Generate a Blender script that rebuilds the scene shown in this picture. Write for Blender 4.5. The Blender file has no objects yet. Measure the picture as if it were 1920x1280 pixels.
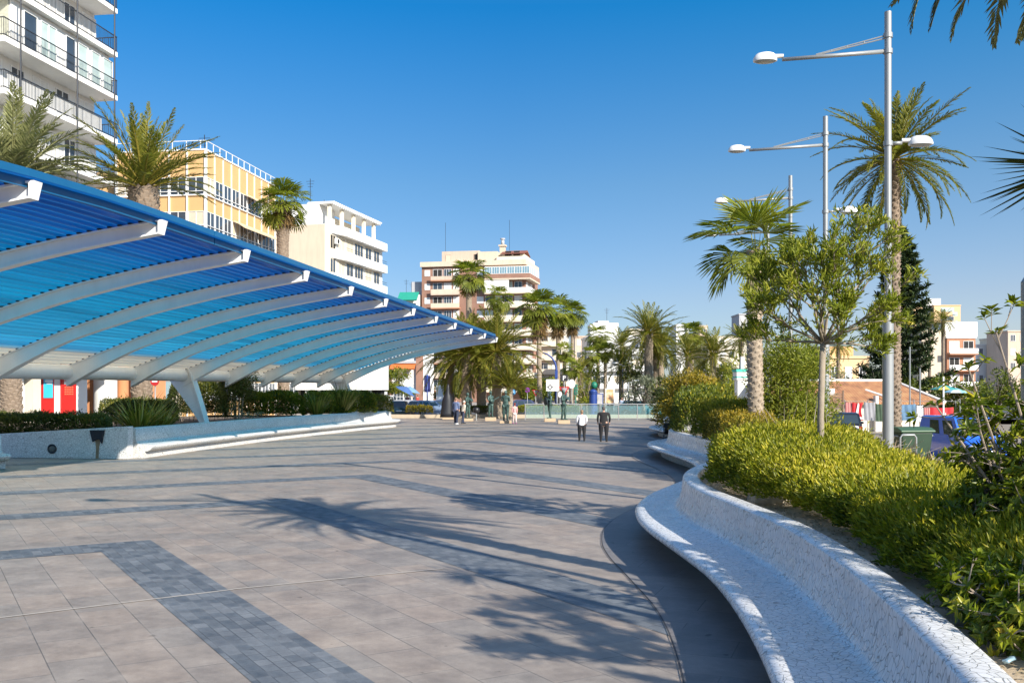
import bpy, bmesh, math, random
import numpy as np
from mathutils import Vector, Matrix, Euler
R = math.radians
S = bpy.context.scene
COL = S.collection
random.seed(7)
# ---------------------------------------------------------------- camera
EYE, FOC, CX, HY = 2.4, 1866.7, 960.0, 730.0
cam = bpy.data.cameras.new("camera"); camo = bpy.data.objects.new("camera", cam); COL.objects.link(camo)
camo.location = (0, 0, EYE); camo.rotation_euler = (R(90), 0, 0)
cam.sensor_width = 36; cam.lens = 35.0; cam.shift_y = 0.0469
cam.clip_start = 0.1; cam.clip_end = 3000
S.camera = camo
# ---------------------------------------------------------------- sky and sun
EL, AZ = R(28.7), R(141.0)          # sun elevation, compass azimuth of the sun (behind, right)
w = bpy.data.worlds.new("World"); S.world = w; w.use_nodes = True
nt = w.node_tree; bg = nt.nodes["Background"]
sky = nt.nodes.new("ShaderNodeTexSky"); sky.sky_type = 'NISHITA'; sky.sun_disc = False
sky.sun_elevation = EL; sky.sun_rotation = AZ
sky.air_density = 1.0; sky.dust_density = 0.6; sky.ozone_density = 3.5; sky.altitude = 0
tcw = nt.nodes.new("ShaderNodeTexCoord"); sxw = nt.nodes.new("ShaderNodeSeparateXYZ"); nt.links.new(tcw.outputs["Generated"], sxw.inputs[0])
rw = nt.nodes.new("ShaderNodeValToRGB"); nt.links.new(sxw.outputs[2], rw.inputs[0])      # clear Mediterranean blue, paler towards the horizon
while len(rw.color_ramp.elements) < 6: rw.color_ramp.elements.new(0.5)
for e, (q, c) in zip(rw.color_ramp.elements, ((0.0, (0.58, 0.68, 0.86)), (0.09, (0.55, 0.62, 0.76)), (0.2, (0.40, 0.62, 0.76)), (0.36, (0.06, 0.60, 0.92)), (0.5, (0.75, 1.0, 1.15)), (1.0, (1.7, 1.65, 1.6)))): e.position = q; e.color = (*c, 1)
mw = nt.nodes.new("ShaderNodeMix"); mw.data_type = 'RGBA'; mw.blend_type = 'MULTIPLY'; mw.inputs[0].default_value = 1
nt.links.new(sky.outputs[0], mw.inputs[6]); nt.links.new(rw.outputs[0], mw.inputs[7])
rx = nt.nodes.new("ShaderNodeValToRGB"); ax = nt.nodes.new("ShaderNodeMath"); ax.operation = 'MULTIPLY_ADD'; ax.inputs[1].default_value = 0.5; ax.inputs[2].default_value = 0.5
nt.links.new(sxw.outputs[0], ax.inputs[0]); nt.links.new(ax.outputs[0], rx.inputs[0])      # the air is a little paler towards the sea on the right
rx.color_ramp.elements[0].position = 0.5; rx.color_ramp.elements[0].color = (1, 1, 1, 1); rx.color_ramp.elements[1].position = 0.74; rx.color_ramp.elements[1].color = (1.5, 1.24, 1.12, 1)
mx2 = nt.nodes.new("ShaderNodeMix"); mx2.data_type = 'RGBA'; mx2.blend_type = 'MULTIPLY'; mx2.inputs[0].default_value = 1
nt.links.new(mw.outputs[2], mx2.inputs[6]); nt.links.new(rx.outputs[0], mx2.inputs[7])
nt.links.new(mx2.outputs[2], bg.inputs[0]); bg.inputs[1].default_value = 0.10
sl = bpy.data.lights.new("sun", 'SUN'); so = bpy.data.objects.new("sun", sl); COL.objects.link(so)
sl.energy = 4.9; sl.angle = R(0.5); sl.color = (1.0, 0.93, 0.82)
sdir = Vector((-math.sin(AZ)*math.cos(EL), -math.cos(AZ)*math.cos(EL), -math.sin(EL)))
so.rotation_euler = sdir.to_track_quat('-Z', 'Y').to_euler()
so.location = (30, -40, 40)
S.view_settings.view_transform = 'Standard'; S.view_settings.look = 'None'
S.view_settings.exposure = 0.72; S.view_settings.gamma = 1.0
cy = S.cycles
cy.use_denoising = True
cy.max_bounces = 6; cy.diffuse_bounces = 3; cy.glossy_bounces = 3; cy.transmission_bounces = 6
cy.transparent_max_bounces = 8; cy.caustics_reflective = False; cy.caustics_refractive = False
cy.sample_clamp_indirect = 6

# ---------------------------------------------------------------- placing helpers
def P(px, py, Y):                     # point seen at a photo position at depth Y
    return Vector(((px-CX)*Y/FOC, Y, EYE-(py-HY)*Y/FOC))
def G(px, py, z=0.0):                 # point seen at a photo position on the level z
    Y = (EYE-z)*FOC/(py-HY)
    return Vector(((px-CX)*Y/FOC, Y, z))
def PX(px, Y): return (px-CX)*Y/FOC
def PZ(py, Y): return EYE-(py-HY)*Y/FOC

# ---------------------------------------------------------------- object helpers
def link(name, data, parent=None, loc=None, rz=None):
    o = bpy.data.objects.new(name, data); COL.objects.link(o)
    if parent is not None: o.parent = parent
    if loc is not None: o.location = loc
    if rz is not None: o.rotation_euler = (0, 0, rz)
    return o
def tag(o, label, cat, group=None):
    o["label"] = label; o["category"] = cat
    if group: o["group"] = group
    return o
def thing(name, label, cat, loc=(0, 0, 0), rz=0.0, group=None):
    o = link(name, None, None, loc, rz); o.empty_display_size = 0.2
    return tag(o, label, cat, group)
def dup(root, loc, rz=0.0, label=None, sc=None):
    def cp(o, par):
        c = o.copy(); COL.objects.link(c)
        if par is not None: c.parent = par
        for ch in o.children: cp(ch, c)
        return c
    r = cp(root, None); r.location = loc; r.rotation_euler = (0, 0, rz)
    if sc is not None: r.scale = (sc, sc, sc) if not hasattr(sc, '__len__') else sc
    if label: r["label"] = label
    return r
def structure(o): o["kind"] = "structure"; return o

class MB:
    """collects shapes and links them as ONE mesh object"""
    def __init__(self): self.v = []; self.f = []; self.m = []; self.s = []; self.M = Matrix.Identity(4); self.cm = 0; self.cs = False
    def add(self, vs, fs):
        b = len(self.v)
        self.v += [tuple(self.M @ Vector(p)) for p in vs]
        for f in fs: self.f.append(tuple(b+i for i in f)); self.m.append(self.cm); self.s.append(self.cs)
        return self
    def box(self, x0, x1, y0, y1, z0, z1):
        return self.add([(x0,y0,z0),(x1,y0,z0),(x1,y1,z0),(x0,y1,z0),(x0,y0,z1),(x1,y0,z1),(x1,y1,z1),(x0,y1,z1)],
                 [(0,3,2,1),(4,5,6,7),(0,1,5,4),(1,2,6,5),(2,3,7,6),(3,0,4,7)])
    def cbox(self, c, s): return self.box(c[0]-s[0]/2,c[0]+s[0]/2,c[1]-s[1]/2,c[1]+s[1]/2,c[2]-s[2]/2,c[2]+s[2]/2)
    def loft(self, rings, closed=True, caps=True):
        n = len(rings[0]); vs = [p for r in rings for p in r]; fs = []
        for i in range(len(rings)-1):
            for j in range(n if closed else n-1):
                k = (j+1) % n
                fs.append((i*n+j, i*n+k, (i+1)*n+k, (i+1)*n+j))
        if caps and closed:
            fs.append(tuple(reversed(range(n)))); fs.append(tuple((len(rings)-1)*n+j for j in range(n)))
        return self.add(vs, fs)
    def tube(self, pts, rad, n=8, caps=True):
        pts = [Vector(p) for p in pts]
        if not hasattr(rad, '__len__'): rad = [rad]*len(pts)
        rings = []; ref = None
        for i, p in enumerate(pts):
            t = (pts[min(i+1, len(pts)-1)]-pts[max(i-1, 0)]).normalized()
            if ref is None: ref = Vector((0, 0, 1)) if abs(t.z) < 0.9 else Vector((1, 0, 0))
            a = t.cross(ref).normalized(); b = a.cross(t).normalized(); ref = b
            rings.append([p+(a*math.cos(2*math.pi*k/n)+b*math.sin(2*math.pi*k/n))*rad[i] for k in range(n)])
        return self.loft(rings, True, caps)
    def lathe(self, prof, n=16, c=(0, 0, 0), caps=True):
        return self.loft([[(c[0]+r*math.cos(2*math.pi*k/n), c[1]+r*math.sin(2*math.pi*k/n), c[2]+z) for k in range(n)] for r, z in prof], True, caps)
    def prism(self, poly, z0, z1):
        n = len(poly)
        return self.add([(p[0],p[1],z0) for p in poly]+[(p[0],p[1],z1) for p in poly],
            [tuple(reversed(range(n))), tuple(range(n, 2*n))]+[(i,(i+1)%n,n+(i+1)%n,n+i) for i in range(n)])
    def xprism(self, poly, x0, x1):          # poly in (y,z), extruded along x
        n = len(poly)
        return self.add([(x0,p[0],p[1]) for p in poly]+[(x1,p[0],p[1]) for p in poly],
            [tuple(reversed(range(n))), tuple(range(n, 2*n))]+[(i,(i+1)%n,n+(i+1)%n,n+i) for i in range(n)])
    def mesh(self, name, mats):
        me = bpy.data.meshes.new(name); me.from_pydata(self.v, [], self.f)
        for m in (mats if isinstance(mats, (list, tuple)) else [mats]): me.materials.append(m)
        me.polygons.foreach_set("material_index", self.m); me.polygons.foreach_set("use_smooth", self.s)
        me.update()
        bm = bmesh.new(); bm.from_mesh(me); bmesh.ops.recalc_face_normals(bm, faces=bm.faces); bm.to_mesh(me); bm.free()
        return me
    def build(self, name, mats, parent=None, bevel=0, loc=None, rz=None):
        o = link(name, self.mesh(name, mats), parent, loc, rz)
        if bevel:
            b = o.modifiers.new("bevel", 'BEVEL'); b.width = bevel; b.segments = 2; b.limit_method = 'ANGLE'
        return o

# ---------------------------------------------------------------- materials
MATS = {}
def nodes_of(name):
    m = bpy.data.materials.new(name); m.use_nodes = True; t = m.node_tree
    return m, t, t.nodes["Principled BSDF"]
def mth(t, op, a, b=None, c=None):
    n = t.nodes.new("ShaderNodeMath"); n.operation = op
    for i, x in enumerate((a, b, c)):
        if x is None: continue
        if isinstance(x, (int, float)): n.inputs[i].default_value = x
        else: t.links.new(x, n.inputs[i])
    return n.outputs[0]
def mixc(t, fac, a, b, blend='MIX'):
    n = t.nodes.new("ShaderNodeMix"); n.data_type = 'RGBA'; n.blend_type = blend
    for s, x in ((n.inputs[0], fac), (n.inputs[6], a), (n.inputs[7], b)):
        if isinstance(x, (int, float)): s.default_value = x
        elif isinstance(x, tuple): s.default_value = (*x, 1) if len(x) == 3 else x
        else: t.links.new(x, s)
    return n.outputs[2]
def noise(t, scale, detail=4, rough=0.6, vec=None):
    n = t.nodes.new("ShaderNodeTexNoise"); n.inputs["Scale"].default_value = scale
    n.inputs["Detail"].default_value = detail; n.inputs["Roughness"].default_value = rough
    if vec is None:
        tc = t.nodes.new("ShaderNodeTexCoord"); vec = tc.outputs["Object"]
    t.links.new(vec, n.inputs["Vector"]); return n.outputs["Fac"]
def ramp(t, fac, stops, interp='LINEAR'):
    n = t.nodes.new("ShaderNodeValToRGB"); cr = n.color_ramp; cr.interpolation = interp
    while len(cr.elements) < len(stops): cr.elements.new(0.5)
    for e, (p, c) in zip(cr.elements, stops): e.position = p; e.color = (*c, 1)
    t.links.new(fac, n.inputs[0]); return n.outputs[0]
def bump(t, bs, h, strength=0.3, dist=0.01):
    n = t.nodes.new("ShaderNodeBump"); n.inputs["Strength"].default_value = strength; n.inputs["Distance"].default_value = dist
    t.links.new(h, n.inputs["Height"]); t.links.new(n.outputs[0], bs.inputs["Normal"])
def mat(name, col, rough=0.6, var=0.12, scale=2.0, bmp=0.0, bscale=30, metal=0.0, spec=0.5, stain=0.0):
    if name in MATS: return MATS[name]
    m, t, bs = nodes_of(name); c = Vector(col)
    f = noise(t, scale)
    out = mixc(t, f, tuple(c*(1-var*1.6)), tuple(min(1, x) for x in c*(1+var*1.2)))
    if stain:
        tc = t.nodes.new("ShaderNodeTexCoord"); mp = t.nodes.new("ShaderNodeMapping"); mp.inputs["Scale"].default_value = (3, 3, 0.35)
        t.links.new(tc.outputs["Object"], mp.inputs[0])
        g = ramp(t, noise(t, 1.0, 6, 0.7, mp.outputs[0]), [(0.45, (0, 0, 0)), (0.75, (1, 1, 1))])
        out = mixc(t, mth(t, 'MULTIPLY', g, stain), out, tuple(c*0.45))
    t.links.new(out, bs.inputs["Base Color"])
    bs.inputs["Roughness"].default_value = rough; bs.inputs["Metallic"].default_value = metal
    bs.inputs["Specular IOR Level"].default_value = spec
    if bmp: bump(t, bs, noise(t, bscale, 5), bmp, 0.02)
    MATS[name] = m; return m
def leafmat(name, stops, trans=0.3, rough=0.45):
    if name in MATS: return MATS[name]
    m, t, bs = nodes_of(name)
    a = t.nodes.new("ShaderNodeAttribute"); a.attribute_name = "tint"
    c = ramp(t, a.outputs["Fac"], stops)
    t.links.new(c, bs.inputs["Base Color"]); bs.inputs["Roughness"].default_value = rough
    bs.inputs["Specular IOR Level"].default_value = 0.35
    tr = t.nodes.new("ShaderNodeBsdfTranslucent")
    t.links.new(mixc(t, 1.0, c, (1.0, 1.15, 0.5), 'MULTIPLY'), tr.inputs[0])
    mx = t.nodes.new("ShaderNodeMixShader"); mx.inputs[0].default_value = trans
    t.links.new(bs.outputs[0], mx.inputs[1]); t.links.new(tr.outputs[0], mx.inputs[2])
    t.links.new(mx.outputs[0], t.nodes["Material Output"].inputs[0])
    MATS[name] = m; return m
def glassmat(name, col=(0.05, 0.07, 0.09), rough=0.06):
    if name in MATS: return MATS[name]
    m, t, bs = nodes_of(name)
    t.links.new(mixc(t, noise(t, 0.8, 2), tuple(Vector(col)*0.6), tuple(Vector(col)*1.5)), bs.inputs["Base Color"])
    bs.inputs["Roughness"].default_value = rough; bs.inputs["Specular IOR Level"].default_value = 0.8
    MATS[name] = m; return m

# ---------------------------------------------------------------- leaves
RNG = np.random.default_rng(11)
def tri_mesh(name, V, T, tint, mats):
    me = bpy.data.meshes.new(name); n = len(T)
    me.vertices.add(len(V)); me.vertices.foreach_set("co", np.asarray(V, np.float32).ravel())
    me.loops.add(n*3); me.loops.foreach_set("vertex_index", np.asarray(T, np.int32).ravel())
    me.polygons.add(n); me.polygons.foreach_set("loop_start", np.arange(0, n*3, 3, dtype=np.int32))
    try: me.polygons.foreach_set("loop_total", np.full(n, 3, np.int32))
    except Exception: pass
    me.update(calc_edges=True)
    at = me.attributes.new("tint", 'FLOAT', 'FACE'); at.data.foreach_set("value", np.asarray(tint, np.float32))
    for m in (mats if isinstance(mats, (list, tuple)) else [mats]): me.materials.append(m)
    me.validate(); return me
def nrm(a): return a/np.maximum(np.linalg.norm(a, axis=1, keepdims=True), 1e-9)
def leaves(Pt, D, N, L, W, fold=0.25, bend=0.1):
    """leaf blades (two folded triangles each): base points, directions, up hints"""
    D = nrm(D); Sd = nrm(np.cross(D, N)); U = nrm(np.cross(Sd, D))
    L = np.broadcast_to(L, (len(Pt),))[:, None]; W = np.broadcast_to(W, (len(Pt),))[:, None]
    mid = Pt+D*L*0.45
    V = np.stack([Pt, mid+Sd*W*0.5+U*W*fold, Pt+D*L-U*L*bend, mid-Sd*W*0.5+U*W*fold], 1).reshape(-1, 3)
    b = np.arange(len(Pt))*4
    T = np.stack([np.stack([b, b+1, b+2], 1), np.stack([b, b+2, b+3], 1)], 1).reshape(-1, 3)
    return V, T
def rvec(n, g=RNG): return nrm(g.normal(size=(n, 3)))
class LB:
    """collects leaf blades into one foliage mesh"""
    def __init__(self): self.V = []; self.T = []; self.t = []; self.n = 0
    def add(self, V, T, tint):
        self.V.append(V); self.T.append(T+self.n); self.n += len(V)
        self.t.append(np.repeat(tint, len(T)//len(tint)) if len(tint) != len(T) else tint)
        return self
    def blades(self, Pt, D, N, L, W, tint, fold=0.25, bend=0.1):
        V, T = leaves(Pt, D, N, L, W, fold, bend); return self.add(V, T, tint)
    def mesh(self, name, mats): return tri_mesh(name, np.concatenate(self.V), np.concatenate(self.T), np.concatenate(self.t), mats)
    def build(self, name, mats, parent=None, loc=None): return link(name, self.mesh(name, mats), parent, loc)
# ================================================================ ground, plaza, roads
def sheet(name, poly, z, m):
    mb = MB(); mb.add([(p[0], p[1], z) for p in poly], [tuple(range(len(poly)))])
    o = mb.build(name, m); return structure(o)
M_ground = mat("ground_soil", (0.30, 0.24, 0.17), 0.9, 0.2, 0.3)
M_asph = mat("asphalt", (0.085, 0.085, 0.088), 0.85, 0.2, 0.6, 0.15, 60)
UX = (-0.515, 0.857)
def slab_mat(name, cols, bw, rh, mort, mortc, rot, off=0.5, var=0.5, rough=0.55):
    m, t, bs = nodes_of(name)
    tc = t.nodes.new("ShaderNodeTexCoord"); mp = t.nodes.new("ShaderNodeMapping"); mp.inputs["Rotation"].default_value = (0, 0, rot)
    t.links.new(tc.outputs["Object"], mp.inputs[0])
    def br(c1, c2, mc):
        b = t.nodes.new("ShaderNodeTexBrick"); b.offset = off; b.squash = 1.0
        b.inputs["Color1"].default_value = (*c1, 1); b.inputs["Color2"].default_value = (*c2, 1); b.inputs["Mortar"].default_value = (*mc, 1)
        b.inputs["Scale"].default_value = 1; b.inputs["Mortar Size"].default_value = mort; b.inputs["Mortar Smooth"].default_value = 0.3
        b.inputs["Bias"].default_value = 0.0; b.inputs["Brick Width"].default_value = bw; b.inputs["Row Height"].default_value = rh
        t.links.new(mp.outputs[0], b.inputs[0]); return b
    b = br(cols[0], cols[1], mortc)
    n1 = noise(t, 0.45, 6, 0.65, mp.outputs[0]); n2 = noise(t, 9.0, 6, 0.7, mp.outputs[0]); n3 = noise(t, 140.0, 3, 0.7, mp.outputs[0])
    n4 = noise(t, 2.2, 5, 0.65, mp.outputs[0])
    b2 = br((0, 0, 0), (0, 0, 0), (1, 1, 1)); b2.inputs["Mortar Size"].default_value = mort*14; b2.inputs["Mortar Smooth"].default_value = 1.0
    brk = ramp(t, noise(t, 1.3, 3, 0.6), [(0.38, (0.15, 0.15, 0.15)), (0.55, (1, 1, 1))])
    base = mixc(t, mth(t, 'MULTIPLY', b.outputs["Fac"], brk), br(cols[0], cols[1], cols[1]).outputs[0], mortc)
    base = mixc(t, mth(t, 'MULTIPLY', b2.outputs["Fac"], 0.30*var), base, tuple(Vector(cols[1])*1.25))
    c = mixc(t, 0.75*var, base, ramp(t, n1, [(0.3, (0.68, 0.68, 0.69)), (0.7, (1.26, 1.24, 1.2))]), 'MULTIPLY')
    c = mixc(t, 0.9*var, c, ramp(t, n4, [(0.35, (0.66, 0.63, 0.62)), (0.65, (1.24, 1.22, 1.20))]), 'MULTIPLY')
    c = mixc(t, 0.7*var, c, ramp(t, n2, [(0.3, (0.75, 0.75, 0.75)), (0.7, (1.2, 1.2, 1.2))]), 'MULTIPLY')
    c = mixc(t, 0.8*var, c, ramp(t, n3, [(0.3, (0.55, 0.55, 0.55)), (0.7, (1.35, 1.35, 1.35))]), 'MULTIPLY')
    spots = ramp(t, noise(t, 5.5, 2, 0.5), [(0.72, (1, 1, 1)), (0.75, (0.45, 0.43, 0.42))])
    blot = ramp(t, noise(t, 0.8, 8, 0.75), [(0.52, (1, 1, 1)), (0.66, (0.72, 0.69, 0.66))])
    c = mixc(t, 0.6*var, c, blot, "MULTIPLY")
    c = mixc(t, 0.8, c, spots, 'MULTIPLY')
    t.links.new(c, bs.inputs["Base Color"])
    t.links.new(mth(t, 'MULTIPLY_ADD', n4, 0.25, rough-0.12), bs.inputs["Roughness"]); bs.inputs["Specular IOR Level"].default_value = 0.25
    h = mth(t, 'MULTIPLY_ADD', n3, 0.25, mth(t, 'MULTIPLY', b.outputs["Fac"], -1.0))
    bump(t, bs, h, 0.35, 0.006)
    return m
ROT = R(-121)
M_slab = slab_mat("plaza_slabs", ((0.352, 0.292, 0.24), (0.285, 0.256, 0.225)), 0.8, 0.5, 0.006, (0.11, 0.10, 0.09), ROT, 0.5, 0.62)
M_cobble = slab_mat("dark_cobbles", ((0.09, 0.107, 0.125), (0.195, 0.21, 0.222)), 0.20, 0.135, 0.006, (0.045, 0.052, 0.06), ROT, 0.37, 0.6)
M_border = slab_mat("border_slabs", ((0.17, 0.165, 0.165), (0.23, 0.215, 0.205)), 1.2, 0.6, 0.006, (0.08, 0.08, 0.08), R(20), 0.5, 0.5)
M_joint = mat("pale_joint", (0.52, 0.46, 0.39), 0.8, 0.2, 3)

sheet("ground", [(-1500, -60), (1500, -60), (1500, 2500), (-1500, 2500)], -0.62, M_ground)
sheet("road", [(-400, 84.6), (400, 84.6), (400, 150), (-400, 150)], -0.13, M_asph)
sheet("side_street", [(-40, 10), (-22, 10), (2, 84.6), (-16, 84.6)], -0.135, M_asph)
sheet("parking_ground", [(8.5, -10), (90, -10), (90, 84.6), (16, 84.6)], -0.55, mat("parking_dirt", (0.28, 0.24, 0.19), 0.9, 0.25, 0.5, 0.2, 20))
sheet("pavement", [(-60, 150), (400, 150), (400, 260), (-400, 260)], -0.02, mat("far_pavement", (0.34, 0.30, 0.26), 0.8, 0.2, 0.5))
sheet("street_pavement", [(-70, -10), (-31, -10), (-14.5, 100), (-50, 100)], -0.02, mat("far_pavement", (0.34, 0.30, 0.26), 0.8, 0.2, 0.5))

def catmull(pts, n=12):
    pts = [Vector((*p, 0)) if len(p) == 2 else Vector(p) for p in pts]
    q = [pts[0]*2-pts[1]]+pts+[pts[-1]*2-pts[-2]]; out = []
    for i in range(1, len(q)-2):
        a, b, c, d = q[i-1], q[i], q[i+1], q[i+2]
        for k in range(n):
            t = k/n
            out.append(0.5*((2*b)+(c-a)*t+(2*a-5*b+4*c-d)*t*t+(3*b-a-3*c+d)*t*t*t))
    out.append(pts[-1]); return out
# line of the right-hand mosaic wall (front face), metres
WALL = catmull([(0.9, -2), (1.72, 2.5), (2.26, 5.0), (2.60, 7.0), (2.82, 9.0), (2.9, 10.8), (2.82, 12.6), (2.72, 14.3), (2.74, 15.6), (2.92, 17.0),
    (3.35, 18.6), (4.05, 20.4), (4.8, 22.3), (5.35, 24.4), (5.68, 27), (5.7, 30), (5.58, 33), (5.62, 35.5), (6.0, 37.6), (6.9, 39.8), (7.7, 42), (8.05, 45),
    (7.95, 48.5), (7.85, 51), (8.2, 53.5), (9.2, 56), (10.3, 59), (10.6, 64)], 8)
def offset(path, d, sgn=1):
    out = []
    for i, p in enumerate(path):
        t = (path[min(i+1, len(path)-1)]-path[max(i-1, 0)]); t.z = 0; t.normalize()
        out.append(Vector((p.x-t.y*d*sgn, p.y+t.x*d*sgn, p.z)))
    return out
plz = [(p.x+0.15, p.y) for p in WALL] + [(10.9, 84.6), (-40, 84.6), (-40, -10), (2.2, -10)]
sheet("plaza_floor", plz, 0.0, M_slab)
# the far kerb of the plaza
kb = MB(); kb.box(-16, 12.5, 83.6, 84.4, 0.004, 0.30)
tagk = kb.build("kerb", mat("kerb_stone", (0.46, 0.38, 0.28), 0.85, 0.15, 3)); structure(tagk)
# nested L-shaped bands of dark cobbles
U = Vector((0.857, 0.515, 0)); V_ = Vector((-0.515, 0.857, 0))
for k in range(-1, 11):
    c = Vector((-5.78, 15.9, 0))+(U*3.94+V_*4.8)*k
    wd = 0.86; L = 60.0
    def uv(u, v): q = c+U*u+V_*v; return (q.x, q.y)
    if k == -1: L2 = 12.0
    else: L2 = 30.0
    la = 26.0 if k < 5 else 20
    def clip(poly):            # keep inside the plaza: left limit and behind the bench
        return poly
    lb = min(30.0, (c.y+4)/0.857)
    # keep the leg that runs towards the camera off the bench wall
    while lb > 1:
        q = c - V_*lb
        xs = min(WALL, key=lambda p: abs(p.y-q.y)).x
        if q.x < xs-0.2: break
        lb -= 0.5
    sheet("cobble_band", [uv(-la, -wd), uv(-wd, -wd), uv(-wd, -lb), uv(0, -lb), uv(0, 0), uv(-la, 0)], 0.004, M_cobble)
# pale expansion joints across the slabs
for a, b in (((-2, 1158.5), (437, 1105)), ((437, 1104.5), (830, 1066))):
    p, q = G(*a), G(*b); d = (q-p).normalized(); n = Vector((-d.y, d.x, 0))*0.017
    sheet("expansion_joint", [(p-n)[:2], (q-n)[:2], (q+n)[:2], (p+n)[:2]], 0.008, M_joint)
# border slabs along the foot of the bench, shadow there painted as darker stone
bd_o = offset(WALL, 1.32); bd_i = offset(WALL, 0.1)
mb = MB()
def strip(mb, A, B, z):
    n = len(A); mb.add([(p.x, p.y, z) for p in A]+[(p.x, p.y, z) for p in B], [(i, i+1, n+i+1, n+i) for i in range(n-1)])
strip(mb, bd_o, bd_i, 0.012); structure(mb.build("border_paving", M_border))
mb = MB(); strip(mb, offset(WALL, 1.336), offset(WALL, 1.325), 0.016); structure(mb.build("border_joint", mat("dark_joint", (0.05, 0.05, 0.055), 0.7)))

# ================================================================ mosaic benches
def mosaic_mat(name, tile, grout, sc=(16, 16, 10), rough=0.22):
    m, t, bs = nodes_of(name)
    tc = t.nodes.new("ShaderNodeTexCoord"); mp = t.nodes.new("ShaderNodeMapping"); mp.inputs["Scale"].default_value = sc
    t.links.new(tc.outputs["Object"], mp.inputs[0])
    wn = t.nodes.new("ShaderNodeTexNoise"); wn.inputs["Scale"].default_value = 6; t.links.new(tc.outputs["Object"], wn.inputs[0])
    vm = t.nodes.new("ShaderNodeVectorMath"); vm.operation = 'MULTIPLY_ADD'; vm.inputs[1].default_value = (0.7, 0.7, 0.7)
    t.links.new(wn.outputs["Color"], vm.inputs[0]); t.links.new(mp.outputs[0], vm.inputs[2])
    def vor(feat):
        v = t.nodes.new("ShaderNodeTexVoronoi"); v.feature = feat; v.inputs["Scale"].default_value = 1; t.links.new(vm.outputs[0], v.inputs["Vector"]); return v
    e = vor('DISTANCE_TO_EDGE').outputs["Distance"]; cell = vor('F1').outputs["Color"]
    g = ramp(t, e, [(0.020, (0, 0, 0)), (0.048, (1, 1, 1))])
    sep = t.nodes.new("ShaderNodeSeparateColor"); t.links.new(cell, sep.inputs[0])
    tv = mixc(t, sep.outputs[0], tuple(Vector(tile)*0.90), tile)
    tv = mixc(t, 0.35, tv, ramp(t, noise(t, 1.1, 6, 0.7), [(0.35, (0.72, 0.70, 0.66)), (0.6, (1, 1, 1))]), 'MULTIPLY')
    t.links.new(mixc(t, g, grout, tv), bs.inputs["Base Color"])
    t.links.new(mth(t, 'MULTIPLY_ADD', sep.outputs[1], 0.15, rough), bs.inputs["Roughness"])
    bs.inputs["Specular IOR Level"].default_value = 0.5
    bump(t, bs, mth(t, 'ADD', g, mth(t, 'MULTIPLY', sep.outputs[2], 0.5)), 0.35, 0.006)
    return m
M_mos = mosaic_mat("white_tile_mosaic", (0.80, 0.80, 0.80), (0.26, 0.255, 0.25))
M_mosf = mosaic_mat("white_rubble_mosaic", (0.72, 0.71, 0.69), (0.30, 0.29, 0.28), (11, 11, 11), 0.35)
def sweep(mb, path, prof, sgn=1, zsc=None):
    rings = []
    for i, p in enumerate(path):
        t = (path[min(i+1, len(path)-1)]-path[max(i-1, 0)]); t.z = 0; t.normalize()
        k = zsc(i/(len(path)-1)) if zsc else 1
        rings.append([(p.x-t.y*n*sgn, p.y+t.x*n*sgn, z*(k if z > 0.5 else 1)) for n, z in prof])
    mb.cs = True; mb.loft(rings, True, True); mb.cs = False
BACK = [(-0.27, 0.0), (-0.27, 0.92), (-0.255, 0.945), (-0.23, 0.952), (-0.08, 0.958), (-0.065, 0.957), (-0.005, 0.932), (0.0, 0.92), (0.012, 0.78), (0.03, 0.64), (0.045, 0.56), (0.045, 0.0)]
SEAT = [(0.02, 0.70), (0.046, 0.62), (0.066, 0.54), (0.10, 0.485), (0.16, 0.458), (0.3, 0.438), (0.5, 0.432), (0.62, 0.444), (0.70, 0.448), (0.755, 0.435), (0.785, 0.40), (0.78, 0.365), (0.745, 0.335), (0.66, 0.315), (0.45, 0.285), (0.30, 0.22), (0.048, 0.18)]
PLINTH = [(0.047, 0.014), (0.047, 0.178), (0.24, 0.215), (0.30, 0.20), (0.27, 0.014)]
def split_sharp(o, ang=40):
    b = o.modifiers.new("edges", 'EDGE_SPLIT'); b.split_angle = R(ang)
t = thing("mosaic_bench", "long wavy white broken-tile bench with high back along the hedge planter", "bench", (2.7, 12, 0))
inv = Matrix.Translation((-2.7, -12, 0))
for nm, pr, m in (("backrest", BACK, M_mos), ("seat", SEAT, M_mos), ("plinth", PLINTH, M_mosf)):
    mb = MB(); mb.M = inv; sweep(mb, WALL, pr, 1); o = mb.build(nm, m, t); split_sharp(o, 55)
# left bench
LW = catmull([(-13.2, 34.9), (-13.0, 37.0), (-12.6, 40), (-12.1, 43.9), (-11.45, 48), (-10.55, 52.7), (-9.4, 58), (-8.05, 63.0), (-7.85, 64.6), (-8.3, 65.8)], 7)
LBACK = [(-0.30, 0), (-0.30, 0.98), (-0.27, 1.0), (-0.02, 1.0), (0.0, 0.98), (0.02, 0.62), (0.03, 0.5), (0.03, 0)]
LSEAT = [(0.034, 0.56), (0.08, 0.50), (0.18, 0.475), (0.45, 0.465), (0.55, 0.462), (0.60, 0.445), (0.615, 0.41), (0.60, 0.36), (0.54, 0.285), (0.46, 0.245), (0.30, 0.235), (0.034, 0.235)]
LPL = [(0.033, 0.003), (0.033, 0.232), (0.34, 0.232), (0.34, 0.003)]
t = thing("mosaic_bench", "pale curved bench running below the blue canopy along the left planter", "bench", (-12, 42, 0))
inv = Matrix.Translation((12, -42, 0))
for nm, pr, m in (("backrest", LBACK, M_mosf), ("seat", LSEAT, M_mosf), ("plinth", LPL, M_mosf)):
    mb = MB(); mb.M = inv; sweep(mb, LW, pr, -1, lambda u: 1.06-0.03*u); o = mb.build(nm, m, t); split_sharp(o, 50)
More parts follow.
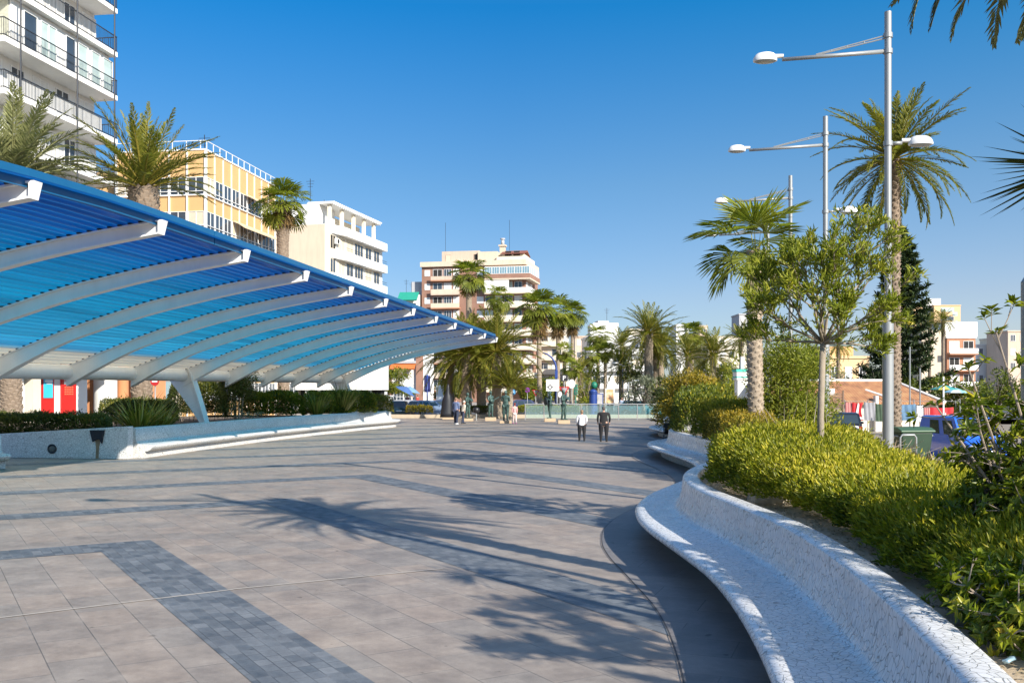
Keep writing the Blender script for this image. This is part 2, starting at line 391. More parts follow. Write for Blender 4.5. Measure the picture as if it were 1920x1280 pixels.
LW2 = catmull([(-26, 22.6), (-22, 25.4), (-18.5, 28.0), (-16.3, 29.7), (-15.6, 30.4)], 6)
t = thing("mosaic_bench", "pale bench end cut by the left photo edge, seat lip jutting out", "bench", (-16, 30, 0))
inv = Matrix.Translation((16, -30, 0))
for nm, pr, m in (("backrest", LBACK, M_mosf), ("seat", [(a*1.25, b) for a, b in LSEAT], M_mosf), ("plinth", LPL, M_mosf)):
    mb = MB(); mb.M = inv; sweep(mb, LW2, pr, -1); o = mb.build(nm, m, t); split_sharp(o, 50)
# planter end wall with rubble mosaic
a, b = Vector((-13.25, 34.35, 0)), Vector((-19.2, 35.3, 0))
d = (b-a).normalized(); n = Vector((-d.y, d.x, 0))      # n points to the camera side or away
if n.y > 0: n = -n
mb = MB()
vs = []
for p, zt in ((a, 1.13), (b, 0.77)):
    for off, z in ((0, 0), (0, zt), (-0.35, zt), (-0.35, 0)):
        q = p+n*off; vs.append((q.x, q.y, z))
mb.loft([vs[:4], vs[4:]], True, True)
pw = tag(mb.build("planter_wall", M_mosf, None, 0.02), "low sloping white rubble mosaic wall with a round lamp, below the left hedge", "planter wall")
def on_wall(px, py, out=0.0):
    # intersection of the sight line with the wall face
    r = Vector(((px-CX)/FOC, 1, -(py-HY)/FOC)); o = Vector((0, 0, EYE))
    tt = (a-o).dot(n)/r.dot(n); return o+r*tt+n*out
q = on_wall(98, 841)
t = thing("wall_lamp", "round dark porthole lamp set in the white mosaic planter wall", "lamp", q)
zr = math.atan2(n.y, n.x)
mb = MB(); mb.M = Matrix.Rotation(zr, 4, 'Z') @ Matrix.Rotation(R(90), 4, 'Y'); mb.cs = True
mb.lathe([(0.17, 0), (0.17, 0.03), (0.13, 0.04), (0.125, 0.012)], 24); mb.build("rim", mat("dark_metal", (0.05, 0.055, 0.06), 0.45, 0.1, 3, metal=0.6), t)
mb = MB(); mb.M = Matrix.Rotation(zr, 4, 'Z') @ Matrix.Rotation(R(90), 4, 'Y'); mb.lathe([(0.122, 0.003), (0.10, 0.022), (0.0, 0.03)], 20); mb.build("lens", glassmat("dark_lens", (0.09, 0.10, 0.09), 0.2), t)
pts = [(170, 806), (197, 806), (193, 826), (192, 831), (188, 823), (182, 824), (175, 828)]
mb = MB(); q3 = [on_wall(*p, 0.004) for p in pts]; q4 = [on_wall(*p, 0.07) for p in pts]; k = len(pts)
mb.add([tuple(x) for x in q3+q4], [tuple(range(k, 2*k))]+[(i, (i+1) % k, k+(i+1) % k, k+i) for i in range(k)])
tag(mb.build("torn_cover", mat("black_cloth", (0.012, 0.013, 0.02), 0.7, 0.3, 9)), "black torn cover hanging on the front of the white planter wall", "cover")
st = [(178, 822), (189, 823), (186, 840), (185, 859.6), (179, 859.6), (180, 842)]
mb = MB(); mb.add([tuple(on_wall(*p, 0.003)) for p in st], [tuple(range(6))])
mb.build("stain", mat("rust_stain", (0.30, 0.21, 0.13), 0.9, 0.35, 5), pw)
bpy.context.view_layer.update()
for ch in pw.children: ch.matrix_parent_inverse = pw.matrix_world.inverted()
# soil of the planters
soil_r = MB()
A, B, C_, D_ = offset(WALL, -0.26), offset(WALL, -3.2), offset(WALL, -5.2), offset(WALL, -6.4)
n = len(WALL)
soil_r.cs = True
soil_r.add([(p.x, p.y, 0.80) for p in A]+[(p.x, p.y, 0.80) for p in B]+[(p.x, p.y, 0.35) for p in C_]+[(p.x, p.y, -0.58) for p in D_],
    [(k*n+i, k*n+i+1, (k+1)*n+i+1, (k+1)*n+i) for k in range(3) for i in range(n-1)])
M_sand = mat("sandy_soil", (0.46, 0.36, 0.24), 0.95, 0.25, 1.2, 0.6, 25)
structure(soil_r.build("planter_soil", M_sand))
sl_ = MB(); A, B = offset(LW, 0.25, 1), offset(LW, 12, 1); strip(sl_, A, B, 0.72)
structure(sl_.build("planter_soil", mat("dark_soil", (0.13, 0.10, 0.07), 0.95, 0.25, 1.2, 0.5, 25)))
sl_ = MB(); sl_.box(-36, -13.4, 35.6, 38.5, -0.1, 0.6); structure(sl_.build("planter_soil", MATS["dark_soil"]))

# ================================================================ shade canopy
CANOPY_RZ = -math.atan(0.15)
cn = thing("shade_canopy", "long curved blue corrugated canopy on white ribs above the left bench", "canopy", (0, 0, 0), CANOPY_RZ)
M_white = mat("white_steel", (0.82, 0.82, 0.81), 0.4, 0.07, 1.3, stain=0.12)
M_gap = mat("gap_shade", (0.02, 0.025, 0.035), 0.8)
PT, PJ, TN, TS = 10.75, 21.4, 20.23, 4.44  # canopy scaled down about the camera to shift its shadow edge, heights below too
ZS = [(-0.3, 6.0), (0, 5.97), (1.34, 5.80), (2.69, 5.59), (5.09, 5.12), (7.49, 4.42), (9.41, 3.72), (10.65, 3.24), (11.1, 3.02)]
def zt(s, n):
    for (a_, za), (b_, zb) in zip(ZS, ZS[1:]):
        if s <= b_ or b_ == 11.1:
            z = za+(zb-za)*(s-a_)/(b_-a_); break
    return z+(0.09-0.025*n)*max(0, 1-s/10.6)-(0.10*n*n*max(0, 1-s/14) if n < 0 else 0)
def smooth_zt(s, n): return (zt(s-0.5, n)+2*zt(s, n)+zt(s+0.5, n))/4 if 0.3 < s < 10.2 else zt(s, n)
ss = [i*10.65/26 for i in range(27)]
for n in range(-2, 11):
    tn = TN+TS*n; mb = MB()
    def ring(s, y0, y1, za, zb):
        x = -(PT+s); return [(x, tn+y0, za), (x, tn+y1, za), (x, tn+y1, zb), (x, tn+y0, zb)]
    hh = lambda s: 0.30+0.10*min(1, s/5)+0.32*max(0, (s-7.8)/2.85)**1.5
    top, bot, web = [], [], []
    for s in ss:
        z = smooth_zt(s, n); h = hh(s)
        fw = 0.12+0.05*max(0, (s-7.6)/3)
        top.append(ring(s, -fw, fw, z-0.035, z)); bot.append(ring(s, -fw, fw, z-h, z-h+0.035)); web.append(ring(s, -0.03-0.12*max(0, (s-8.1)/2.6), 0.03+0.12*max(0, (s-8.1)/2.6), z-h+0.035, z-0.035))
    mb.cs = True; mb.loft(top); mb.loft(bot); mb.loft(web); mb.cs = False
    z = smooth_zt(0, n); h = hh(0)
    mb.add([(-PT+0.004, tn-0.122, z-h-0.002), (-PT+0.03, tn-0.122, z-h-0.002), (-PT+0.11, tn-0.122, z+0.002), (-PT+0.004, tn-0.122, z+0.002)]+[(-PT+0.004, tn+0.122, z-h-0.002), (-PT+0.03, tn+0.122, z-h-0.002), (-PT+0.11, tn+0.122, z+0.002), (-PT+0.004, tn+0.122, z+0.002)],
        [(0, 1, 2, 3), (7, 6, 5, 4), (0, 4, 5, 1), (1, 5, 6, 2), (2, 6, 7, 3), (3, 7, 4, 0)])
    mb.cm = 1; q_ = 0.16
    while q_ < 10.5:                       # dark blocks added for the shaded corrugation gaps over the rib
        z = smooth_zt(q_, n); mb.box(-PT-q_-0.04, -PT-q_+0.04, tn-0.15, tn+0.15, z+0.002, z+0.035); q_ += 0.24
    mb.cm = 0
    o = mb.build("rib", [M_white, M_gap], cn); split_sharp(o, 35)
mb = MB(); mb.cs = True
mb.tube([(-PJ, TN+TS*n, 3.01+0.008*n) for n in np.arange(-2.5, 10.4, 0.5)], 0.27, 20)
split_sharp(mb.build("tube_beam", M_white, cn), 35)
# corrugated roof sheet, light through it painted as blues paling towards the tube
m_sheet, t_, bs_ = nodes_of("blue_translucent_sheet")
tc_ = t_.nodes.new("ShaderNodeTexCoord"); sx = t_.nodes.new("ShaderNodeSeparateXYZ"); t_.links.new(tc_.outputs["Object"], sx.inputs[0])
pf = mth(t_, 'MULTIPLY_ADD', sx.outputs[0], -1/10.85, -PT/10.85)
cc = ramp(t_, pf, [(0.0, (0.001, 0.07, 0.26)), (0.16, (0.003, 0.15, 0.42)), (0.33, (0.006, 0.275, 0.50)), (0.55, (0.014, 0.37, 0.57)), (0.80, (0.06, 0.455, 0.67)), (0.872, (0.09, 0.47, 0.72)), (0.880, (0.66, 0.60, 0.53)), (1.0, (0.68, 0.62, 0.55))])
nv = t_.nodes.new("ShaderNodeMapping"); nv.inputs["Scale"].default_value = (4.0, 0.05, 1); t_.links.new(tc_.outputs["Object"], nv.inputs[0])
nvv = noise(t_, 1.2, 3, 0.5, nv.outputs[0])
cc = mixc(t_, 0.8, cc, ramp(t_, nvv, [(0.3, (0.72, 0.72, 0.75)), (0.62, (1.16, 1.16, 1.15)), (0.70, (1.25, 1.25, 1.2)), (0.74, (3.0, 2.2, 1.6))]), 'MULTIPLY')  # bright streaks along the corrugation are its glossy glints painted into the colour
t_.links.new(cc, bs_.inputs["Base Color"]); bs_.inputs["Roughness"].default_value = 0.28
tl_ = t_.nodes.new("ShaderNodeBsdfTranslucent"); t_.links.new(mixc(t_, 1.0, cc, (2.0, 2.0, 1.7), "MULTIPLY"), tl_.inputs[0])
mx_ = t_.nodes.new("ShaderNodeMixShader"); mx_.inputs[0].default_value = 0.55
t_.links.new(bs_.outputs[0], mx_.inputs[1]); t_.links.new(tl_.outputs[0], mx_.inputs[2]); t_.links.new(mx_.outputs[0], t_.nodes["Material Output"].inputs[0])
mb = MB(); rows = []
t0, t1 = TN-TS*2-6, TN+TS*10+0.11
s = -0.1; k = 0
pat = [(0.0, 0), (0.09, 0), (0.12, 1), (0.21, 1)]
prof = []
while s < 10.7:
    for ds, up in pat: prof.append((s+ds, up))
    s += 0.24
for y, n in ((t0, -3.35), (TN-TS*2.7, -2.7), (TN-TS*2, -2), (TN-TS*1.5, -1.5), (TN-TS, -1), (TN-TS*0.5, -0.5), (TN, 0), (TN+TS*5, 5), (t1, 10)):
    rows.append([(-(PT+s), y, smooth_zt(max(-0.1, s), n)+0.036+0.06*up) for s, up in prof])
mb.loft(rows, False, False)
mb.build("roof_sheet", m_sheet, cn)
mb = MB(); M_fas = mat("blue_fascia", (0.006, 0.10, 0.235), 0.4, 0.12, 1.5)
for (y0, n0), (y1, n1) in (((t0, -3.35), (TN-TS*2.001, -2)), ((TN-TS*2, -2), (TN-TS*1.501, -1.5)), ((TN-TS*1.5, -1.5), (TN-TS*1.001, -1)), ((TN-TS, -1), (TN-TS*0.501, -0.5)), ((TN-TS*0.5, -0.5), (TN-0.004, 0)), ((TN, 0), (TN+TS*0.62, 0.62)), ((TN+TS*0.63, 0.63), (TN+TS*2.1, 2.1)), ((TN+TS*2.11, 2.11), (TN+TS*5, 5)), ((TN+TS*5.02, 5.02), (t1+0.02, 10))):
    za, zb = smooth_zt(0, n0), smooth_zt(0, n1)
    mb.add([(-PT-0.06, y0, za-0.10), (-PT-0.10, y0, za-0.10), (-PT-0.10, y0, za+0.24), (-PT-0.06, y0, za+0.24), (-PT-0.06, y1, zb-0.10), (-PT-0.10, y1, zb-0.10), (-PT-0.10, y1, zb+0.24), (-PT-0.06, y1, zb+0.24)],
        [(3, 2, 1, 0), (4, 5, 6, 7), (0, 1, 5, 4), (1, 2, 6, 5), (2, 3, 7, 6), (3, 0, 4, 7)])
mb.build("fascia", M_fas, cn)
for n in (0, 5, 10):
    y = TN+TS*n; mb = MB(); mb.cs = True
    rings = []
    for u in [i/10 for i in range(11)]:
        z = 2.95-2.55*u; xl = -PJ-0.75+1.45*u-0.45*math.sin(u*math.pi/2)*(-1)*0.9; xr = -PJ+0.42+0.78*u
        wdt = 0.13-0.02*u
        rings.append([(xl, y-wdt, z), (xr, y-wdt, z), (xr, y+wdt, z), (xl, y+wdt, z)])
    mb.loft(rings); o = mb.build("support_leg", M_white, cn); split_sharp(o)
    mb = MB()
    mb.loft([[(xr+dx, y+dy, z) for dx, dy in ((0.012, -0.22), (0.07, -0.22), (0.07, 0.22), (0.012, 0.22))] for xr, z in [(-PJ+0.25, 3.42), (-PJ+0.40, 3.0), (-PJ+0.42, 2.9), (-PJ+0.81, 1.7), (-PJ+1.2, 0.4)]])
    mb.build("leg_flange", M_white, cn)
# ================================================================ buildings
W_white = mat("white_render", (0.78, 0.77, 0.74), 0.8, 0.06, 0.5, stain=0.14)
W_cream = mat("cream_render", (0.74, 0.66, 0.53), 0.85, 0.07, 0.5, stain=0.16)
W_beige = mat("beige_render", (0.66, 0.55, 0.42), 0.85, 0.08, 0.4, stain=0.25)
W_yellow = mat("yellow_panel", (0.60, 0.375, 0.165), 0.75, 0.07, 0.5, stain=0.10)
W_pink = mat("stained_render", (0.62, 0.48, 0.37), 0.85, 0.10, 0.4, stain=0.35)
W_orange = mat("orange_render", (0.58, 0.26, 0.12), 0.85, 0.12, 0.7)
W_peach = mat("peach_render", (0.72, 0.50, 0.28), 0.85, 0.08, 0.5, stain=0.15)
W_frame = mat("white_frame", (0.80, 0.80, 0.79), 0.45, 0.04, 2)
W_rail = mat("dark_railing", (0.035, 0.04, 0.05), 0.5, 0.1, 3, metal=0.3)
W_wrail = mat("white_railing", (0.72, 0.72, 0.71), 0.5, 0.05, 3)
W_blind = mat("white_blind", (0.72, 0.71, 0.68), 0.7, 0.08, 3)
W_bblind = mat("beige_blind", (0.60, 0.52, 0.40), 0.7, 0.08, 3)
W_glass = glassmat("window_glass", (0.045, 0.06, 0.08))
W_sky = glassmat("blue_window_glass", (0.18, 0.30, 0.36), 0.1)
W_pale = glassmat("pale_window_glass", (0.45, 0.55, 0.52), 0.15)
W_dark = mat("dark_opening", (0.03, 0.028, 0.027), 0.9, 0.2, 1)
W_tan = mat("tan_awning", (0.64, 0.50, 0.32), 0.8, 0.1, 2)
W_red = mat("red_panel", (0.55, 0.018, 0.014), 0.45, 0.10, 1.0)
W_grey = mat("grey_render", (0.45, 0.45, 0.46), 0.8, 0.1, 0.7, stain=0.2)
def brick_mat(name, c1, c2, mc, bw=0.25, rh=0.08, mort=0.012):
    m, t, bs = nodes_of(name)
    tc = t.nodes.new("ShaderNodeTexCoord"); sp = t.nodes.new("ShaderNodeSeparateXYZ"); t.links.new(tc.outputs["Object"], sp.inputs[0])
    cb = t.nodes.new("ShaderNodeCombineXYZ"); t.links.new(mth(t, 'ADD', sp.outputs[0], sp.outputs[1]), cb.inputs[0]); t.links.new(sp.outputs[2], cb.inputs[1])
    b = t.nodes.new("ShaderNodeTexBrick"); t.links.new(cb.outputs[0], b.inputs[0]); b.inputs["Scale"].default_value = 1
    b.inputs["Color1"].default_value = (*c1, 1); b.inputs["Color2"].default_value = (*c2, 1); b.inputs["Mortar"].default_value = (*mc, 1)
    b.inputs["Brick Width"].default_value = bw; b.inputs["Row Height"].default_value = rh; b.inputs["Mortar Size"].default_value = mort
    t.links.new(mixc(t, 0.5, b.outputs[0], ramp(t, noise(t, 0.5, 5), [(0.3, (0.7, 0.7, 0.7)), (0.7, (1.2, 1.2, 1.2))]), 'MULTIPLY'), bs.inputs["Base Color"])
    bs.inputs["Roughness"].default_value = 0.85; return m
W_brick = brick_mat("brown_brick", (0.34, 0.165, 0.11), (0.28, 0.13, 0.088), (0.31, 0.21, 0.16))
W_obrick = brick_mat("orange_brick", (0.52, 0.22, 0.12), (0.44, 0.18, 0.09), (0.45, 0.27, 0.18))
FACE = {'F': (0.0, lambda a, o, z: (a, -o, z)), 'R': (R(90), lambda a, o, z: (o, a, z)), 'L': (R(-90), lambda a, o, z: (-o, a, z))}
WCACHE = {}
def win(root, face, a, z, w, h, pane=None, nx=2, off=0.0, ny=1, frame=None, fw=0.06):
    """window on a wall face: frame with a pane inside it"""
    pane = pane or W_glass; frame = frame or W_frame
    k = (round(w, 2), round(h, 2), nx, ny, fw, frame.name)
    if k not in WCACHE:
        mb = MB()
        mb.box(-w/2, w/2, -0.07, 0.0, 0, fw); mb.box(-w/2, w/2, -0.07, 0.0, h-fw, h)
        for i in range(nx+1):
            x = -w/2+fw/2+(w-fw)*i/nx; mb.box(x-fw/2, x+fw/2, -0.065, 0.0, fw, h-fw)
        for j in range(1, ny): mb.box(-w/2+fw, w/2-fw, -0.06, 0.0, h*j/ny-fw/2, h*j/ny+fw/2)
        WCACHE[k] = mb.mesh("window", frame)
    k2 = (round(w, 2), round(h, 2), pane.name)
    if k2 not in WCACHE:
        mb = MB(); mb.box(-w/2+0.02, w/2-0.02, -0.025, -0.004, 0.02, h-0.02); WCACHE[k2] = mb.mesh("pane", pane)
    rz, f = FACE[face]
    o = link("window", WCACHE[k], root, f(a, off, z), rz); link("pane", WCACHE[k2], o); return o
def rail_mesh(w, h=1.0, step=0.14, panel=False, th=0.02):
    mb = MB(); mb.box(-w/2, w/2, -0.025, 0.025, h-0.05, h)
    if panel: mb.box(-w/2, w/2, -0.02, 0.02, 0.0, h-0.05)
    else:
        mb.box(-w/2, w/2, -0.02, 0.02, 0.06, 0.10); n = int(w/step)
        for i in range(n+1):
            x = -w/2+w*i/n; t2 = th if i % 7 else th*2; mb.box(x-t2/2, x+t2/2, -th/2, th/2, 0.0, h-0.05)
    return mb
def balcony(root, face, a0, a1, z, dep, slab_m, rail_m=None, h=1.0, step=0.14, panel=False, off=0.0, th=0.24, ends=True, rth=0.014):
    w = a1-a0; c = (a0+a1)/2; rz, f = FACE[face]
    mb = MB(); mb.box(-w/2, w/2, -dep, 0, -th, 0); o = mb.build("balcony", slab_m, root, 0, f(c, off, z), rz)
    if rail_m:
        mb = MB()
        def put(M_, r): mb.M = M_; b_ = r; base = len(mb.v); mb.v += [tuple(M_ @ Vector(p)) for p in b_.v]; mb.f += [tuple(base+i for i in q) for q in b_.f]; mb.m += b_.m; mb.s += b_.s
        put(Matrix.Translation((0, -dep+0.04, 0.004)), rail_mesh(w-0.04, h, step, panel, rth))
        if ends:
            for sx_ in (-1, 1): put(Matrix.Translation((sx_*(w/2-0.04), -dep/2, 0.004)) @ Matrix.Rotation(R(90), 4, 'Z'), rail_mesh(dep-0.1, h, step, panel, rth))
        mb.build("railing", rail_m, o)
    return o
def block(root, x0, x1, y0, y1, z0, z1, m, name="wall"):
    mb = MB(); mb.box(x0, x1, y0, y1, z0, z1); return mb.build(name, m, root)
def aircon(root, face, a, z, off=0.0):
    mb = MB(); mb.box(-0.45, 0.45, -0.38, -0.04, 0, 0.62); rz, f = FACE[face]
    o = mb.build("air_conditioner", W_blind, root, 0.02, f(a, off, z), rz)
    mb = MB(); mb.M = Matrix.Translation((-0.1, -0.385, 0.31)) @ Matrix.Rotation(R(90), 4, 'X'); mb.lathe([(0.25, 0), (0.25, 0.012), (0.21, 0.014), (0.20, 0.004), (0.0, 0.006)], 18)
    mb.build("fan_grille", W_dark, o); return o
def antenna(root, x, y, z, h, m=None):
    mb = MB(); mb.tube([(x, y, z), (x, y, z+h)], 0.035, 5)
    if h < 5:
        for k in range(3): mb.box(x-0.5+0.1*k, x+0.5-0.1*k, y-0.02, y+0.02, z+h-0.3-0.3*k, z+h-0.27-0.3*k)
    mb.build("antenna", m or W_rail, root)
SR = -math.atan(0.15)      # direction of the street on the left
def street_pt(px, P_):     # point of the street frontage (lateral P_) seen at photo column px
    d = 1240-px; Y = 1.0112*FOC*P_/d; return Vector(((px-CX)*Y/FOC, Y, 0))
def yl(px, P_, org):       # local y along the street of a frontage point
    q = street_pt(px, P_)-org; return q.x*math.sin(-SR)+q.y*math.cos(SR)

# ---- white tower with wrap-round balconies
o0 = street_pt(-237, 36.0); r = thing("apartment_tower", "tall white apartment tower with dark-railed balconies at the top left", "building", o0, SR)
D = yl(177, 36.0, o0)
block(r, -14, 0, 0, D, 4.5, 34, W_white)
block(r, -14, -0.5, 0, D+0.0, 0, 4.5, W_white, "ground_floor")
levels = [4.5+2.775*i for i in range(11)]
for k, z in enumerate(levels):
    if k < 2: y0, y1 = 2.0, D
    else: y0, y1 = 7.0, D
    glazed = (k == 6)
    dep = 1.6
    cr = {2: "brown", 4: "w"}.get(k, "d")
    rm = W_rail if cr == "d" else (mat("brown_railing", (0.16, 0.07, 0.04), 0.6) if cr == "brown" else W_rail)
    if not glazed:
        balcony(r, 'R', y0, y1, z, dep, W_white, rm, 1.0, 0.13, False, 0.0, 0.30)
    else:
        balcony(r, 'R', y0, y1, z, dep, W_white, rm, 1.0, 0.13, False, 0.0, 0.30)
        block(r, 0.002, 1.15, y0+1.2, y1-0.25, z+0.002, z+2.46, W_white, "glazed_bay")
    if glazed:
        for a, b, p in ((43, 69, W_glass), (75, 105, W_pale), (122, 139, W_glass), (145, 164, W_pale), (170, 187, W_pale), (192, 210, W_pale)):
            ya, yb = yl(a, 34.85, o0), yl(b, 34.85, o0)
            win(r, 'R', (ya+yb)/2, z+0.12, yb-ya, 2.1, p, 1 if yb-ya < 1.3 else 2, 1.152)
        mb = MB(); mb.box(7.6, 8.3, -0.05, 0, 0, 2.3)
        gb = MB(); gb.box(-0.5, 0.5, -0.06, 0, 0, 2.3); gb.build("glass_block_screen", mat("glass_blocks", (0.45, 0.45, 0.36), 0.3, 0.3, 9), r, 0, (0.55, 8.15, z+0.1), 0)
    else:
        ys = [y0+0.7]; i = 0
        pats = ((1.5, W_blind), (1.3, W_glass), (1.9, W_blind), (1.6, W_bblind), (1.4, W_blind), (1.2, W_glass))
        y = 7.6
        while y < D-1.4:
            wd, pn = pats[(i+k*2) % 6]
            win(r, 'R', y+wd/2, z+0.1 if i % 2 else z+0.15, wd, 2.05, pn, 2, 0.0); y += wd+0.75; i += 1
        for q in range(3):
            win(r, 'R', 1.6+2.0*q, z+0.9, 1.2, 1.2, W_bblind, 2, 0.0)
    if k in (3, 5):      # white solid sheets behind the railing
        mb = MB(); mb.box(-(D-7.6)/2, (D-7.6)/2-1.5, -0.012, 0.012, 0.1, 0.95); mb.build("railing_screen", W_blind, r, 0, (1.48, (7.3+D)/2, z), R(90))
for y in (8.3, 13.6, D-0.45):
    mb = MB(); mb.tube([(1.66, y, 4.5), (1.66, y, 33.5)], 0.045, 6); mb.build("drainpipe", W_rail, r)
aircon(r, 'R', yl(83, 36, o0), 13.55); aircon(r, 'R', yl(158, 36, o0), 13.3)
# shop fronts at the foot
def shop_slab(px0, px1, z0, z1, m, name, off=0.0, th=0.12):
    ya, yb = yl(px0, 36.0, o0), yl(px1, 36.0, o0)
    mb = MB(); mb.box(-(yb-ya)/2, (yb-ya)/2, -th, 0, 0, z1-z0); return mb.build(name, m, r, 0, (off-0.5, (ya+yb)/2, z0), R(90))
shop_slab(15, 58, 0.7, 4.2, W_dark, "shop_window", 0.0, 0.05)
for px in (16, 26, 38, 51): shop_slab(px, px+3, 0.7, 4.2, W_frame, "window_post", 0.06)
shop_slab(14, 58, 0.45, 0.72, W_frame, "window_sill", 0.08)
shop_slab(17, 24, 2.6, 4.2, W_red, "poster", 0.03); shop_slab(17, 24, 1.4, 2.6, W_blind, "poster", 0.03)
shop_slab(60, 75, 0, 4.48, W_cream, "pillar", 0.0, 0.55)
shop_slab(75.5, 90, 0, 4.48, W_grey, "wall_panel", 0.0, 0.05)
p1 = shop_slab(91, 113, 0.7, 3.9, W_red, "poster_panel", 0.0, 0.1)
p2 = shop_slab(127, 154, 0.7, 4.1, W_red, "poster_panel", 0.0, 0.1)
def mark(px0, px1, z0, z1, m, par):
    o = shop_slab(px0, px1, z0, z1, m, "printed_text", 0.0, 0.125); o.parent = par
    o.location = Vector(o.location)-Vector(par.location); d = o.location.copy(); o.rotation_euler = (0, 0, 0)
    o.location = (d.y, -d.x, d.z)
M_cy = mat("cyan_print", (0.05, 0.52, 0.72), 0.5); M_pr = mat("white_print", (0.85, 0.84, 0.83), 0.5); M_or = mat("light_red_print", (0.75, 0.16, 0.08), 0.5)
mark(93, 110, 1.9, 3.5, M_cy, p1)
for z0, z1, a, b in ((2.98, 3.06, 96, 108), (2.84, 2.95, 95, 109), (2.72, 2.80, 98, 108)):
    o = shop_slab(a, b, z0, z1, M_pr, "printed_text", 0.0, 0.135); o.parent = p1; d = o.location-p1.location; o.rotation_euler = (0, 0, 0); o.location = (d.y, -d.x, d.z)
for z0, z1, a, b, m in ((3.3, 3.45, 132, 148, M_or), (2.98, 3.14, 131, 149, M_pr), (2.72, 2.92, 131, 149, M_pr)): mark(a, b, z0, z1, m, p2)
for c in range(4):
    for q in range(4): mark(132+4.3*c, 135+4.3*c, 2.5-0.14*q, 2.58-0.14*q, M_or, p2)
# house with round columns next to the tower
o1 = street_pt(182, 37.0); r = thing("column_house", "small orange-brown house with round columns and steps next to the white tower", "building", o1, SR)
block(r, -9, -0.4, 0.6, 10, 0, 15.2, W_orange)
block(r, -9, -0.25, 0.7, 9.9, 15.2, 15.5, W_white, "roof_slab")
for i, (y, rad, m) in enumerate(((0.5, 0.75, W_white), (2.6, 0.42, W_orange), (4.6, 0.42, W_tan))):
    mb = MB(); mb.cs = True; mb.lathe([(rad*1.15, 0), (rad*1.15, 0.25), (rad, 0.3), (rad, 3.9), (rad*1.2, 4.0), (rad*1.2, 4.3)], 18, (0.3, y, 0)); split_sharp(mb.build("column", m, r))
mb = MB()
for i in range(4): mb.box(0.3, 1.9-0.35*i, -0.8, 3.5, 0.18*i+(0.002 if i else 0), 0.18*(i+1))
mb.build("steps", W_tan, r)
win(r, 'R', 3.5, 0.75, 1.3, 2.6, W_glass, 1, -0.4, frame=W_orange)
for z in (5.4, 8.2, 10.8):
    for y in (2.2, 5.0, 7.6): win(r, 'R', y, z, 1.2, 1.4, W_bblind, 2, -0.4)
win(r, 'F', -2.5, 9.0, 1.2, 1.3, W_bblind, 2, -0.6); win(r, 'F', -5.0, 9.0, 1.2, 1.3, W_glass, 2, -0.6)

# ---- yellow office building with white mullions
o2 = street_pt(385, 36.0); r = thing("yellow_building", "yellow panelled building with white mullions and bands of windows", "building", o2, SR)
D = yl(515, 36.0, o2); Wd = 7.6; H = 21.5
block(r, -Wd, 0, 0, D, 0, H, W_yellow)
block(r, -Wd-3.4, -Wd-0.002, 1.2, D, 0, H-1.2, W_yellow, "side_wing")
block(r, -Wd-0.05, 0.06, -0.06, D+0.05, H+0.002, H+0.12, W_frame, "roof_coping")
mb = MB()
for y in np.arange(0.2, D, 1.2): mb.box(0.0, 0.05, y-0.025, y+0.025, H+0.12, H+0.75)
for x in np.arange(-Wd, 0, 1.2): mb.box(x-0.025, x+0.025, -0.03, 0.02, H+0.12, H+0.75)
mb.box(0.0, 0.05, 0, D, H+0.75, H+0.8); mb.box(-Wd, 0, -0.03, 0.02, H+0.75, H+0.8); mb.build("roof_railing", W_wrail, r)
zb = [17.95-2.73*i for i in range(7)]
for k, z in enumerate(zb):
    nF, nR = 5, 9
    for i in range(nF):
        a = -Wd+Wd*(i+0.5)/nF; win(r, 'F', a, z, Wd/nF-0.16, 1.42, W_glass if (i+k) % 5 else W_bblind, 2, 0.02, fw=0.045)
    for i in range(nR):
        y = D*(i+0.5)/nR; win(r, 'R', y, z, D/nR-0.18, 1.42, W_glass if (i*2+k) % 7 else W_bblind, 2, 0.02, fw=0.045)
    mb = MB()
    for zz in (z-0.06, z+0.26): mb.box(-Wd, 0.0, -0.14, -0.10, zz, zz+0.05); mb.box(0.10, 0.14, 0, D, zz, zz+0.05)
    mb.build("sill_rail", W_wrail, r)
for i in range(6):
    x = -Wd+Wd*i/5; mb = MB(); mb.box(x-0.05, x+0.05, -0.12, 0, 0, H-0.1); mb.build("mullion", W_frame, r)
for i in range(1, 10):
    y = D*i/9; mb = MB(); mb.box(0, 0.08, y-0.035, y+0.035, 0, H-0.1); mb.build("mullion", W_frame, r)
mb = MB(); mb.box(0.002, 0.12, -0.14, 0.10, 0, H-0.05); mb.build("mullion", W_frame, r)
for k, (y0, y1, z) in enumerate(((D*0.52, D*0.70, zb[0]+1.5), (D*0.34, D*0.66, zb[1]+1.5), (D*0.68, D*0.92, zb[1]+1.5))):
    mb = MB(); mb.xprism([(0, 0), (-1.0, -0.62), (-1.0, -0.68), (0, -0.06)], -(y1-y0)/2, (y1-y0)/2); mb.build("awning", W_tan, r, 0, (0.21, (y0+y1)/2, z), R(90))
for i in range(3): antenna(r, -2-2*i, 4+2*i, H+0.1, 2.2)
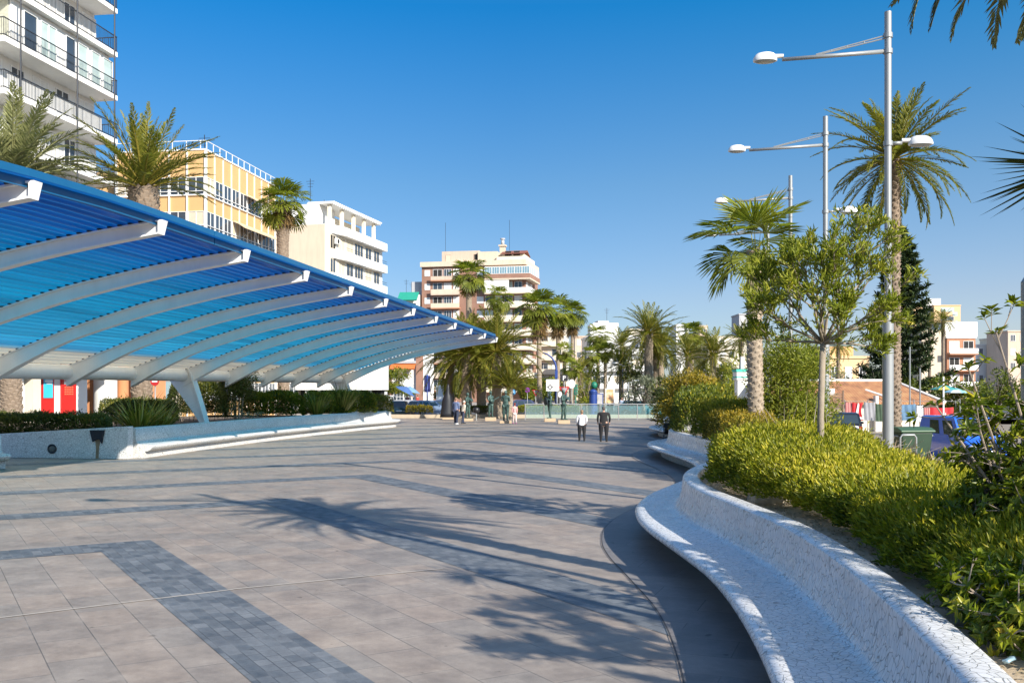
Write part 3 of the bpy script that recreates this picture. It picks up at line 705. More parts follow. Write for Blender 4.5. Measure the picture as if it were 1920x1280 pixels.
# ---- white building with plain beige side
r = thing("white_building", "white apartment building with plain beige side wall and rooftop pergola", "building", (PX(615, 108), 108, 0), R(-13.3))
D = 16.5
mb = MB(); mb.box(-8.5, 0, 0, D, 0, 20.4); b_ = mb.build("wall", W_white, r)
mb = MB(); mb.box(-8.5, -0.35, -0.05, -0.003, 0, 20.35); mb.build("side_wall", W_beige, r)
block(r, -6.5, -1.2, 0.05, 4.6, 20.402, 22.6, W_white, "penthouse")
block(r, -6.5, -2.6, 4.602, D-1, 20.402, 22.4, W_cream, "penthouse")
mb = MB(); mb.box(-2.6, 0.25, 0.3, D-1.2, 22.62, 22.75)
for y in np.arange(0.5, D-1.2, 0.55): mb.box(-2.6, 0.55, y, y+0.12, 22.752, 22.92)
mb.build("pergola", W_white, r)
for y in (0.6, 4.0, 7.4, 10.6, 13.8): mb = MB(); mb.box(-0.35, -0.05, y, y+0.5, 20.402, 22.62); mb.build("pergola_post", W_cream, r)
for k in range(7):
    z = 17.75-2.6*k
    mb = MB(); mb.prism([(0.004, 0.4), (0.55, 2.6), (0.75, 3.2), (0.75, D-0.2), (0.004, D-0.2)], z-0.95, z); mb.build("parapet_band", W_white, r)
    if k == 0: mb = MB(); mb.prism([(0.004, 0.4), (0.55, 2.6), (0.75, 3.2), (0.75, D-0.2), (0.004, D-0.2)], 19.5, 20.45); mb.build("parapet_band", W_white, r)
    for i, (y, wd, p) in enumerate(((1.2, 1.5, W_dark if k == 0 else W_glass), (3.6, 1.9, W_bblind), (6.0, 2.0, W_bblind if k == 0 else W_glass), (8.7, 2.6, W_glass), (11.7, 2.0, W_bblind if k % 2 else W_glass), (14.4, 1.9, W_glass))):
        win(r, 'R', y, z+0.05, wd, 1.55, p, 3 if wd > 2 else 2, 0.01, frame=W_cream)
    mb = MB(); mb.box(0.70, 0.73, 3.3, D-0.3, z+0.42, z+0.46); mb.box(0.70, 0.73, 3.3, D-0.3, z+0.2, z+0.23); mb.build("hand_rail", W_rail, r)
aircon(r, 'R', 2.0, 18.4, 0.02); antenna(r, -3, 2, 22.6, 3.2); antenna(r, -4, 8, 22.4, 2.2)
# ---- white metal-clad hall on columns
r = thing("white_hall", "white panel-clad hall on slim columns seen under the canopy tip", "building", (PX(716, 104), 104, 0), R(-3))
block(r, -18, 0, 0, 4, 2.35, 7.2, mat("white_cladding", (0.74, 0.74, 0.72), 0.6, 0.05, 0.7, stain=0.1), "cladding")
mb = MB()
for x in np.arange(-17.4, 0, 1.05): mb.box(x-0.012, x+0.012, -0.02, -0.002, 2.4, 7.15)
mb.build("panel_joints", W_grey, r)
block(r, -17.6, -0.4, 1.6, 3.8, 0, 2.348, W_dark, "recessed_wall")
for x in np.arange(-17.5, 0, 1.35): mb = MB(); mb.cs = True; mb.tube([(x, 0.4, 0), (x, 0.4, 2.348)], 0.17, 10); mb.build("column", W_frame, r)
# ---- long low shop row behind the left planter
o3 = street_pt(235, 38); r = thing("shop_row", "long pale shop row glimpsed below the canopy tube", "building", o3, SR)
L = yl(640, 38, o3)
block(r, -8, 0, 0, L, 0, 4.3, W_cream); block(r, -8, 1.0, -0.2, L, 4.302, 4.55, W_white, "roof_slab")
for i in range(14):
    y = 2+i*(L-4)/13; win(r, 'R', y, 0.4, (L-4)/13*0.72, 2.7, (W_glass, W_sky, W_bblind)[i % 3], 2, 0.0, frame=(W_frame, W_grey, W_frame)[i % 3])
# ---- brick apartment block
Yb = 190.0
r = thing("brick_apartment_block", "large brown brick apartment block with white balconies and glazed top corner", "building", (PX(985, Yb), Yb, 0), R(-12))
Wb = 20.6; Hb = PZ(490, Yb); fl = 2.68
def fx(px): return (PX(px, Yb)-PX(985, Yb))/math.cos(R(12))
block(r, -Wb, 0, 0, 13, 0, Hb-0.6, W_brick); block(r, -Wb-0.2, 0.2, -0.5, 13.2, Hb-0.598, Hb+0.35, W_beige, "parapet")
block(r, fx(822), fx(894), 1.5, 11, Hb+0.352, PZ(465, Yb), W_pink, "penthouse"); block(r, fx(893), fx(930), 1.0, 10, Hb+0.352, PZ(468, Yb), W_beige, "penthouse")
block(r, fx(930), fx(986), 0.4, 9, Hb+0.352, PZ(488, Yb)+0.9, W_cream, "terrace_wall")
block(r, fx(938), fx(980), 1.5, 6, PZ(488, Yb)+0.902, PZ(474, Yb), W_cream, "roof_house")
mb = MB(); zr_ = PZ(474, Yb); mb.xprism([(0.6, zr_), (3.8, zr_+1.0), (7.0, zr_), (3.8, zr_+0.72)], fx(936), fx(982)); mb.build("roof", mat("roof_tile_dark", (0.26, 0.09, 0.06), 0.8, 0.2, 2), r)
for a in (950, 966): win(r, 'F', fx(a), PZ(487, Yb)+1.05, 1.3, 0.95, W_dark, 1, -1.49, frame=W_brick)
win(r, 'F', fx(835), Hb+0.5, 1.1, 1.4, W_bblind, 1, -1.49, frame=W_pink); win(r, 'F', fx(888), Hb+0.7, 0.8, 1.2, W_dark, 1, -1.49, frame=W_pink)
for px_, h in ((825, 6.0), (949, 6.5)): antenna(r, fx(px_), 3, PZ(466, Yb) if px_ < 900 else PZ(470, Yb), h)
mb = MB(); mb.box(fx(935)-0.5, fx(935)+0.5, 3, 4, PZ(476, Yb), PZ(456, Yb)); mb.box(fx(935)-0.7, fx(935)+0.7, 2.8, 4.2, PZ(456, Yb)+0.002, PZ(454, Yb)+0.1); mb.build("chimney", W_beige, r)
for k in range(10):
    z = Hb-0.6-fl*(k+1)
    if z < 0.5: break
    # left bay of loggias
    mb = MB(); mb.box(fx(807), fx(862), -0.9, -0.004, z-0.2, z+0.02); bal = mb.build("balcony", W_obrick if k % 2 == 0 else W_pink, r)
    mb = MB(); mb.box(fx(807), fx(862), -0.9, -0.82, z+0.022, z+(0.9 if k % 3 else 0.75)); mb.build("railing", W_beige if k % 3 else W_pink, bal)
    win(r, 'F', fx(798), z+0.9, 1.1, 1.2, W_blind, 2, 0.0)
    win(r, 'F', (fx(808)+fx(828))/2, z+0.1, abs(fx(828)-fx(808))-0.2, 2.1, W_dark if k in (0, 2) else W_glass, 2, 0.0)
    win(r, 'F', (fx(829)+fx(846))/2, z+0.5, abs(fx(846)-fx(829))-0.2, 1.7, W_blind if k == 1 else W_glass, 3, 0.0)
    win(r, 'F', (fx(847)+fx(861))/2, z+0.5, 1.2, 1.7, W_blind, 2, 0.0)
    win(r, 'F', fx(900), z+0.8, 1.3, 1.3, W_blind, 2, 0.0)
    # right bay
    if k == 0:
        mb = MB(); mb.box(fx(911), 1.2, -1.6, 9.0, z-0.25, z); bal = mb.build("balcony", W_beige, r)
        mb = MB(); mb.box(fx(911), 1.2, -1.6, -1.5, z+0.002, z+0.85); mb.box(1.1, 1.2, -1.498, 9.0, z+0.002, z+0.85); mb.build("railing", W_brick, bal)
        n = 6; wl = (1.1-fx(911))/n
        block(r, fx(911)+0.1, 1.05, -1.42, 8.8, z+0.004, z+2.3, W_cream, "glazed_bay")
        for i in range(n): win(r, 'F', fx(911)+wl*(i+0.5), z+0.86, wl-0.05, 1.35, W_sky, 3, 1.42)
        for i in range(5): win(r, 'R', -0.4+1.9*i, z+0.86, 1.7, 1.35, W_sky, 2, 1.055)
    else:
        dep = 1.5
        mb = MB(); mb.box(fx(911), 1.2, -dep, 7.5, z-0.25, z); bal = mb.build("balcony", W_beige, r)
        mb = MB(); mb.box(fx(911), fx(957), -dep, -dep+0.1, z+0.002, z+2.35 if k == 1 else z+0.95); mb.box(fx(957)+0.01, 1.2, -dep, -dep+0.08, z+0.002, z+0.9); mb.box(1.12, 1.2, -dep+0.1, 7.5, z+0.002, z+0.9); mb.build("railing", W_white if k == 1 else W_cream, bal)
        for i in range(4): win(r, 'F', fx(917)+i*1.9, z+0.1, 1.5, 2.1, (W_glass, W_blind, W_glass, W_pale)[(i+k) % 4], 2, 0.0)
        for i in range(3): win(r, 'R', 1.5+2.2*i, z+0.1, 1.5, 2.1, (W_glass, W_blind)[(i+k) % 2], 2, 0.0)
mb = MB(); mb.cs = True; mb.lathe([(0.35, 0), (0.35, 0.8), (0.15, 1.0), (0.5, 1.1), (0.5, 1.3)], 10, (fx(935), 3.5, PZ(454, Yb)+0.1)); mb.build("vent", W_grey, r)
# neighbours left of it
r = thing("awning_house", "small building with green awning peeping over the canopy, left of the brick block", "building", (PX(789, 194), 194, 0), R(-8))
Ha = PZ(552, 194); block(r, -4.4, -0.3, 0, 8, 0, Ha, W_white)
mb = MB(); mb.xprism([(-2.0, Ha-1.4), (-0.004, Ha+0.3), (-0.004, Ha+0.5), (-2.2, Ha-1.2)], -4.2, -0.35); mb.build("awning", mat("green_awning", (0.02, 0.30, 0.21), 0.7, 0.1, 2), r)
block(r, -2.3, -0.2, 2, 8, Ha+0.002, PZ(526, 194), W_grey, "stair_tower"); win(r, 'F', -2.4, Ha-2.9, 3.0, 1.3, W_glass, 3); antenna(r, -3.4, 2, Ha, 3.2); antenna(r, -2.6, 3, Ha, 2.8)
for i in range(5): win(r, 'F', -2.4, Ha-5.7-2.7*i, 3.0, 1.3, W_blind if i % 2 else W_glass, 3)
r = thing("cafe_building", "grey and white building with brown pillars and an orange awning behind the parked cars", "building", (PX(792, 160), 160, 0), R(-6))
block(r, -9.2, 0, 0, 10, 0, 12.5, W_white)
for x in (-8.9, -5.6, -0.4): mb = MB(); mb.box(x-0.55, x+0.55, -0.5, -0.003, 0, 12.4); mb.build("pillar", W_brick, r)
mb = MB(); mb.xprism([(-1.6, 5.55), (-0.51, 6.4), (-0.51, 6.55), (-1.8, 5.7)], -5.0, -1.0); mb.build("awning", mat("orange_awning", (0.62, 0.16, 0.04), 0.7, 0.1, 2), r)
for z in (0.3, 3.2, 7.0, 9.8):
    for x in (-7.3, -3.9, -2.1): win(r, 'F', x, z, 1.6 if x > -7 else 2.2, 1.9, (W_glass, W_blind)[int(z) % 2], 3, 0, 2)
mb = MB(); mb.box(-5.0, -0.96, -0.8, -0.004, 6.6, 7.0); mb.build("balcony", W_grey, r)
# ---- pale buildings to the right of the palms
def simple(label, px0, px1, pyt, Y, m, rz=0.0, dep=10, fl=2.8, cols=4, wm=None, bands=False, z0=0.0, roof=None, wset=None, name="apartment_building", side=None):
    """apartment building whose front shows between two photo columns"""
    Wd = PX(px1, Y)-PX(px0, Y); H = PZ(pyt, Y)-z0
    r = thing(name, label, "building", (PX(px1, Y), Y, z0), R(rz)); block(r, -Wd, 0, 0, dep, 0, H, m)
    mb = MB(); mb.box(-Wd-0.15, 0.15, -0.15, dep+0.15, H+0.002, H+0.3); mb.build("parapet", roof or m, r)
    k = 0; z = H-fl+0.2; ws = wset or (W_glass, W_blind, W_glass, W_bblind)
    while z > 0.3:
        for i in range(cols):
            a = -Wd*(i+0.5)/cols; win(r, 'F', a, z+(0.1 if bands else 0.7), Wd/cols*(0.72 if bands else 0.5), 2.0 if bands else 1.35, ws[(i+k*3) % len(ws)], 2, 0.0)
        if side:
            for i in range(3): win(r, side, dep*(i+0.5)/3, z+0.7, 1.3, 1.35, ws[(i+k) % len(ws)], 2, Wd if side == 'L' else 0.0)
        if bands:
            mb = MB(); mb.box(-Wd, 0, -1.1, -0.004, z-0.2, z+0.0); b2 = mb.build("balcony", m, r); mb = MB(); mb.box(-Wd, 0, -1.1, -1.02, z+0.002, z+0.85); mb.build("railing", roof or m, b2)
        z -= fl; k += 1
    return r, Wd, H
simple("cream building with orange ground floor awning right of the palm cluster", 1006, 1056, 597, 200, W_cream, -10, 9, 2.8, 2, bands=True, side='R')
r, Wd, H = simple("white terraced building behind the park palms, with cubic roof storey", 1107, 1216, 632, 180, W_white, 4, 12, 3.1, 3, bands=True)
block(r, -Wd+0.6, -Wd+5.2, 1, 8, H+0.302, PZ(605, 180), W_white, "roof_house"); block(r, -Wd+0.1, -Wd+0.6, 1, 3, H+0.302, PZ(607, 180), W_white, "chimney")
block(r, -Wd+1.6, -Wd+3.6, 2, 6, PZ(605, 180)+0.002, PZ(600, 180), W_grey, "water_tank"); antenna(r, -Wd+3.4, 3, PZ(600, 180), 2.4)
block(r, -3.2, -0.3, 1, 6, H+0.302, H+1.6, W_cream, "roof_house")
for lab, px0, px1, pyt, Y, m, c in (("brownish house in the gap left of the white terraced building", 1078, 1108, 632, 230, W_pink, 2), ("white house with roof room behind the big date palm's right side", 1268, 1292, 610, 240, W_white, 2),
        ("narrow house with brown chimney-like stair head above the park", 1312, 1326, 612, 245, W_pink, 1), ("low white house above the bright date palm", 1327, 1400, 632, 235, W_cream, 4), ("grey apartment block left of the stout fan palm trunk", 1386, 1412, 590, 260, W_grey, 2),
        ("white flats right of the stout fan palm, seen through the oleander", 1440, 1560, 655, 220, W_white, 5)):
    simple(lab, px0, px1, pyt, Y, m, 0, 9, 2.8, c)
# ---- right-hand side
r, Wd, H = simple("low ochre house with flat roof behind the tiled sheds", 1548, 1630, 672, 115, W_peach, 6, 9, 3.2, 3, z0=-0.5)
block(r, -Wd, -1.0, 2, 8, H+0.302, PZ(648, 115)+0.5, W_yellow, "roof_house")
r, Wd, H = simple("tall ochre tower block, highest on the right skyline", 1752, 1801, 573, 330, W_peach, -2, 12, 2.9, 1, z0=-0.5, wset=(W_pale, W_glass))
block(r, -Wd-2.2, -Wd-0.02, 2, 10, 0, H-0.4, W_grey, "stair_tower"); block(r, -Wd-6.0, -Wd-2.22, 3, 10, 0, H+0.2, W_peach, "rear_wing"); block(r, -Wd-1.8, -Wd+3.0, 2, 8, H+0.302, H+2.6, W_white, "roof_house")
for k in range(8): win(r, 'F', -1.8, H-3.4-2.9*k, 1.6, 1.3, W_pale, 2)
r, Wd, H = simple("orange brick flats with white balconies right of the tiered pine", 1776, 1829, 634, 165, W_obrick, 0, 10, 2.75, 2, bands=True, z0=-0.5, roof=W_white, wset=(W_dark, W_blind))
block(r, -Wd-4.0, -Wd-0.02, 0.6, 10, 0, H+1.4, W_beige, "side_wall"); block(r, -Wd, 0.8, 1, 9, H+0.302, H+2.8, W_white, "roof_storey")
for lab, px0, px1, pyt, Y, m, c in (("row of white low houses right of the orange brick flats", 1832, 1876, 648, 210, W_white, 3), ("cream house right of the white low houses", 1872, 1893, 634, 225, W_cream, 1), ("brown house half hidden at the right photo edge", 1890, 1945, 622, 200, W_pink, 3)):
    simple(lab, px0, px1, pyt, Y, m, 0, 9, 2.8, c, z0=-0.5)
# long shed with weathered tile roof
M_tile, t_, bs_ = nodes_of("clay_roof_tiles")
tc_ = t_.nodes.new("ShaderNodeTexCoord"); wv_ = t_.nodes.new("ShaderNodeTexWave"); wv_.bands_direction = 'X'; wv_.inputs["Scale"].default_value = 1.6; wv_.inputs["Distortion"].default_value = 0.6
t_.links.new(tc_.outputs["Object"], wv_.inputs[0])
c_ = ramp(t_, noise(t_, 1.3, 8, 0.78), [(0.35, (0.16, 0.085, 0.045)), (0.48, (0.36, 0.16, 0.075)), (0.6, (0.46, 0.25, 0.11)), (0.72, (0.34, 0.24, 0.12))])
c_ = mixc(t_, 0.5, c_, ramp(t_, wv_.outputs["Fac"], [(0.2, (0.5, 0.5, 0.5)), (0.7, (1.15, 1.15, 1.15))]), 'MULTIPLY')
t_.links.new(c_, bs_.inputs["Base Color"]); bs_.inputs["Roughness"].default_value = 0.9
Ys = 70.0
r = thing("tiled_shed", "long low shed with weathered orange tile roof behind the car park", "building", (PX(1765, Ys), Ys, -0.55), R(4))
Wd = PX(1765, Ys)-PX(1490, Ys); ze, zr_ = PZ(755, Ys)+0.55, PZ(714, Ys+3)+0.55
block(r, -Wd, 0, 0.4, 6.5, 0, ze-0.1, W_cream)
mb = MB(); x1r = -1.9
mb.add([(-Wd-0.3, 0, ze), (0.3, 0, ze), (x1r, 3.4, zr_), (-Wd+0.6, 3.4, zr_), (-Wd-0.3, 6.9, ze), (0.3, 6.9, ze), (-Wd-0.3, 0, ze-0.12), (0.3, 0, ze-0.12), (0.3, 6.9, ze-0.12), (-Wd-0.3, 6.9, ze-0.12)],
    [(0, 1, 2, 3), (4, 3, 2, 5), (0, 3, 4), (1, 5, 2), (6, 7, 1, 0), (7, 8, 5, 1), (9, 8, 7, 6), (6, 0, 4, 9)])
rf = mb.build("roof", M_tile, r)
mb = MB(); mb.tube([(-Wd+0.6, 3.4, zr_+0.03), (x1r, 3.4, zr_+0.03), (0.3, 0, ze+0.05)], 0.12, 6); mb.tube([(-4.6, 2.0, ze+0.9), (-3.0, 0, ze+0.08)], 0.10, 6); mb.build("ridge", W_white, rf)
mb = MB(); mb.box(-7.6, -7.2, 1.2, 1.6, ze+0.3, ze+1.0); mb.build("chimney", W_white, rf)
mb = MB(); mb.box(-4.75, -4.55, -0.02, 0.38, 0, ze+0.5); mb.build("post", W_white, r)
win(r, 'F', -1.8, 0.9, 1.5, 1.1, W_glass, 2, -0.38)
# small red-roofed kiosk with white chimney, blue-doored house
r = thing("kiosk_house", "small white house with red roof and tall turquoise-capped chimney", "building", (PX(1425, 62), 62, -0.55), R(4))
Wd = PX(1425, 62)-PX(1352, 62); ze = PZ(772, 62)+0.55
block(r, -Wd, 0, 0.2, 4, 0, ze, W_white)
mb = MB(); z1 = PZ(738, 62)+0.55; mb.xprism([(0, ze), (2.1, z1), (4.2, ze), (2.1, z1-0.15)], -Wd*0.72, 0.1); mb.build("roof", mat("red_tile", (0.38, 0.09, 0.06), 0.85, 0.25, 3), r)
mb = MB(); xc = PX(1394, 62)-PX(1425, 62); mb.box(xc-0.38, xc+0.38, 0.0, 0.7, 0, PZ(712, 62)+0.55); mb.box(xc-0.46, xc+0.46, -0.08, 0.78, PZ(712, 62)+0.552, PZ(697, 62)+0.55); ch = mb.build("chimney", W_white, r)
mb = MB(); mb.box(xc-0.5, xc+0.5, -0.12, 0.82, PZ(697, 62)+0.552, PZ(693, 62)+0.58); mb.box(xc-0.48, xc+0.48, -0.1, 0.8, PZ(708, 62)+0.55, PZ(706, 62)+0.56); mb.build("chimney_cap", mat("turquoise_trim", (0.05, 0.45, 0.36), 0.6), ch)
mb = MB(); mb.box(xc-0.1, xc+0.12, 0.3, 0.5, PZ(693, 62)+0.6, PZ(668, 62)+0.55); mb.build("flue", W_grey, ch)
mb = MB(); mb.box(-Wd-0.2, -Wd+0.1, 0, 0.3, 0, PZ(724, 62)+0.5); mb.build("post", W_white, r)
mb = MB(); mb.box(-Wd+0.35, -Wd+1.15, 0.16, 0.196, 1.2, 2.3); mb.build("mural", mat("blue_mural", (0.08, 0.22, 0.30), 0.6, 0.6, 4), r)
r = thing("blue_door_house", "white house with blue door and a strip of orange tiles", "building", (PX(1482, 60), 60, -0.55), R(3))
Wd = PX(1482, 60)-PX(1424, 60); ze = PZ(735, 60)+0.55
block(r, -Wd, 0, 0, 5, 0, ze, W_white); mb = MB(); mb.xprism([(-0.35, ze-0.05), (2.5, ze+0.75), (2.5, ze+0.55), (-0.35, ze-0.22)], -Wd-0.1, 0.1); mb.build("roof", M_tile, r)
xd = PX(1470, 60)-PX(1482, 60); mb = MB(); mb.box(xd-0.5, xd+0.42, -0.06, -0.004, 0.02, PZ(752, 60)+0.55); mb.build("door", mat("blue_paint", (0.02, 0.16, 0.52), 0.5, 0.1, 2), r)
mb = MB(); mb.box(-Wd+0.1, -Wd+0.5, -0.05, -0.004, 0.02, 1.9); mb.build("door", mat("brown_paint", (0.25, 0.08, 0.04), 0.6), r)
# brown lattice fence panel next to the shed
r = thing("slat_fence", "brown wooden slat fence between the blue-doored house and the black car", "fence", (PX(1495, 66), 66, -0.55), R(3))
mb = MB(); Lf = PX(1582, 66)-PX(1495, 66); zf = PZ(737, 66)+0.55
for i in range(26): mb.box(0, Lf, -0.02, 0.02, 0.1+zf*i/26.5, 0.1+zf*(i+0.62)/26.5)
mb.build("slats", mat("fence_wood", (0.20, 0.13, 0.09), 0.85, 0.25, 3), r)
for x in (0.0, Lf/2, Lf): mb = MB(); mb.box(x-0.05, x+0.05, -0.08, -0.022, 0, zf+0.2); mb.build("post", mat("fence_wood", (0.20, 0.13, 0.09), 0.85), r)
# ================================================================ palms, trees, hedges
LM_date = leafmat("date_frond", [(0.0, (0.07, 0.08, 0.012)), (0.45, (0.22, 0.225, 0.035)), (0.8, (0.38, 0.33, 0.06)), (1.0, (0.50, 0.34, 0.08))], 0.45, 0.4)
LM_grey = leafmat("grey_frond", [(0.0, (0.07, 0.08, 0.035)), (0.5, (0.19, 0.20, 0.08)), (0.85, (0.31, 0.31, 0.14)), (1.0, (0.38, 0.30, 0.14))], 0.3, 0.4)
LM_fan = leafmat("fan_leaf", [(0.0, (0.08, 0.10, 0.012)), (0.5, (0.26, 0.29, 0.04)), (0.85, (0.42, 0.40, 0.06)), (1.0, (0.50, 0.36, 0.08))], 0.5, 0.4)
LM_dead = leafmat("dead_frond", [(0.0, (0.10, 0.065, 0.035)), (0.6, (0.26, 0.17, 0.08)), (1.0, (0.42, 0.27, 0.08))], 0.2, 0.7)
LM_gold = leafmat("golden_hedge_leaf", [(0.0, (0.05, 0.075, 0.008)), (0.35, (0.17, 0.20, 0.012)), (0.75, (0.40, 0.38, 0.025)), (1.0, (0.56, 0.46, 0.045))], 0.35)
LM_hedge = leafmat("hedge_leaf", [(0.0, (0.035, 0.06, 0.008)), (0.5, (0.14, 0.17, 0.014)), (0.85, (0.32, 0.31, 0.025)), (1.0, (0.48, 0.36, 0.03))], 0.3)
LM_yel = leafmat("yellow_bush_leaf", [(0.0, (0.08, 0.09, 0.01)), (0.4, (0.24, 0.20, 0.018)), (1.0, (0.52, 0.34, 0.03))], 0.3)
LM_dark = leafmat("dark_leaf", [(0.0, (0.02, 0.035, 0.008)), (0.6, (0.075, 0.095, 0.016)), (1.0, (0.22, 0.20, 0.03))], 0.2)
LM_pine = leafmat("pine_needle", [(0.0, (0.01, 0.022, 0.008)), (0.6, (0.035, 0.06, 0.015)), (1.0, (0.11, 0.13, 0.025))], 0.15, 0.5)
LM_ole = leafmat("oleander_leaf", [(0.0, (0.12, 0.15, 0.018)), (0.5, (0.29, 0.32, 0.04)), (0.85, (0.48, 0.45, 0.06)), (1.0, (0.60, 0.48, 0.09))], 0.45)
LM_pit = leafmat("pittosporum_leaf", [(0.0, (0.06, 0.10, 0.008)), (0.5, (0.20, 0.25, 0.02)), (0.85, (0.38, 0.38, 0.035)), (1.0, (0.55, 0.43, 0.05))], 0.38, 0.35)
LM_olive = leafmat("olive_leaf", [(0.0, (0.08, 0.10, 0.06)), (0.6, (0.20, 0.22, 0.14)), (1.0, (0.33, 0.33, 0.22))], 0.2)
LM_sil = leafmat("silver_leaf", [(0.0, (0.08, 0.11, 0.07)), (1.0, (0.30, 0.35, 0.25))], 0.2)
LM_grass = leafmat("grass_blade", [(0.0, (0.08, 0.09, 0.014)), (0.6, (0.26, 0.25, 0.04)), (1.0, (0.48, 0.38, 0.12))], 0.3)
LM_straw = leafmat("dry_grass", [(0.0, (0.14, 0.10, 0.06)), (0.6, (0.30, 0.23, 0.14)), (1.0, (0.48, 0.40, 0.26))], 0.2)
M_trunk = mat("palm_trunk", (0.27, 0.205, 0.15), 0.9, 0.3, 5, 0.6, 16)
M_trunk2 = mat("pale_palm_trunk", (0.36, 0.29, 0.215), 0.9, 0.3, 5, 0.6, 16)
M_bark = mat("bark", (0.24, 0.19, 0.15), 0.9, 0.3, 6, 0.5, 30)
M_twig = mat("dry_twig", (0.33, 0.27, 0.21), 0.9, 0.3, 6)
M_stalk = mat("petiole", (0.28, 0.24, 0.06), 0.6, 0.2, 5)

def frond(lb, rng, base, az, el, L, droop, nl, ll, tint, vee=0.5, lw=0.03, rach=True):
    u = np.linspace(0, 1, nl); n = nl
    th = el-droop*u**1.4
    ds = L/(nl-1)
    hx = np.concatenate([[0], np.cumsum(np.cos(th[:-1])*ds)]); hz = np.concatenate([[0], np.cumsum(np.sin(th[:-1])*ds)])
    tw = rng.normal()*0.12*u
    ca, sa = np.cos(az+tw), np.sin(az+tw)
    Pp = np.stack([base[0]+hx*ca, base[1]+hx*sa, base[2]+hz], 1)
    T = np.stack([np.cos(th)*ca, np.cos(th)*sa, np.sin(th)], 1)
    Sd = np.stack([-np.sin(az+tw), np.cos(az+tw), np.zeros(n)], 1); Un = np.cross(Sd, T)*-1
    Un = np.where(Un[:, 2:3] < 0, -Un, Un)
    m = u > 0.12
    for sg in (-1, 1):
        ln = ll*(np.sin(np.pi*np.clip(0.16+0.80*u, 0, 1))**0.75)*(0.85+0.3*rng.random(n))
        a = 1.05-0.55*u
        D = T*np.cos(a)[:, None]+(Sd*sg*(1-vee*0.25)+Un*vee*(0.6+0.5*rng.random((n, 1))))*np.sin(a)[:, None]
        D[:, 2] -= 0.28*u
        D += rng.normal(size=D.shape)*0.10
        tt = np.clip(tint+rng.normal(size=n)*0.10-0.08, 0, 1)
        lb.blades(Pp[m], D[m], Un[m]+Sd[m]*0.3*sg, ln[m], lw, tt[m], 0.1, 0.06)
    if rach:
        wv = (0.030*(1-u)+0.006)*(L/2.6)
        V = np.concatenate([Pp+Sd*wv[:, None], Pp-Sd*wv[:, None], Pp-Un*wv[:, None]*1.2])
        i = np.arange(n-1); Tt = []
        for a_, b_ in ((0, 1), (1, 2), (2, 0)):
            Tt += [np.stack([a_*n+i, b_*n+i, b_*n+i+1], 1), np.stack([a_*n+i, b_*n+i+1, a_*n+i+1], 1)]
        Tt = np.concatenate(Tt); lb.add(V, Tt, np.full(len(Tt), 0.85))
def date_crown(seed, N=46, L=2.8, nl=34, ll=0.42, emin=-35, emax=85, droop=1.1, lw=0.035, mt=None, vee=0.5, name="crown", azr=None):
    rng = np.random.default_rng(seed); lb = LB()
    for i in range(N):
        q = (i+0.5)/N
        el = R(emax+(emin-emax)*q**0.85+rng.normal()*7)
        az = i*2.39996+rng.normal()*0.15
        if azr: az = azr[0]+(azr[1]-azr[0])*rng.random()
        tint = 0.62-0.30*q+rng.normal()*0.10+(0.35 if q > 0.9 and rng.random() < 0.4 else 0)
        r0 = 0.10
        frond(lb, rng, (r0*math.cos(az), r0*math.sin(az), 0.25*(1-q)), az, el, L*(0.8+0.3*rng.random())*(0.75+0.25*min(1, q*4)), droop*(0.55+0.7*rng.random())*(0.35+0.65*min(1, q*2.2)), nl, ll, tint, vee, lw)
    return lb.mesh(name, mt or LM_date)
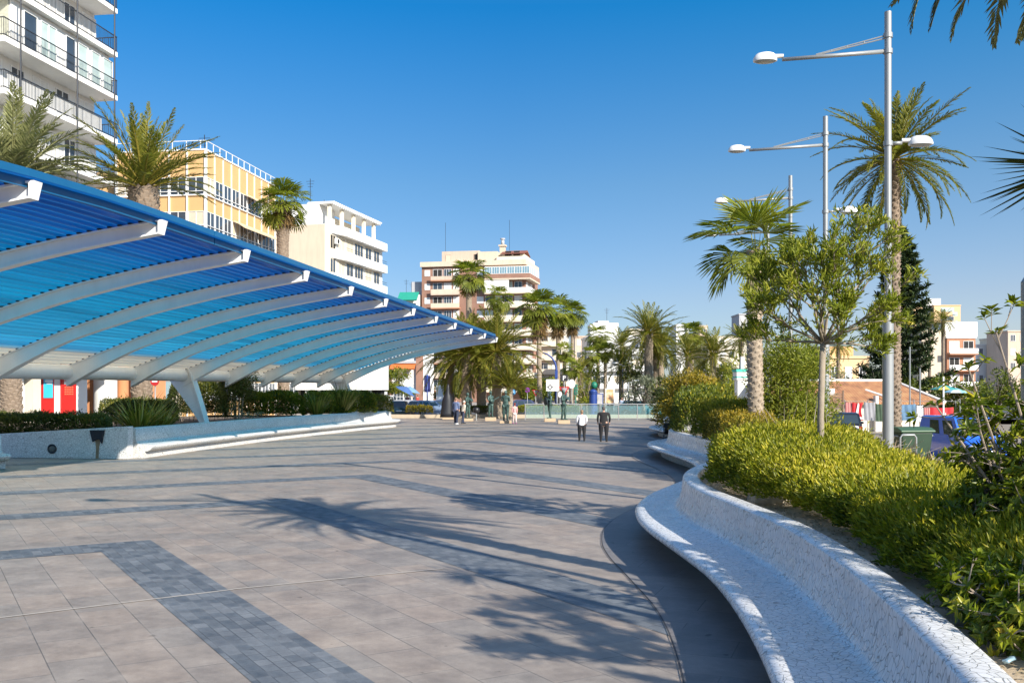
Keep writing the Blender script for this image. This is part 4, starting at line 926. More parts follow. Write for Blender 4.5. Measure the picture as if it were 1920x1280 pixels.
def fan_crown(seed, N=26, Rf=0.8, pet=0.9, nseg=22, emin=-40, emax=80, lw=0.05, mt=None, droop=0.35):
    rng = np.random.default_rng(seed); lb = LB()
    for i in range(N):
        q = (i+0.5)/N
        el = R(emax+(emin-emax)*q+rng.normal()*6); az = i*2.39996+rng.normal()*0.2
        ca, sa = math.cos(az), math.sin(az)
        pl = pet*(0.7+0.5*rng.random()); el2 = el-0.35-0.3*q
        b0 = np.array([0.08*ca, 0.08*sa, 0.1*(1-q)]); d1 = np.array([math.cos(el)*ca, math.cos(el)*sa, math.sin(el)])
        c = b0+d1*pl; T = np.array([math.cos(el2)*ca, math.cos(el2)*sa, math.sin(el2)])
        Sd = np.array([-sa, ca, 0.0]); Un = np.cross(Sd, T); Un = Un if Un[2] > 0 else -Un
        t0 = 0.6-0.35*q+rng.normal()*0.1
        # petiole
        V = np.array([b0+Sd*0.02, b0-Sd*0.02, c, c+Un*0.02]); lb.add(V, np.array([[0, 1, 2], [0, 1, 3]]), np.array([0.8, 0.8]))
        ph = np.linspace(-1.9, 1.9, nseg); n = nseg
        D = T*np.cos(ph)[:, None]+Sd*np.sin(ph)[:, None]+Un*(0.18*np.abs(np.sin(ph*0.5)))[:, None]+rng.normal(size=(n, 3))*0.03
        D = nrm(D); r = Rf*(0.85+0.15*np.cos(ph))*(0.9+0.2*rng.random())
        k = 0.62
        mid = c+D*(r*k)[:, None]
        nn = np.broadcast_to(Un, (n, 3))
        tt = np.clip(t0+rng.normal(size=n)*0.12, 0, 1)
        wv = 2*r*k*math.tan(1.9/nseg)*1.05
        Sg = nrm(np.cross(D, nn))
        V = np.stack([np.broadcast_to(c, (n, 3)), mid+Sg*wv[:, None]*0.5, mid-Sg*wv[:, None]*0.5, mid+Un*0.02], 1).reshape(-1, 3)
        b = np.arange(n)*4
        Tm = np.stack([np.stack([b, b+1, b+3], 1), np.stack([b, b+3, b+2], 1)], 1).reshape(-1, 3)
        lb.add(V, Tm, tt)
        D2 = D.copy(); D2[:, 2] -= droop*(0.5+rng.random(n))
        lb.blades(mid-D*(r*0.12)[:, None], D2, nn, r*0.5*(0.8+0.4*rng.random(n)), wv*0.8, tt, 0.1, 0.1)
    return lb.mesh("crown", mt or LM_fan)
def skirt_mesh(seed, N=60, r0=0.18, L=0.9, h=0.8):
    rng = np.random.default_rng(seed); lb = LB()
    az = rng.random(N*10)*6.283; n = N*10
    Pt = np.stack([np.cos(az)*r0, np.sin(az)*r0, -rng.random(n)*h], 1)
    D = np.stack([np.cos(az)*0.5, np.sin(az)*0.5, -0.5-rng.random(n)*0.9], 1)+rng.normal(size=(n, 3))*0.2
    lb.blades(Pt, D, rvec(n, rng), L*(0.4+0.6*rng.random(n)), 0.035, rng.random(n), 0.1, 0.1)
    return lb.mesh("dead_fronds", LM_dead)
def palm_trunk(h, r, seed=0, boots=0.05, flare=1.25, bulge=0.0, pts=None, dens=1.0, cut=1.0, m=None):
    rng = random.Random(seed); mb = MB(); mb.cs = True
    lean = (rng.uniform(-0.12, 0.12), rng.uniform(-0.12, 0.12))
    def cen(z): q = z/h; return (lean[0]*math.sin(q*2.4)*h*0.12, lean[1]*math.sin(q*2.0)*h*0.12)
    def rad(z):
        q = z/h; k = 1+(flare-1)*max(0, 1-q*6)**2+bulge*math.exp(-((q-0.93)/0.10)**2); return r*k
    rings = []
    for i in range(25):
        z = h*i/24; c = cen(z); rr = rad(z)*(1+rng.uniform(-0.04, 0.04))
        rings.append([(c[0]+rr*math.cos(2*math.pi*k/12), c[1]+rr*math.sin(2*math.pi*k/12), z) for k in range(12)])
    mb.loft(rings); mb.cs = False
    n = int(h/0.075*dens*4); 
    for i in range(n):
        z = 0.1+(h-0.1)*i/n; a = i*2.39996+rng.uniform(-0.1, 0.1); c = cen(z); rr = rad(z)
        w_ = rr*0.42; b = boots*(0.7+0.6*rng.random())*(1+1.2*max(0, (z/h-0.8)/0.2)); hh_ = rr*0.5
        ca, sa = math.cos(a), math.sin(a)
        def pt(tang, out, up): return (c[0]+ca*(rr*0.97+out)-sa*tang, c[1]+sa*(rr*0.97+out)+ca*tang, z+up)
        mb.add([pt(-w_, -0.02, 0), pt(w_, -0.02, 0), pt(0, -0.02, -hh_), pt(-w_*0.55, b, hh_*0.5), pt(w_*0.55, b, hh_*0.5), pt(0, -0.01, hh_*0.9)],
            [(0, 2, 3), (2, 1, 4), (2, 4, 3), (0, 3, 5), (1, 5, 4), (3, 4, 5)])
    top = cen(h)
    return mb.mesh("trunk", m or M_trunk), Vector((top[0], top[1], h))
def palm(name, label, loc, h, r, crown, csc=1.0, seed=0, group="palms", skirt=None, boots=0.05, bulge=0.0, flare=1.25, rz=0.0, tm=None, dens=1.0, tr=None):
    root = thing(name, label, "palm tree", loc, rz, group)
    tm_, top = tr or palm_trunk(h, r, seed, boots, flare, bulge, m=tm, dens=dens)
    link("trunk", tm_, root)
    c = link("crown", crown, root, top+Vector((0, 0, -0.05))); c.scale = (csc,)*3; c.rotation_euler = (0, 0, seed*1.3)
    if skirt: s_ = link("dead_fronds", skirt, root, top+Vector((0, 0, -0.05))); s_.scale = (csc,)*3
    return root

# crowns that palms share
DC1 = date_crown(1, 56, 2.9, 36, 0.46, -32, 86, 1.05, 0.05)
DC2 = date_crown(2, 46, 2.8, 32, 0.48, -38, 84, 1.15, 0.05)
DCup = date_crown(3, 64, 3.3, 46, 0.40, 8, 88, 0.72, 0.05)
DCg = date_crown(4, 60, 3.4, 46, 0.44, 0, 84, 0.85, 0.05, LM_grey)
DCs = date_crown(5, 40, 2.4, 22, 0.48, -40, 82, 1.2, 0.07)
FC1 = fan_crown(1, 30, 0.95, 0.9, 20)
FC2 = fan_crown(2, 24, 0.95, 0.9, 16, -60, 75)
SK1 = skirt_mesh(1, 60, 0.2, 0.9, 0.9); SK2 = skirt_mesh(2, 90, 0.22, 1.0, 1.6)

gp = "date palms and fan palms around the promenade"
def gl(px, py_base_Y, z=0.0): return Vector((PX(px, py_base_Y), py_base_Y, z))
def crown_palm(name, label, px, pyc, Y, r, crown, csc, seed, z0=0.0, **kw):
    """palm whose crown base shows at photo (px, pyc) at depth Y"""
    h = PZ(pyc, Y)-z0
    return palm(name, label, Vector((PX(px, Y), Y, z0)), h, r, crown, csc, seed, gp, **kw)
# left, behind the canopy
crown_palm("date_palm", "grey-green date palm before the white tower, leftmost crown", 22, 345, 50, 0.45, DCg, 1.62, 1, bulge=0.35, boots=0.09)
crown_palm("date_palm", "upright date palm with thick scaly trunk between tower and yellow building", 263, 352, 55, 0.50, DCup, 1.42, 2, bulge=0.35, boots=0.10)
crown_palm("fan_palm", "fan palm with brown skirt in front of the yellow building's far end", 533, 385, 75, 0.40, FC1, 1.32, 3, skirt=SK1, boots=0.06)
# cluster at the far end of the plaza
for i, (px, pyc, Y, r, c, cs, lab) in enumerate((
    (874, 664, 84, 0.36, DC1, 1.5, "date palm with pale scaly trunk, second trunk of the low cluster beside the canopy tip"),
    (903, 668, 85, 0.38, DC2, 1.5, "date palm with orange-brown trunk, middle of the low cluster by the statues"),
    (931, 662, 83, 0.36, DC1, 1.6, "date palm with thick trunk behind the statue holding an instrument"),
    (846, 676, 88, 0.26, DC2, 1.35, "slim pale date palm behind the dark cloaked figure"),
    (956, 728, 81, 0.22, DCup, 0.95, "young date palm with low green crown beside the arrow sign"))):
    crown_palm("date_palm", lab, px, pyc, Y, r, c, cs, 10+i, boots=0.06, flare=1.35, tm=M_trunk2)
for i, (px, pyc, Y, r, c, cs, sk, lab) in enumerate((
    (879, 520, 112, 0.30, FC1, 1.45, SK1, "tall fan palm standing before the brick apartment block"),
    (938, 562, 108, 0.22, FC2, 1.05, None, "small-headed fan palm rising over the palm cluster before the white balconies"),
    (1013, 580, 105, 0.24, FC1, 1.5, SK2, "fan palm with shaggy crown at the right edge of the brick block"),
    (1046, 588, 118, 0.22, FC2, 1.4, SK2, "shaggy fan palm, left one of the twin crowns against the sky"),
    (1073, 590, 120, 0.20, FC1, 1.25, SK2, "shaggy fan palm, right one of the twin crowns against the sky"),
    (1058, 660, 112, 0.18, FC2, 0.8, SK1, "short fan palm in front of the twin shaggy crowns"),
    (1122, 632, 125, 0.20, FC2, 1.1, SK1, "fan palm in front of the white terraced building's left end"),
    (1134, 660, 122, 0.18, FC1, 0.9, SK1, "lower fan palm in front of the white terraced building"),
    (1106, 668, 118, 0.18, FC2, 0.9, SK1, "thin fan palm left of the white terraced building"),
    (1298, 628, 130, 0.25, FC1, 1.3, SK1, "fan palm beyond the yellow bush, right of the big date palm"),
    (1072, 690, 100, 0.16, FC2, 0.75, None, "thin young fan palm above the round mirror"),
    (540, 640, 98, 0.2, FC2, 0.8, None, "fan palm half hidden behind the canopy"))):
    if i == 11: continue
    crown_palm("fan_palm", lab, px, pyc, Y, r, c, cs, 30+i, skirt=sk, boots=0.04, tm=M_trunk2)
for i, (px, pyc, Y, r, c, cs, lab) in enumerate((
    (1216, 628, 104, 0.42, DC1, 1.42, "big dense date palm crown behind the glass fence, tallest of the park"),
    (1240, 650, 107, 0.30, DC2, 1.25, "date palm crowded behind the right side of the park's tallest crown"),
    (1228, 660, 110, 0.28, DC1, 1.2, "date palm stem between the two crowded date palms of the park"),
    (1166, 650, 120, 0.2, DCs, 1.25, "thin date palm before the white terraced building's right half"),
    (1163, 686, 108, 0.2, DCs, 1.2, "low spreading date palm under the thin one by the white terraced building"),
    (1338, 668, 92, 0.26, DC1, 1.15, "bright date palm above the yellow bush"),
    (1388, 640, 120, 0.22, DCs, 1.2, "distant date palm just left of the near fan palm trunk"),
    (1292, 668, 100, 0.26, DC2, 1.15, "date palm with drooping leaves behind the yellow bush"),
    (1088, 700, 104, 0.2, DCs, 0.9, "short date palm in the park behind the round mirror"))):
    crown_palm("date_palm", lab, px, pyc, Y, r, c, cs, 50+i, boots=0.05, tm=M_trunk2)
# right side
crown_palm("date_palm", "tall date palm behind the nearest full lamp post", 1680, 300, 37.5, 0.21, date_crown(21, 66, 2.9, 52, 0.36, -42, 84, 1.0, 0.046), 1.08, 71, -0.5, boots=0.05, dens=0.8)
lab = "stout fan palm growing out of the hedge left of the feathery oleander"
crown_palm("fan_palm", lab, 1420, 470, 26, 0.19, fan_crown(23, 13, 1.05, 0.75, 38, -25, 82, 0.03, droop=0.15), 1.0, 72, 0.55, boots=0.035, flare=1.6, tm=M_trunk2)
# palm just right of the view: some of its fronds hang into the picture
palm("date_palm", "date palm at the top right photo edge, only hanging fronds showing", Vector((5.2, 8.75, 0.6)), 6.5, 0.2, date_crown(25, 78, 2.1, 60, 0.30, -25, 80, 1.1, 0.034, LM_grey), 1.0, 73, gp, dens=0.5)
# stiff spiky leaves at the right edge
yr = thing("yucca", "spiky dark leaves of a yucca poking in at the right photo edge", "yucca", (4.12, 7.2, 0.7))
mb = MB(); mb.tube([(0, 0, 0), (0.05, 0, 1.7), (0.0, 0.05, 3.3)], [0.09, 0.07, 0.06], 8); mb.build("trunk", M_bark, yr)
lb = LB(); g = np.random.default_rng(5); n = 130
D = rvec(n, g); D[:, 2] = np.abs(D[:, 2])*0.9-0.45
lb.blades(np.tile([[0, 0.05, 3.32]], (n, 1))+D*0.05, D, np.tile([[0, 0, 1.0]], (n, 1)), 0.5+0.25*g.random(n), 0.018, g.random(n)*0.5, 0.05, 0.05)
lb.build("crown", LM_dark, yr)

# ---------------------------------------------------------------- clumps of leaves
def cloud(lb, rng, centers, rads, dens, L, W, up=0.3, tlo=0.0, thi=1.0, shell=0.55):
    """leaf blades spread through a set of ellipsoid clumps"""
    for c, r in zip(centers, rads):
        r = np.asarray(r if hasattr(r, '__len__') else (r, r, r), float)
        n = max(6, int(dens*4.2*((r[0]*r[1]*r[2])**(2/3))))
        d = rvec(n, rng); q = shell+(1-shell)*rng.random(n)**0.7
        Pt = np.asarray(c)+d*r*q[:, None]
        D = d*0.6+rvec(n, rng)*0.8; D[:, 2] += up
        base = tlo+(thi-tlo)*(0.35+0.3*rng.random())
        lb.blades(Pt, D, d+rvec(n, rng)*0.5, L*(0.6+0.6*rng.random(n)), W*(0.7+0.5*rng.random(n)), np.clip(base+rng.normal(size=n)*0.22*(thi-tlo), 0, 1), 0.2, 0.12)
def clump_set(rng, n, ext, z0, z1, rmin, rmax, taper=0.0):
    cs, rs = [], []
    for i in range(n):
        q = rng.random(); z = z0+(z1-z0)*q; a = rng.random()*6.283; k = math.sqrt(rng.random())*(1-taper*q)
        cs.append((ext[0]*k*math.cos(a), ext[1]*k*math.sin(a), z)); r = rmin+(rmax-rmin)*rng.random(); rs.append((r, r, r*0.75))
    return cs, rs
def limbs(mb, rng, h0, h1, spread, n, r0):
    for i in range(n):
        a = 6.283*i/n+rng.uniform(-0.5, 0.5); s = spread*rng.uniform(0.45, 1.0); z1 = h0+(h1-h0)*rng.uniform(0.5, 1.0)
        p = [(0, 0, h0*0.92), (s*0.35*math.cos(a), s*0.35*math.sin(a), h0+(z1-h0)*0.45), (s*math.cos(a+0.2), s*math.sin(a+0.2), z1)]
        mb.tube(p, [r0, r0*0.6, r0*0.2], 6)
        for k in range(2):
            b = a+rng.uniform(-0.9, 0.9); q = Vector(p[1]); e = q+Vector((math.cos(b)*s*0.5, math.sin(b)*s*0.5, (z1-h0)*rng.uniform(0.3, 0.7)))
            mb.tube([q, (q+e)/2+Vector((0, 0, 0.05)), e], [r0*0.45, r0*0.3, r0*0.12], 5)
def tree(name, label, loc, h, hw, mt, seed, L=0.28, W=0.11, dens=40, trunk_h=0.35, tr=0.16, tlo=0, thi=1.0, n=26, taper=0.3, cat="tree", group="trees in the park", bark=None):
    rng = np.random.default_rng(seed); rr = random.Random(seed)
    t = thing(name, label, cat, loc, 0, group)
    mb = MB(); h0 = h*trunk_h; mb.cs = True
    mb.tube([(0, 0, -0.1), (0.04, 0.02, h0*0.5), (0, 0, h0)], [tr*1.3, tr, tr*0.9], 9); limbs(mb, rr, h0, h*0.95, hw*0.85, 6, tr*0.6)
    mb.build("trunk", bark or M_bark, t)
    cs, rs = clump_set(rng, n, (hw*0.85, hw*0.85), h0*1.05, h*0.93, hw*0.22, hw*0.4, taper)
    lb = LB(); cloud(lb, rng, cs, rs, dens, L, W, 0.25, tlo, thi, 0.3)
    lb.build("crown", mt, t); return t
def bush(name, label, loc, size, mt, seed, L, W, dens, tlo=0.0, thi=1.0, n=14, cat="bush", group=None, twigs=8, rz=0.0, up=0.35):
    rng = np.random.default_rng(seed); rr = random.Random(seed)
    t = thing(name, label, cat, loc, rz, group); sx_, sy_, h = size
    mb = MB()
    for i in range(twigs):
        a = rr.uniform(0, 6.283); k = rr.uniform(0.2, 0.8)
        mb.tube([(sx_*0.25*k*math.cos(a), sy_*0.25*k*math.sin(a), -0.05), (sx_*0.45*k*math.cos(a), sy_*0.45*k*math.sin(a), h*0.45), (sx_*0.75*k*math.cos(a+0.3), sy_*0.75*k*math.sin(a+0.3), h*0.88)], [0.02+h*0.006, 0.012+h*0.004, 0.006], 5)
    mb.build("stems", M_twig, t)
    cs, rs = clump_set(rng, n, (sx_*0.75, sy_*0.75), h*0.28, h*0.82, h*0.16, h*0.26, 0.25)
    lb = LB(); cloud(lb, rng, cs, rs, dens, L, W, up, tlo, thi, 0.35)
    lb.build("foliage", mt, t); return t
def hedge(name, label, path, z0, z1, hw, mt, seed, L, W, dens, cat="hedge", twigs=40, z0f=None, topt=0.75, sidet=0.4, group=None, zt_=None, rough=0.12, box=0.35, orient=None):
    """clipped hedge along a path; each path point may carry its own half width and top"""
    rng = np.random.default_rng(seed); rr = random.Random(seed)
    pts = [Vector((p[0], p[1], 0)) for p in path]; hws = [p[2] if len(p) > 2 else hw for p in path]; tops = [p[3] if len(p) > 3 else z1 for p in path]
    seg = [0.0]
    for a_, b_ in zip(pts, pts[1:]): seg.append(seg[-1]+(b_-a_).length)
    tot = seg[-1]; c = pts[len(pts)//2]
    t = thing(name, label, cat, (c.x, c.y, z0), 0, group)
    per = 2*(hw+(z1-z0)); n = int(tot*per*dens)
    s = rng.random(n)*tot
    px_ = np.interp(s, seg, [p.x for p in pts]); py_ = np.interp(s, seg, [p.y for p in pts])
    tx = np.interp(s+0.05, seg, [p.x for p in pts])-np.interp(s-0.05, seg, [p.x for p in pts]); ty = np.interp(s+0.05, seg, [p.y for p in pts])-np.interp(s-0.05, seg, [p.y for p in pts])
    tl = np.hypot(tx, ty)+1e-9; tx, ty = tx/tl, ty/tl
    hwv = np.interp(s, seg, hws); tpv = np.interp(s, seg, tops)
    # taper at both ends
    e = np.minimum(s, tot-s); endk = np.clip(e/np.maximum(hwv, .05), 0, 1); endk = np.sqrt(1-(1-endk)**2)
    hwv = hwv*(0.25+0.75*endk); hgt = (tpv-z0)*(0.55+0.45*endk)
    th = (rng.random(n)*1.25-0.125)*np.pi; ca, sa = np.cos(th), np.sin(th)
    # superellipse section
    k = 1/np.power(np.abs(ca)**(2/box)+np.abs(np.maximum(sa, -0.2))**(2/box)+1e-9, box/2)
    lump = 1+rough*(np.sin(px_*5.1+sa*3)+np.sin(py_*4.3+ca*4)+np.sin((px_+py_)*9.7+th*5)*0.6+rng.normal(size=n)*0.35)*0.6
    inn = 1-0.45*rng.random(n)**2.2
    rl = ca*k*hwv*lump*inn; zz = z0+hgt*0.42+np.where(sa > 0, sa*k*hgt*0.58, sa*1.2*hgt*0.42)*lump*inn
    zz = zz+np.where((rng.random(n) < 0.05) & (sa > 0.45), rng.random(n)*0.18, 0.0)
    zz = np.maximum(zz, z0+0.02)
    Pt = np.stack([px_-ty*rl, py_+tx*rl, zz], 1)-np.array([c.x, c.y, z0])
    Nn = np.stack([-ty*ca, tx*ca, np.maximum(sa, 0)+0.12], 1)
    D = nrm(Nn)*0.75+rvec(n, rng)*0.55; D[:, 2] += 0.45
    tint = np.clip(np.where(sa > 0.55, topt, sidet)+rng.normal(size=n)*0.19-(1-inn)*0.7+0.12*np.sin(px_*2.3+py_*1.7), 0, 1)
    lb = LB(); lb.blades(Pt, D, rvec(n, rng)+np.array([0, 0, 0.6]), L*(0.4+1.1*rng.random(n)**1.3), W*(0.6+0.8*rng.random(n)), np.where(rng.random(n) < 0.03, 1.0, tint), 0.22, 0.15)
    lb.build("foliage", mt, t)
    mb = MB()
    for i in range(twigs):
        q = rr.random()*tot; x = np.interp(q, seg, [p.x for p in pts]); y = np.interp(q, seg, [p.y for p in pts])
        h_ = np.interp(q, seg, tops)-z0; w_ = np.interp(q, seg, hws); d = rr.uniform(-0.75, 0.75)*w_; dx, dy = rr.uniform(-1, 1)*w_*0.5, rr.uniform(-1, 1)*w_*0.5
        b0 = Vector((x-c.x+d*0.5, y-c.y+d*0.4, -0.03))
        mb.tube([b0, b0+Vector((dx*0.5, dy*0.5, h_*0.45)), b0+Vector((dx, dy, h_*0.88))], [0.014, 0.010, 0.004], 5)
    mb.build("stems", M_twig, t)
    return t
# ================================================================ planting: right side
def bx(off, Y):   # x of the wall front at depth Y plus an offset
    return min(WALL, key=lambda p: abs(p.y-Y)).x+off
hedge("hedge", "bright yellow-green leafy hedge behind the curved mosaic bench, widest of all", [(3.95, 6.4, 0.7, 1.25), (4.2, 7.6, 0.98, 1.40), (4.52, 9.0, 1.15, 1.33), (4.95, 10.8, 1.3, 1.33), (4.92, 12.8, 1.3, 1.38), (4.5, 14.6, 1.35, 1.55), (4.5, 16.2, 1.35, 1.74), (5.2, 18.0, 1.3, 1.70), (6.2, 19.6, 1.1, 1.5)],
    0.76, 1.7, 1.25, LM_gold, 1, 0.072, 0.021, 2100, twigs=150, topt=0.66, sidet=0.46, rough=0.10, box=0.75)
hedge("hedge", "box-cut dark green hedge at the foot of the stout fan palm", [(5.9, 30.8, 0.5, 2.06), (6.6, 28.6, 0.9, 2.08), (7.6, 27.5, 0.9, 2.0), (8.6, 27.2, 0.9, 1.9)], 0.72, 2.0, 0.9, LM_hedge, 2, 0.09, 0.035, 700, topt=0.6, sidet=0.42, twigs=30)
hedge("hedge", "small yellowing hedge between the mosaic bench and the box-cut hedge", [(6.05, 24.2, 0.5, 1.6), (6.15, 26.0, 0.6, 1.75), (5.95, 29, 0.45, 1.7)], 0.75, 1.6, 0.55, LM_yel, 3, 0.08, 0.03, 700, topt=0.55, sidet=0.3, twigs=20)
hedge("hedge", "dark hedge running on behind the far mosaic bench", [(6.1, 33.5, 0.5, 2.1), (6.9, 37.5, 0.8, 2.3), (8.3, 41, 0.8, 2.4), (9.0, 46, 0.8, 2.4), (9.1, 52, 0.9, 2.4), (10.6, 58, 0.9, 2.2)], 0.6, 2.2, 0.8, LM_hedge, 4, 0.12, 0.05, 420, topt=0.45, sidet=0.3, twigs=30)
bush("bush", "big golden-yellow bush above the box-cut hedge", (PX(1300, 44), 44, 0.2), (1.9, 1.6, 3.3), LM_yel, 5, 0.13, 0.055, 330, 0.1, 1.0, 26)
bush("bush", "dark green bush at the right end of the glass fence", (PX(1256, 60), 60, 0.1), (1.2, 1.2, 2.6), LM_dark, 6, 0.16, 0.07, 260, 0.1, 0.9, 16)
# whorled bushes at the right edge
def whorl_bush(label, loc, stems, seed, spread, L=0.105, W=0.034, wh=9):
    rng = np.random.default_rng(seed); rr = random.Random(seed)
    t = thing("whorled_bush", label, "bush", loc); mb = MB(); lb = LB()
    for (x, y, z, n) in stems:           # main stem ends; n twigs on each
        e = Vector((x, y, z)); m_ = e*0.5+Vector((rr.uniform(-0.08, 0.08), rr.uniform(-0.08, 0.08), z*0.06))
        mb.tube([Vector((x*0.12, y*0.12, -0.05)), m_, e], [0.022, 0.014, 0.006], 6)
        tips = [(e, (e-m_).normalized())]
        for i in range(n):
            u = rr.uniform(0.18, 1.0); b = m_*u*2 if u < 0.5 else m_+(e-m_)*(u-0.5)*2
            d = Vector((rr.uniform(-1, 1), rr.uniform(-1, 1), rr.uniform(-0.25, 1.0))).normalized()
            ll = rr.uniform(0.15, 0.42)*spread
            q = b+d*ll; mb.tube([b, b+d*ll*0.5+Vector((0, 0, -0.01)), q], [0.007, 0.005, 0.003], 5); tips.append((q, (d+Vector((0, 0, 0.5))).normalized()))
            if rr.random() < 0.7:
                d2 = (d+Vector((rr.uniform(-1, 1), rr.uniform(-1, 1), rr.uniform(-0.2, 0.8)))).normalized(); q2 = b+d*ll*0.6+d2*ll*0.55
                mb.tube([b+d*ll*0.6, q2], [0.004, 0.003], 4); tips.append((q2, (d2+Vector((0, 0, 0.5))).normalized()))
        for q, d in tips:
            k = wh+rr.randint(-2, 4)
            a = rng.random(k)*6.283; dn = np.array(d); ax = np.cross(dn, [0.3, 0.9, 0.2]); ax /= np.linalg.norm(ax); ay = np.cross(dn, ax)
            el = 0.15+0.75*rng.random(k)
            D = dn*np.sin(el)[:, None]+(ax*np.cos(a)[:, None]+ay*np.sin(a)[:, None])*np.cos(el)[:, None]
            Pt = np.array(q)-dn*(rng.random(k)[:, None]*0.05)
            tb = 0.15+rng.random()*0.7
            lb.blades(Pt, D, np.tile(dn, (k, 1)), L*(0.6+0.6*rng.random(k)), W*(0.8+0.4*rng.random(k)), np.clip(tb+rng.normal(size=k)*0.14, 0, 1), 0.15, 0.2)
    mb.build("stems", M_twig, t); lb.build("foliage", LM_pit, t); return t
rr = random.Random(3)
st = []
for i in range(120):
    z = rr.uniform(0.2, 1.95); a = rr.uniform(0, 6.283); k = math.sqrt(rr.random())*(0.85-0.22*z/2)
    st.append((k*math.cos(a), k*math.sin(a)*1.1, z*(1-0.25*k), 15))
st += [(-0.75, -0.1, 2.05, 5), (-0.42, 0.1, 2.35, 6), (0.0, 0, 2.2, 8), (-0.95, 0.1, 1.75, 5), (-0.2, -0.3, 2.0, 8), (0.35, 0.2, 2.3, 8)]
whorl_bush("large whorled-leaf bush with bare branches at the right photo edge beside the bench", (4.5, 8.3, 0.55), st, 8, 0.9)
st = []
for i in range(60):
    a = rr.uniform(0, 6.283); k = math.sqrt(rr.random())*0.7; st.append((k*math.cos(a)*0.62, k*math.sin(a)*1.3, rr.uniform(0.10, 0.42), 11))
whorl_bush("low glossy sprawling bush spilling toward the white bench top, bottom right", (3.3, 6.35, 0.76), st, 9, 0.6, 0.085, 0.032)
st = []
for i in range(36):
    z = rr.uniform(1.2, 2.75); a = rr.uniform(0, 6.283); k = math.sqrt(rr.random())*0.85; st.append((k*math.cos(a), k*math.sin(a), z*(1-0.15*k), 13))
# oleander tree
def oleander(label, loc, h0, H, spread, seed, n1=7, leafn=2600):
    rng = np.random.default_rng(seed); rr = random.Random(seed)
    t = thing("oleander_tree", label, "tree", loc); mb = MB(); mb.cs = True
    mb.tube([(0, 0, -0.1), (-0.02, 0, h0*0.5), (0.02, 0, h0)], [0.062, 0.05, 0.046], 9); tips = []
    def br(p, d, ln, r, lvl):
        q = p+d*ln; mid = (p+q)/2+Vector((rr.uniform(-1, 1), rr.uniform(-1, 1), 0.4))*ln*0.07
        mb.tube([p, mid, q], [r, r*0.8, r*0.6], 5)
        tips.append((q, d, lvl)); tips.append((mid, d, lvl))
        if lvl < 4:
            for i in range(rr.choice((2, 3, 3))):
                dd = (d+Vector((rr.uniform(-1, 1), rr.uniform(-1, 1), rr.uniform(-0.35, 0.75)))*0.72).normalized()
                br(q, dd, ln*rr.uniform(0.55, 0.85), r*0.62, lvl+1)
    for i in range(n1):
        a = 2.39996*i+rr.uniform(-0.3, 0.3); e = -0.02+1.5*(i/n1)
        d = Vector((math.cos(a)*math.cos(e)*spread, math.sin(a)*math.cos(e)*spread, math.sin(e))).normalized()
        br(Vector((0.02, 0, h0-0.03)), d, (H-h0)*(0.19+0.17*math.sin(e))*rr.uniform(0.85, 1.15), 0.026, 1)
    mb.build("trunk", mat("oleander_bark", (0.30, 0.25, 0.19), 0.9, 0.2, 8, 0.4, 30), t)
    lb = LB()
    for q, d, lvl in tips:
        k = 8 if lvl < 4 else 12
        D = np.array(d)*0.7+rvec(k, rng)*0.75+np.array([0, 0, 0.25])
        Pt = np.array(q)+rng.normal(size=(k, 3))*0.03
        lb.blades(Pt, D, rvec(k, rng), 0.125*(0.6+0.7*rng.random(k)), 0.025, np.clip(rng.random()*0.6+0.15+rng.normal(size=k)*0.15, 0, 1), 0.15, 0.2)
    lb.build("crown", LM_ole, t); return t
oleander("feathery oleander tree on one slim grey stem before the second lamp post", (PX(1541, 15.3), 15.3, 0.76), 2.38, 4.45, 0.9, 4, 15)
oleander("oleander tree just outside the right photo edge, its leafy shadow on the near paving", (5.35, 4.15, 0.7), 2.3, 4.3, 0.9, 6, 11)
bush("bush", "olive-green oleander bush between the stout fan palm and the slim-stemmed tree", (PX(1478, 27), 27, 0.5), (0.95, 0.9, 3.6), LM_ole, 12, 0.13, 0.03, 330, 0.1, 0.8, 22)
# norfolk pine
def norfolk(label, loc, h, hw, seed):
    rng = np.random.default_rng(seed); t = thing("norfolk_pine", label, "tree", loc); mb = MB()
    mb.tube([(0, 0, -0.2), (0.03, 0, h*0.5), (0, 0, h)], [0.2, 0.13, 0.02], 8); lb = LB()
    tiers = 23
    for i in range(tiers):
        q = i/(tiers-1); z = h*(0.07+0.91*q); L = hw*(1-q)**0.7*(0.8+0.35*rng.random())+0.12
        for k in range(7):
            a = 6.283*k/7+i*0.7+rng.normal()*0.15; Lk = L*(0.75+0.4*rng.random()); m = 26
            u = np.linspace(0.12, 1, m); d = np.array([math.cos(a), math.sin(a), 0])
            Pp = np.array([0, 0, z])+d*(u*Lk)[:, None]; Pp[:, 2] += -0.10*Lk*np.sin(u*3.0)+0.16*Lk*u**2
            mb.tube([Pp[0], Pp[m//2], Pp[-1]], [0.03, 0.02, 0.008], 4)
            for rep in range(7):
                D = d*0.5+rvec(m, rng)*0.9; D[:, 2] += 0.35
                lb.blades(Pp+rng.normal(size=(m, 3))*0.05, D, rvec(m, rng), 0.46*(0.6+0.6*rng.random(m)), 0.12, np.clip(0.3+0.25*rng.random()+rng.normal(size=m)*0.2, 0, 1), 0.2, 0.1)
    mb.build("trunk", M_bark, t); lb.build("crown", LM_pine, t)
norfolk("tall dark tiered pine rising behind the lamp post over the tiled roof", (PX(1690, 82), 82, -0.5), PZ(428, 82)+0.5, 4.1, 3)
tree("bushy_tree", "dark bushy tree at the left foot of the tiered pine", (PX(1650, 80), 80, -0.5), 5.6, 1.7, LM_pine, 14, 0.25, 0.10, 120, 0.2, 0.15, 0, 0.7, 18)
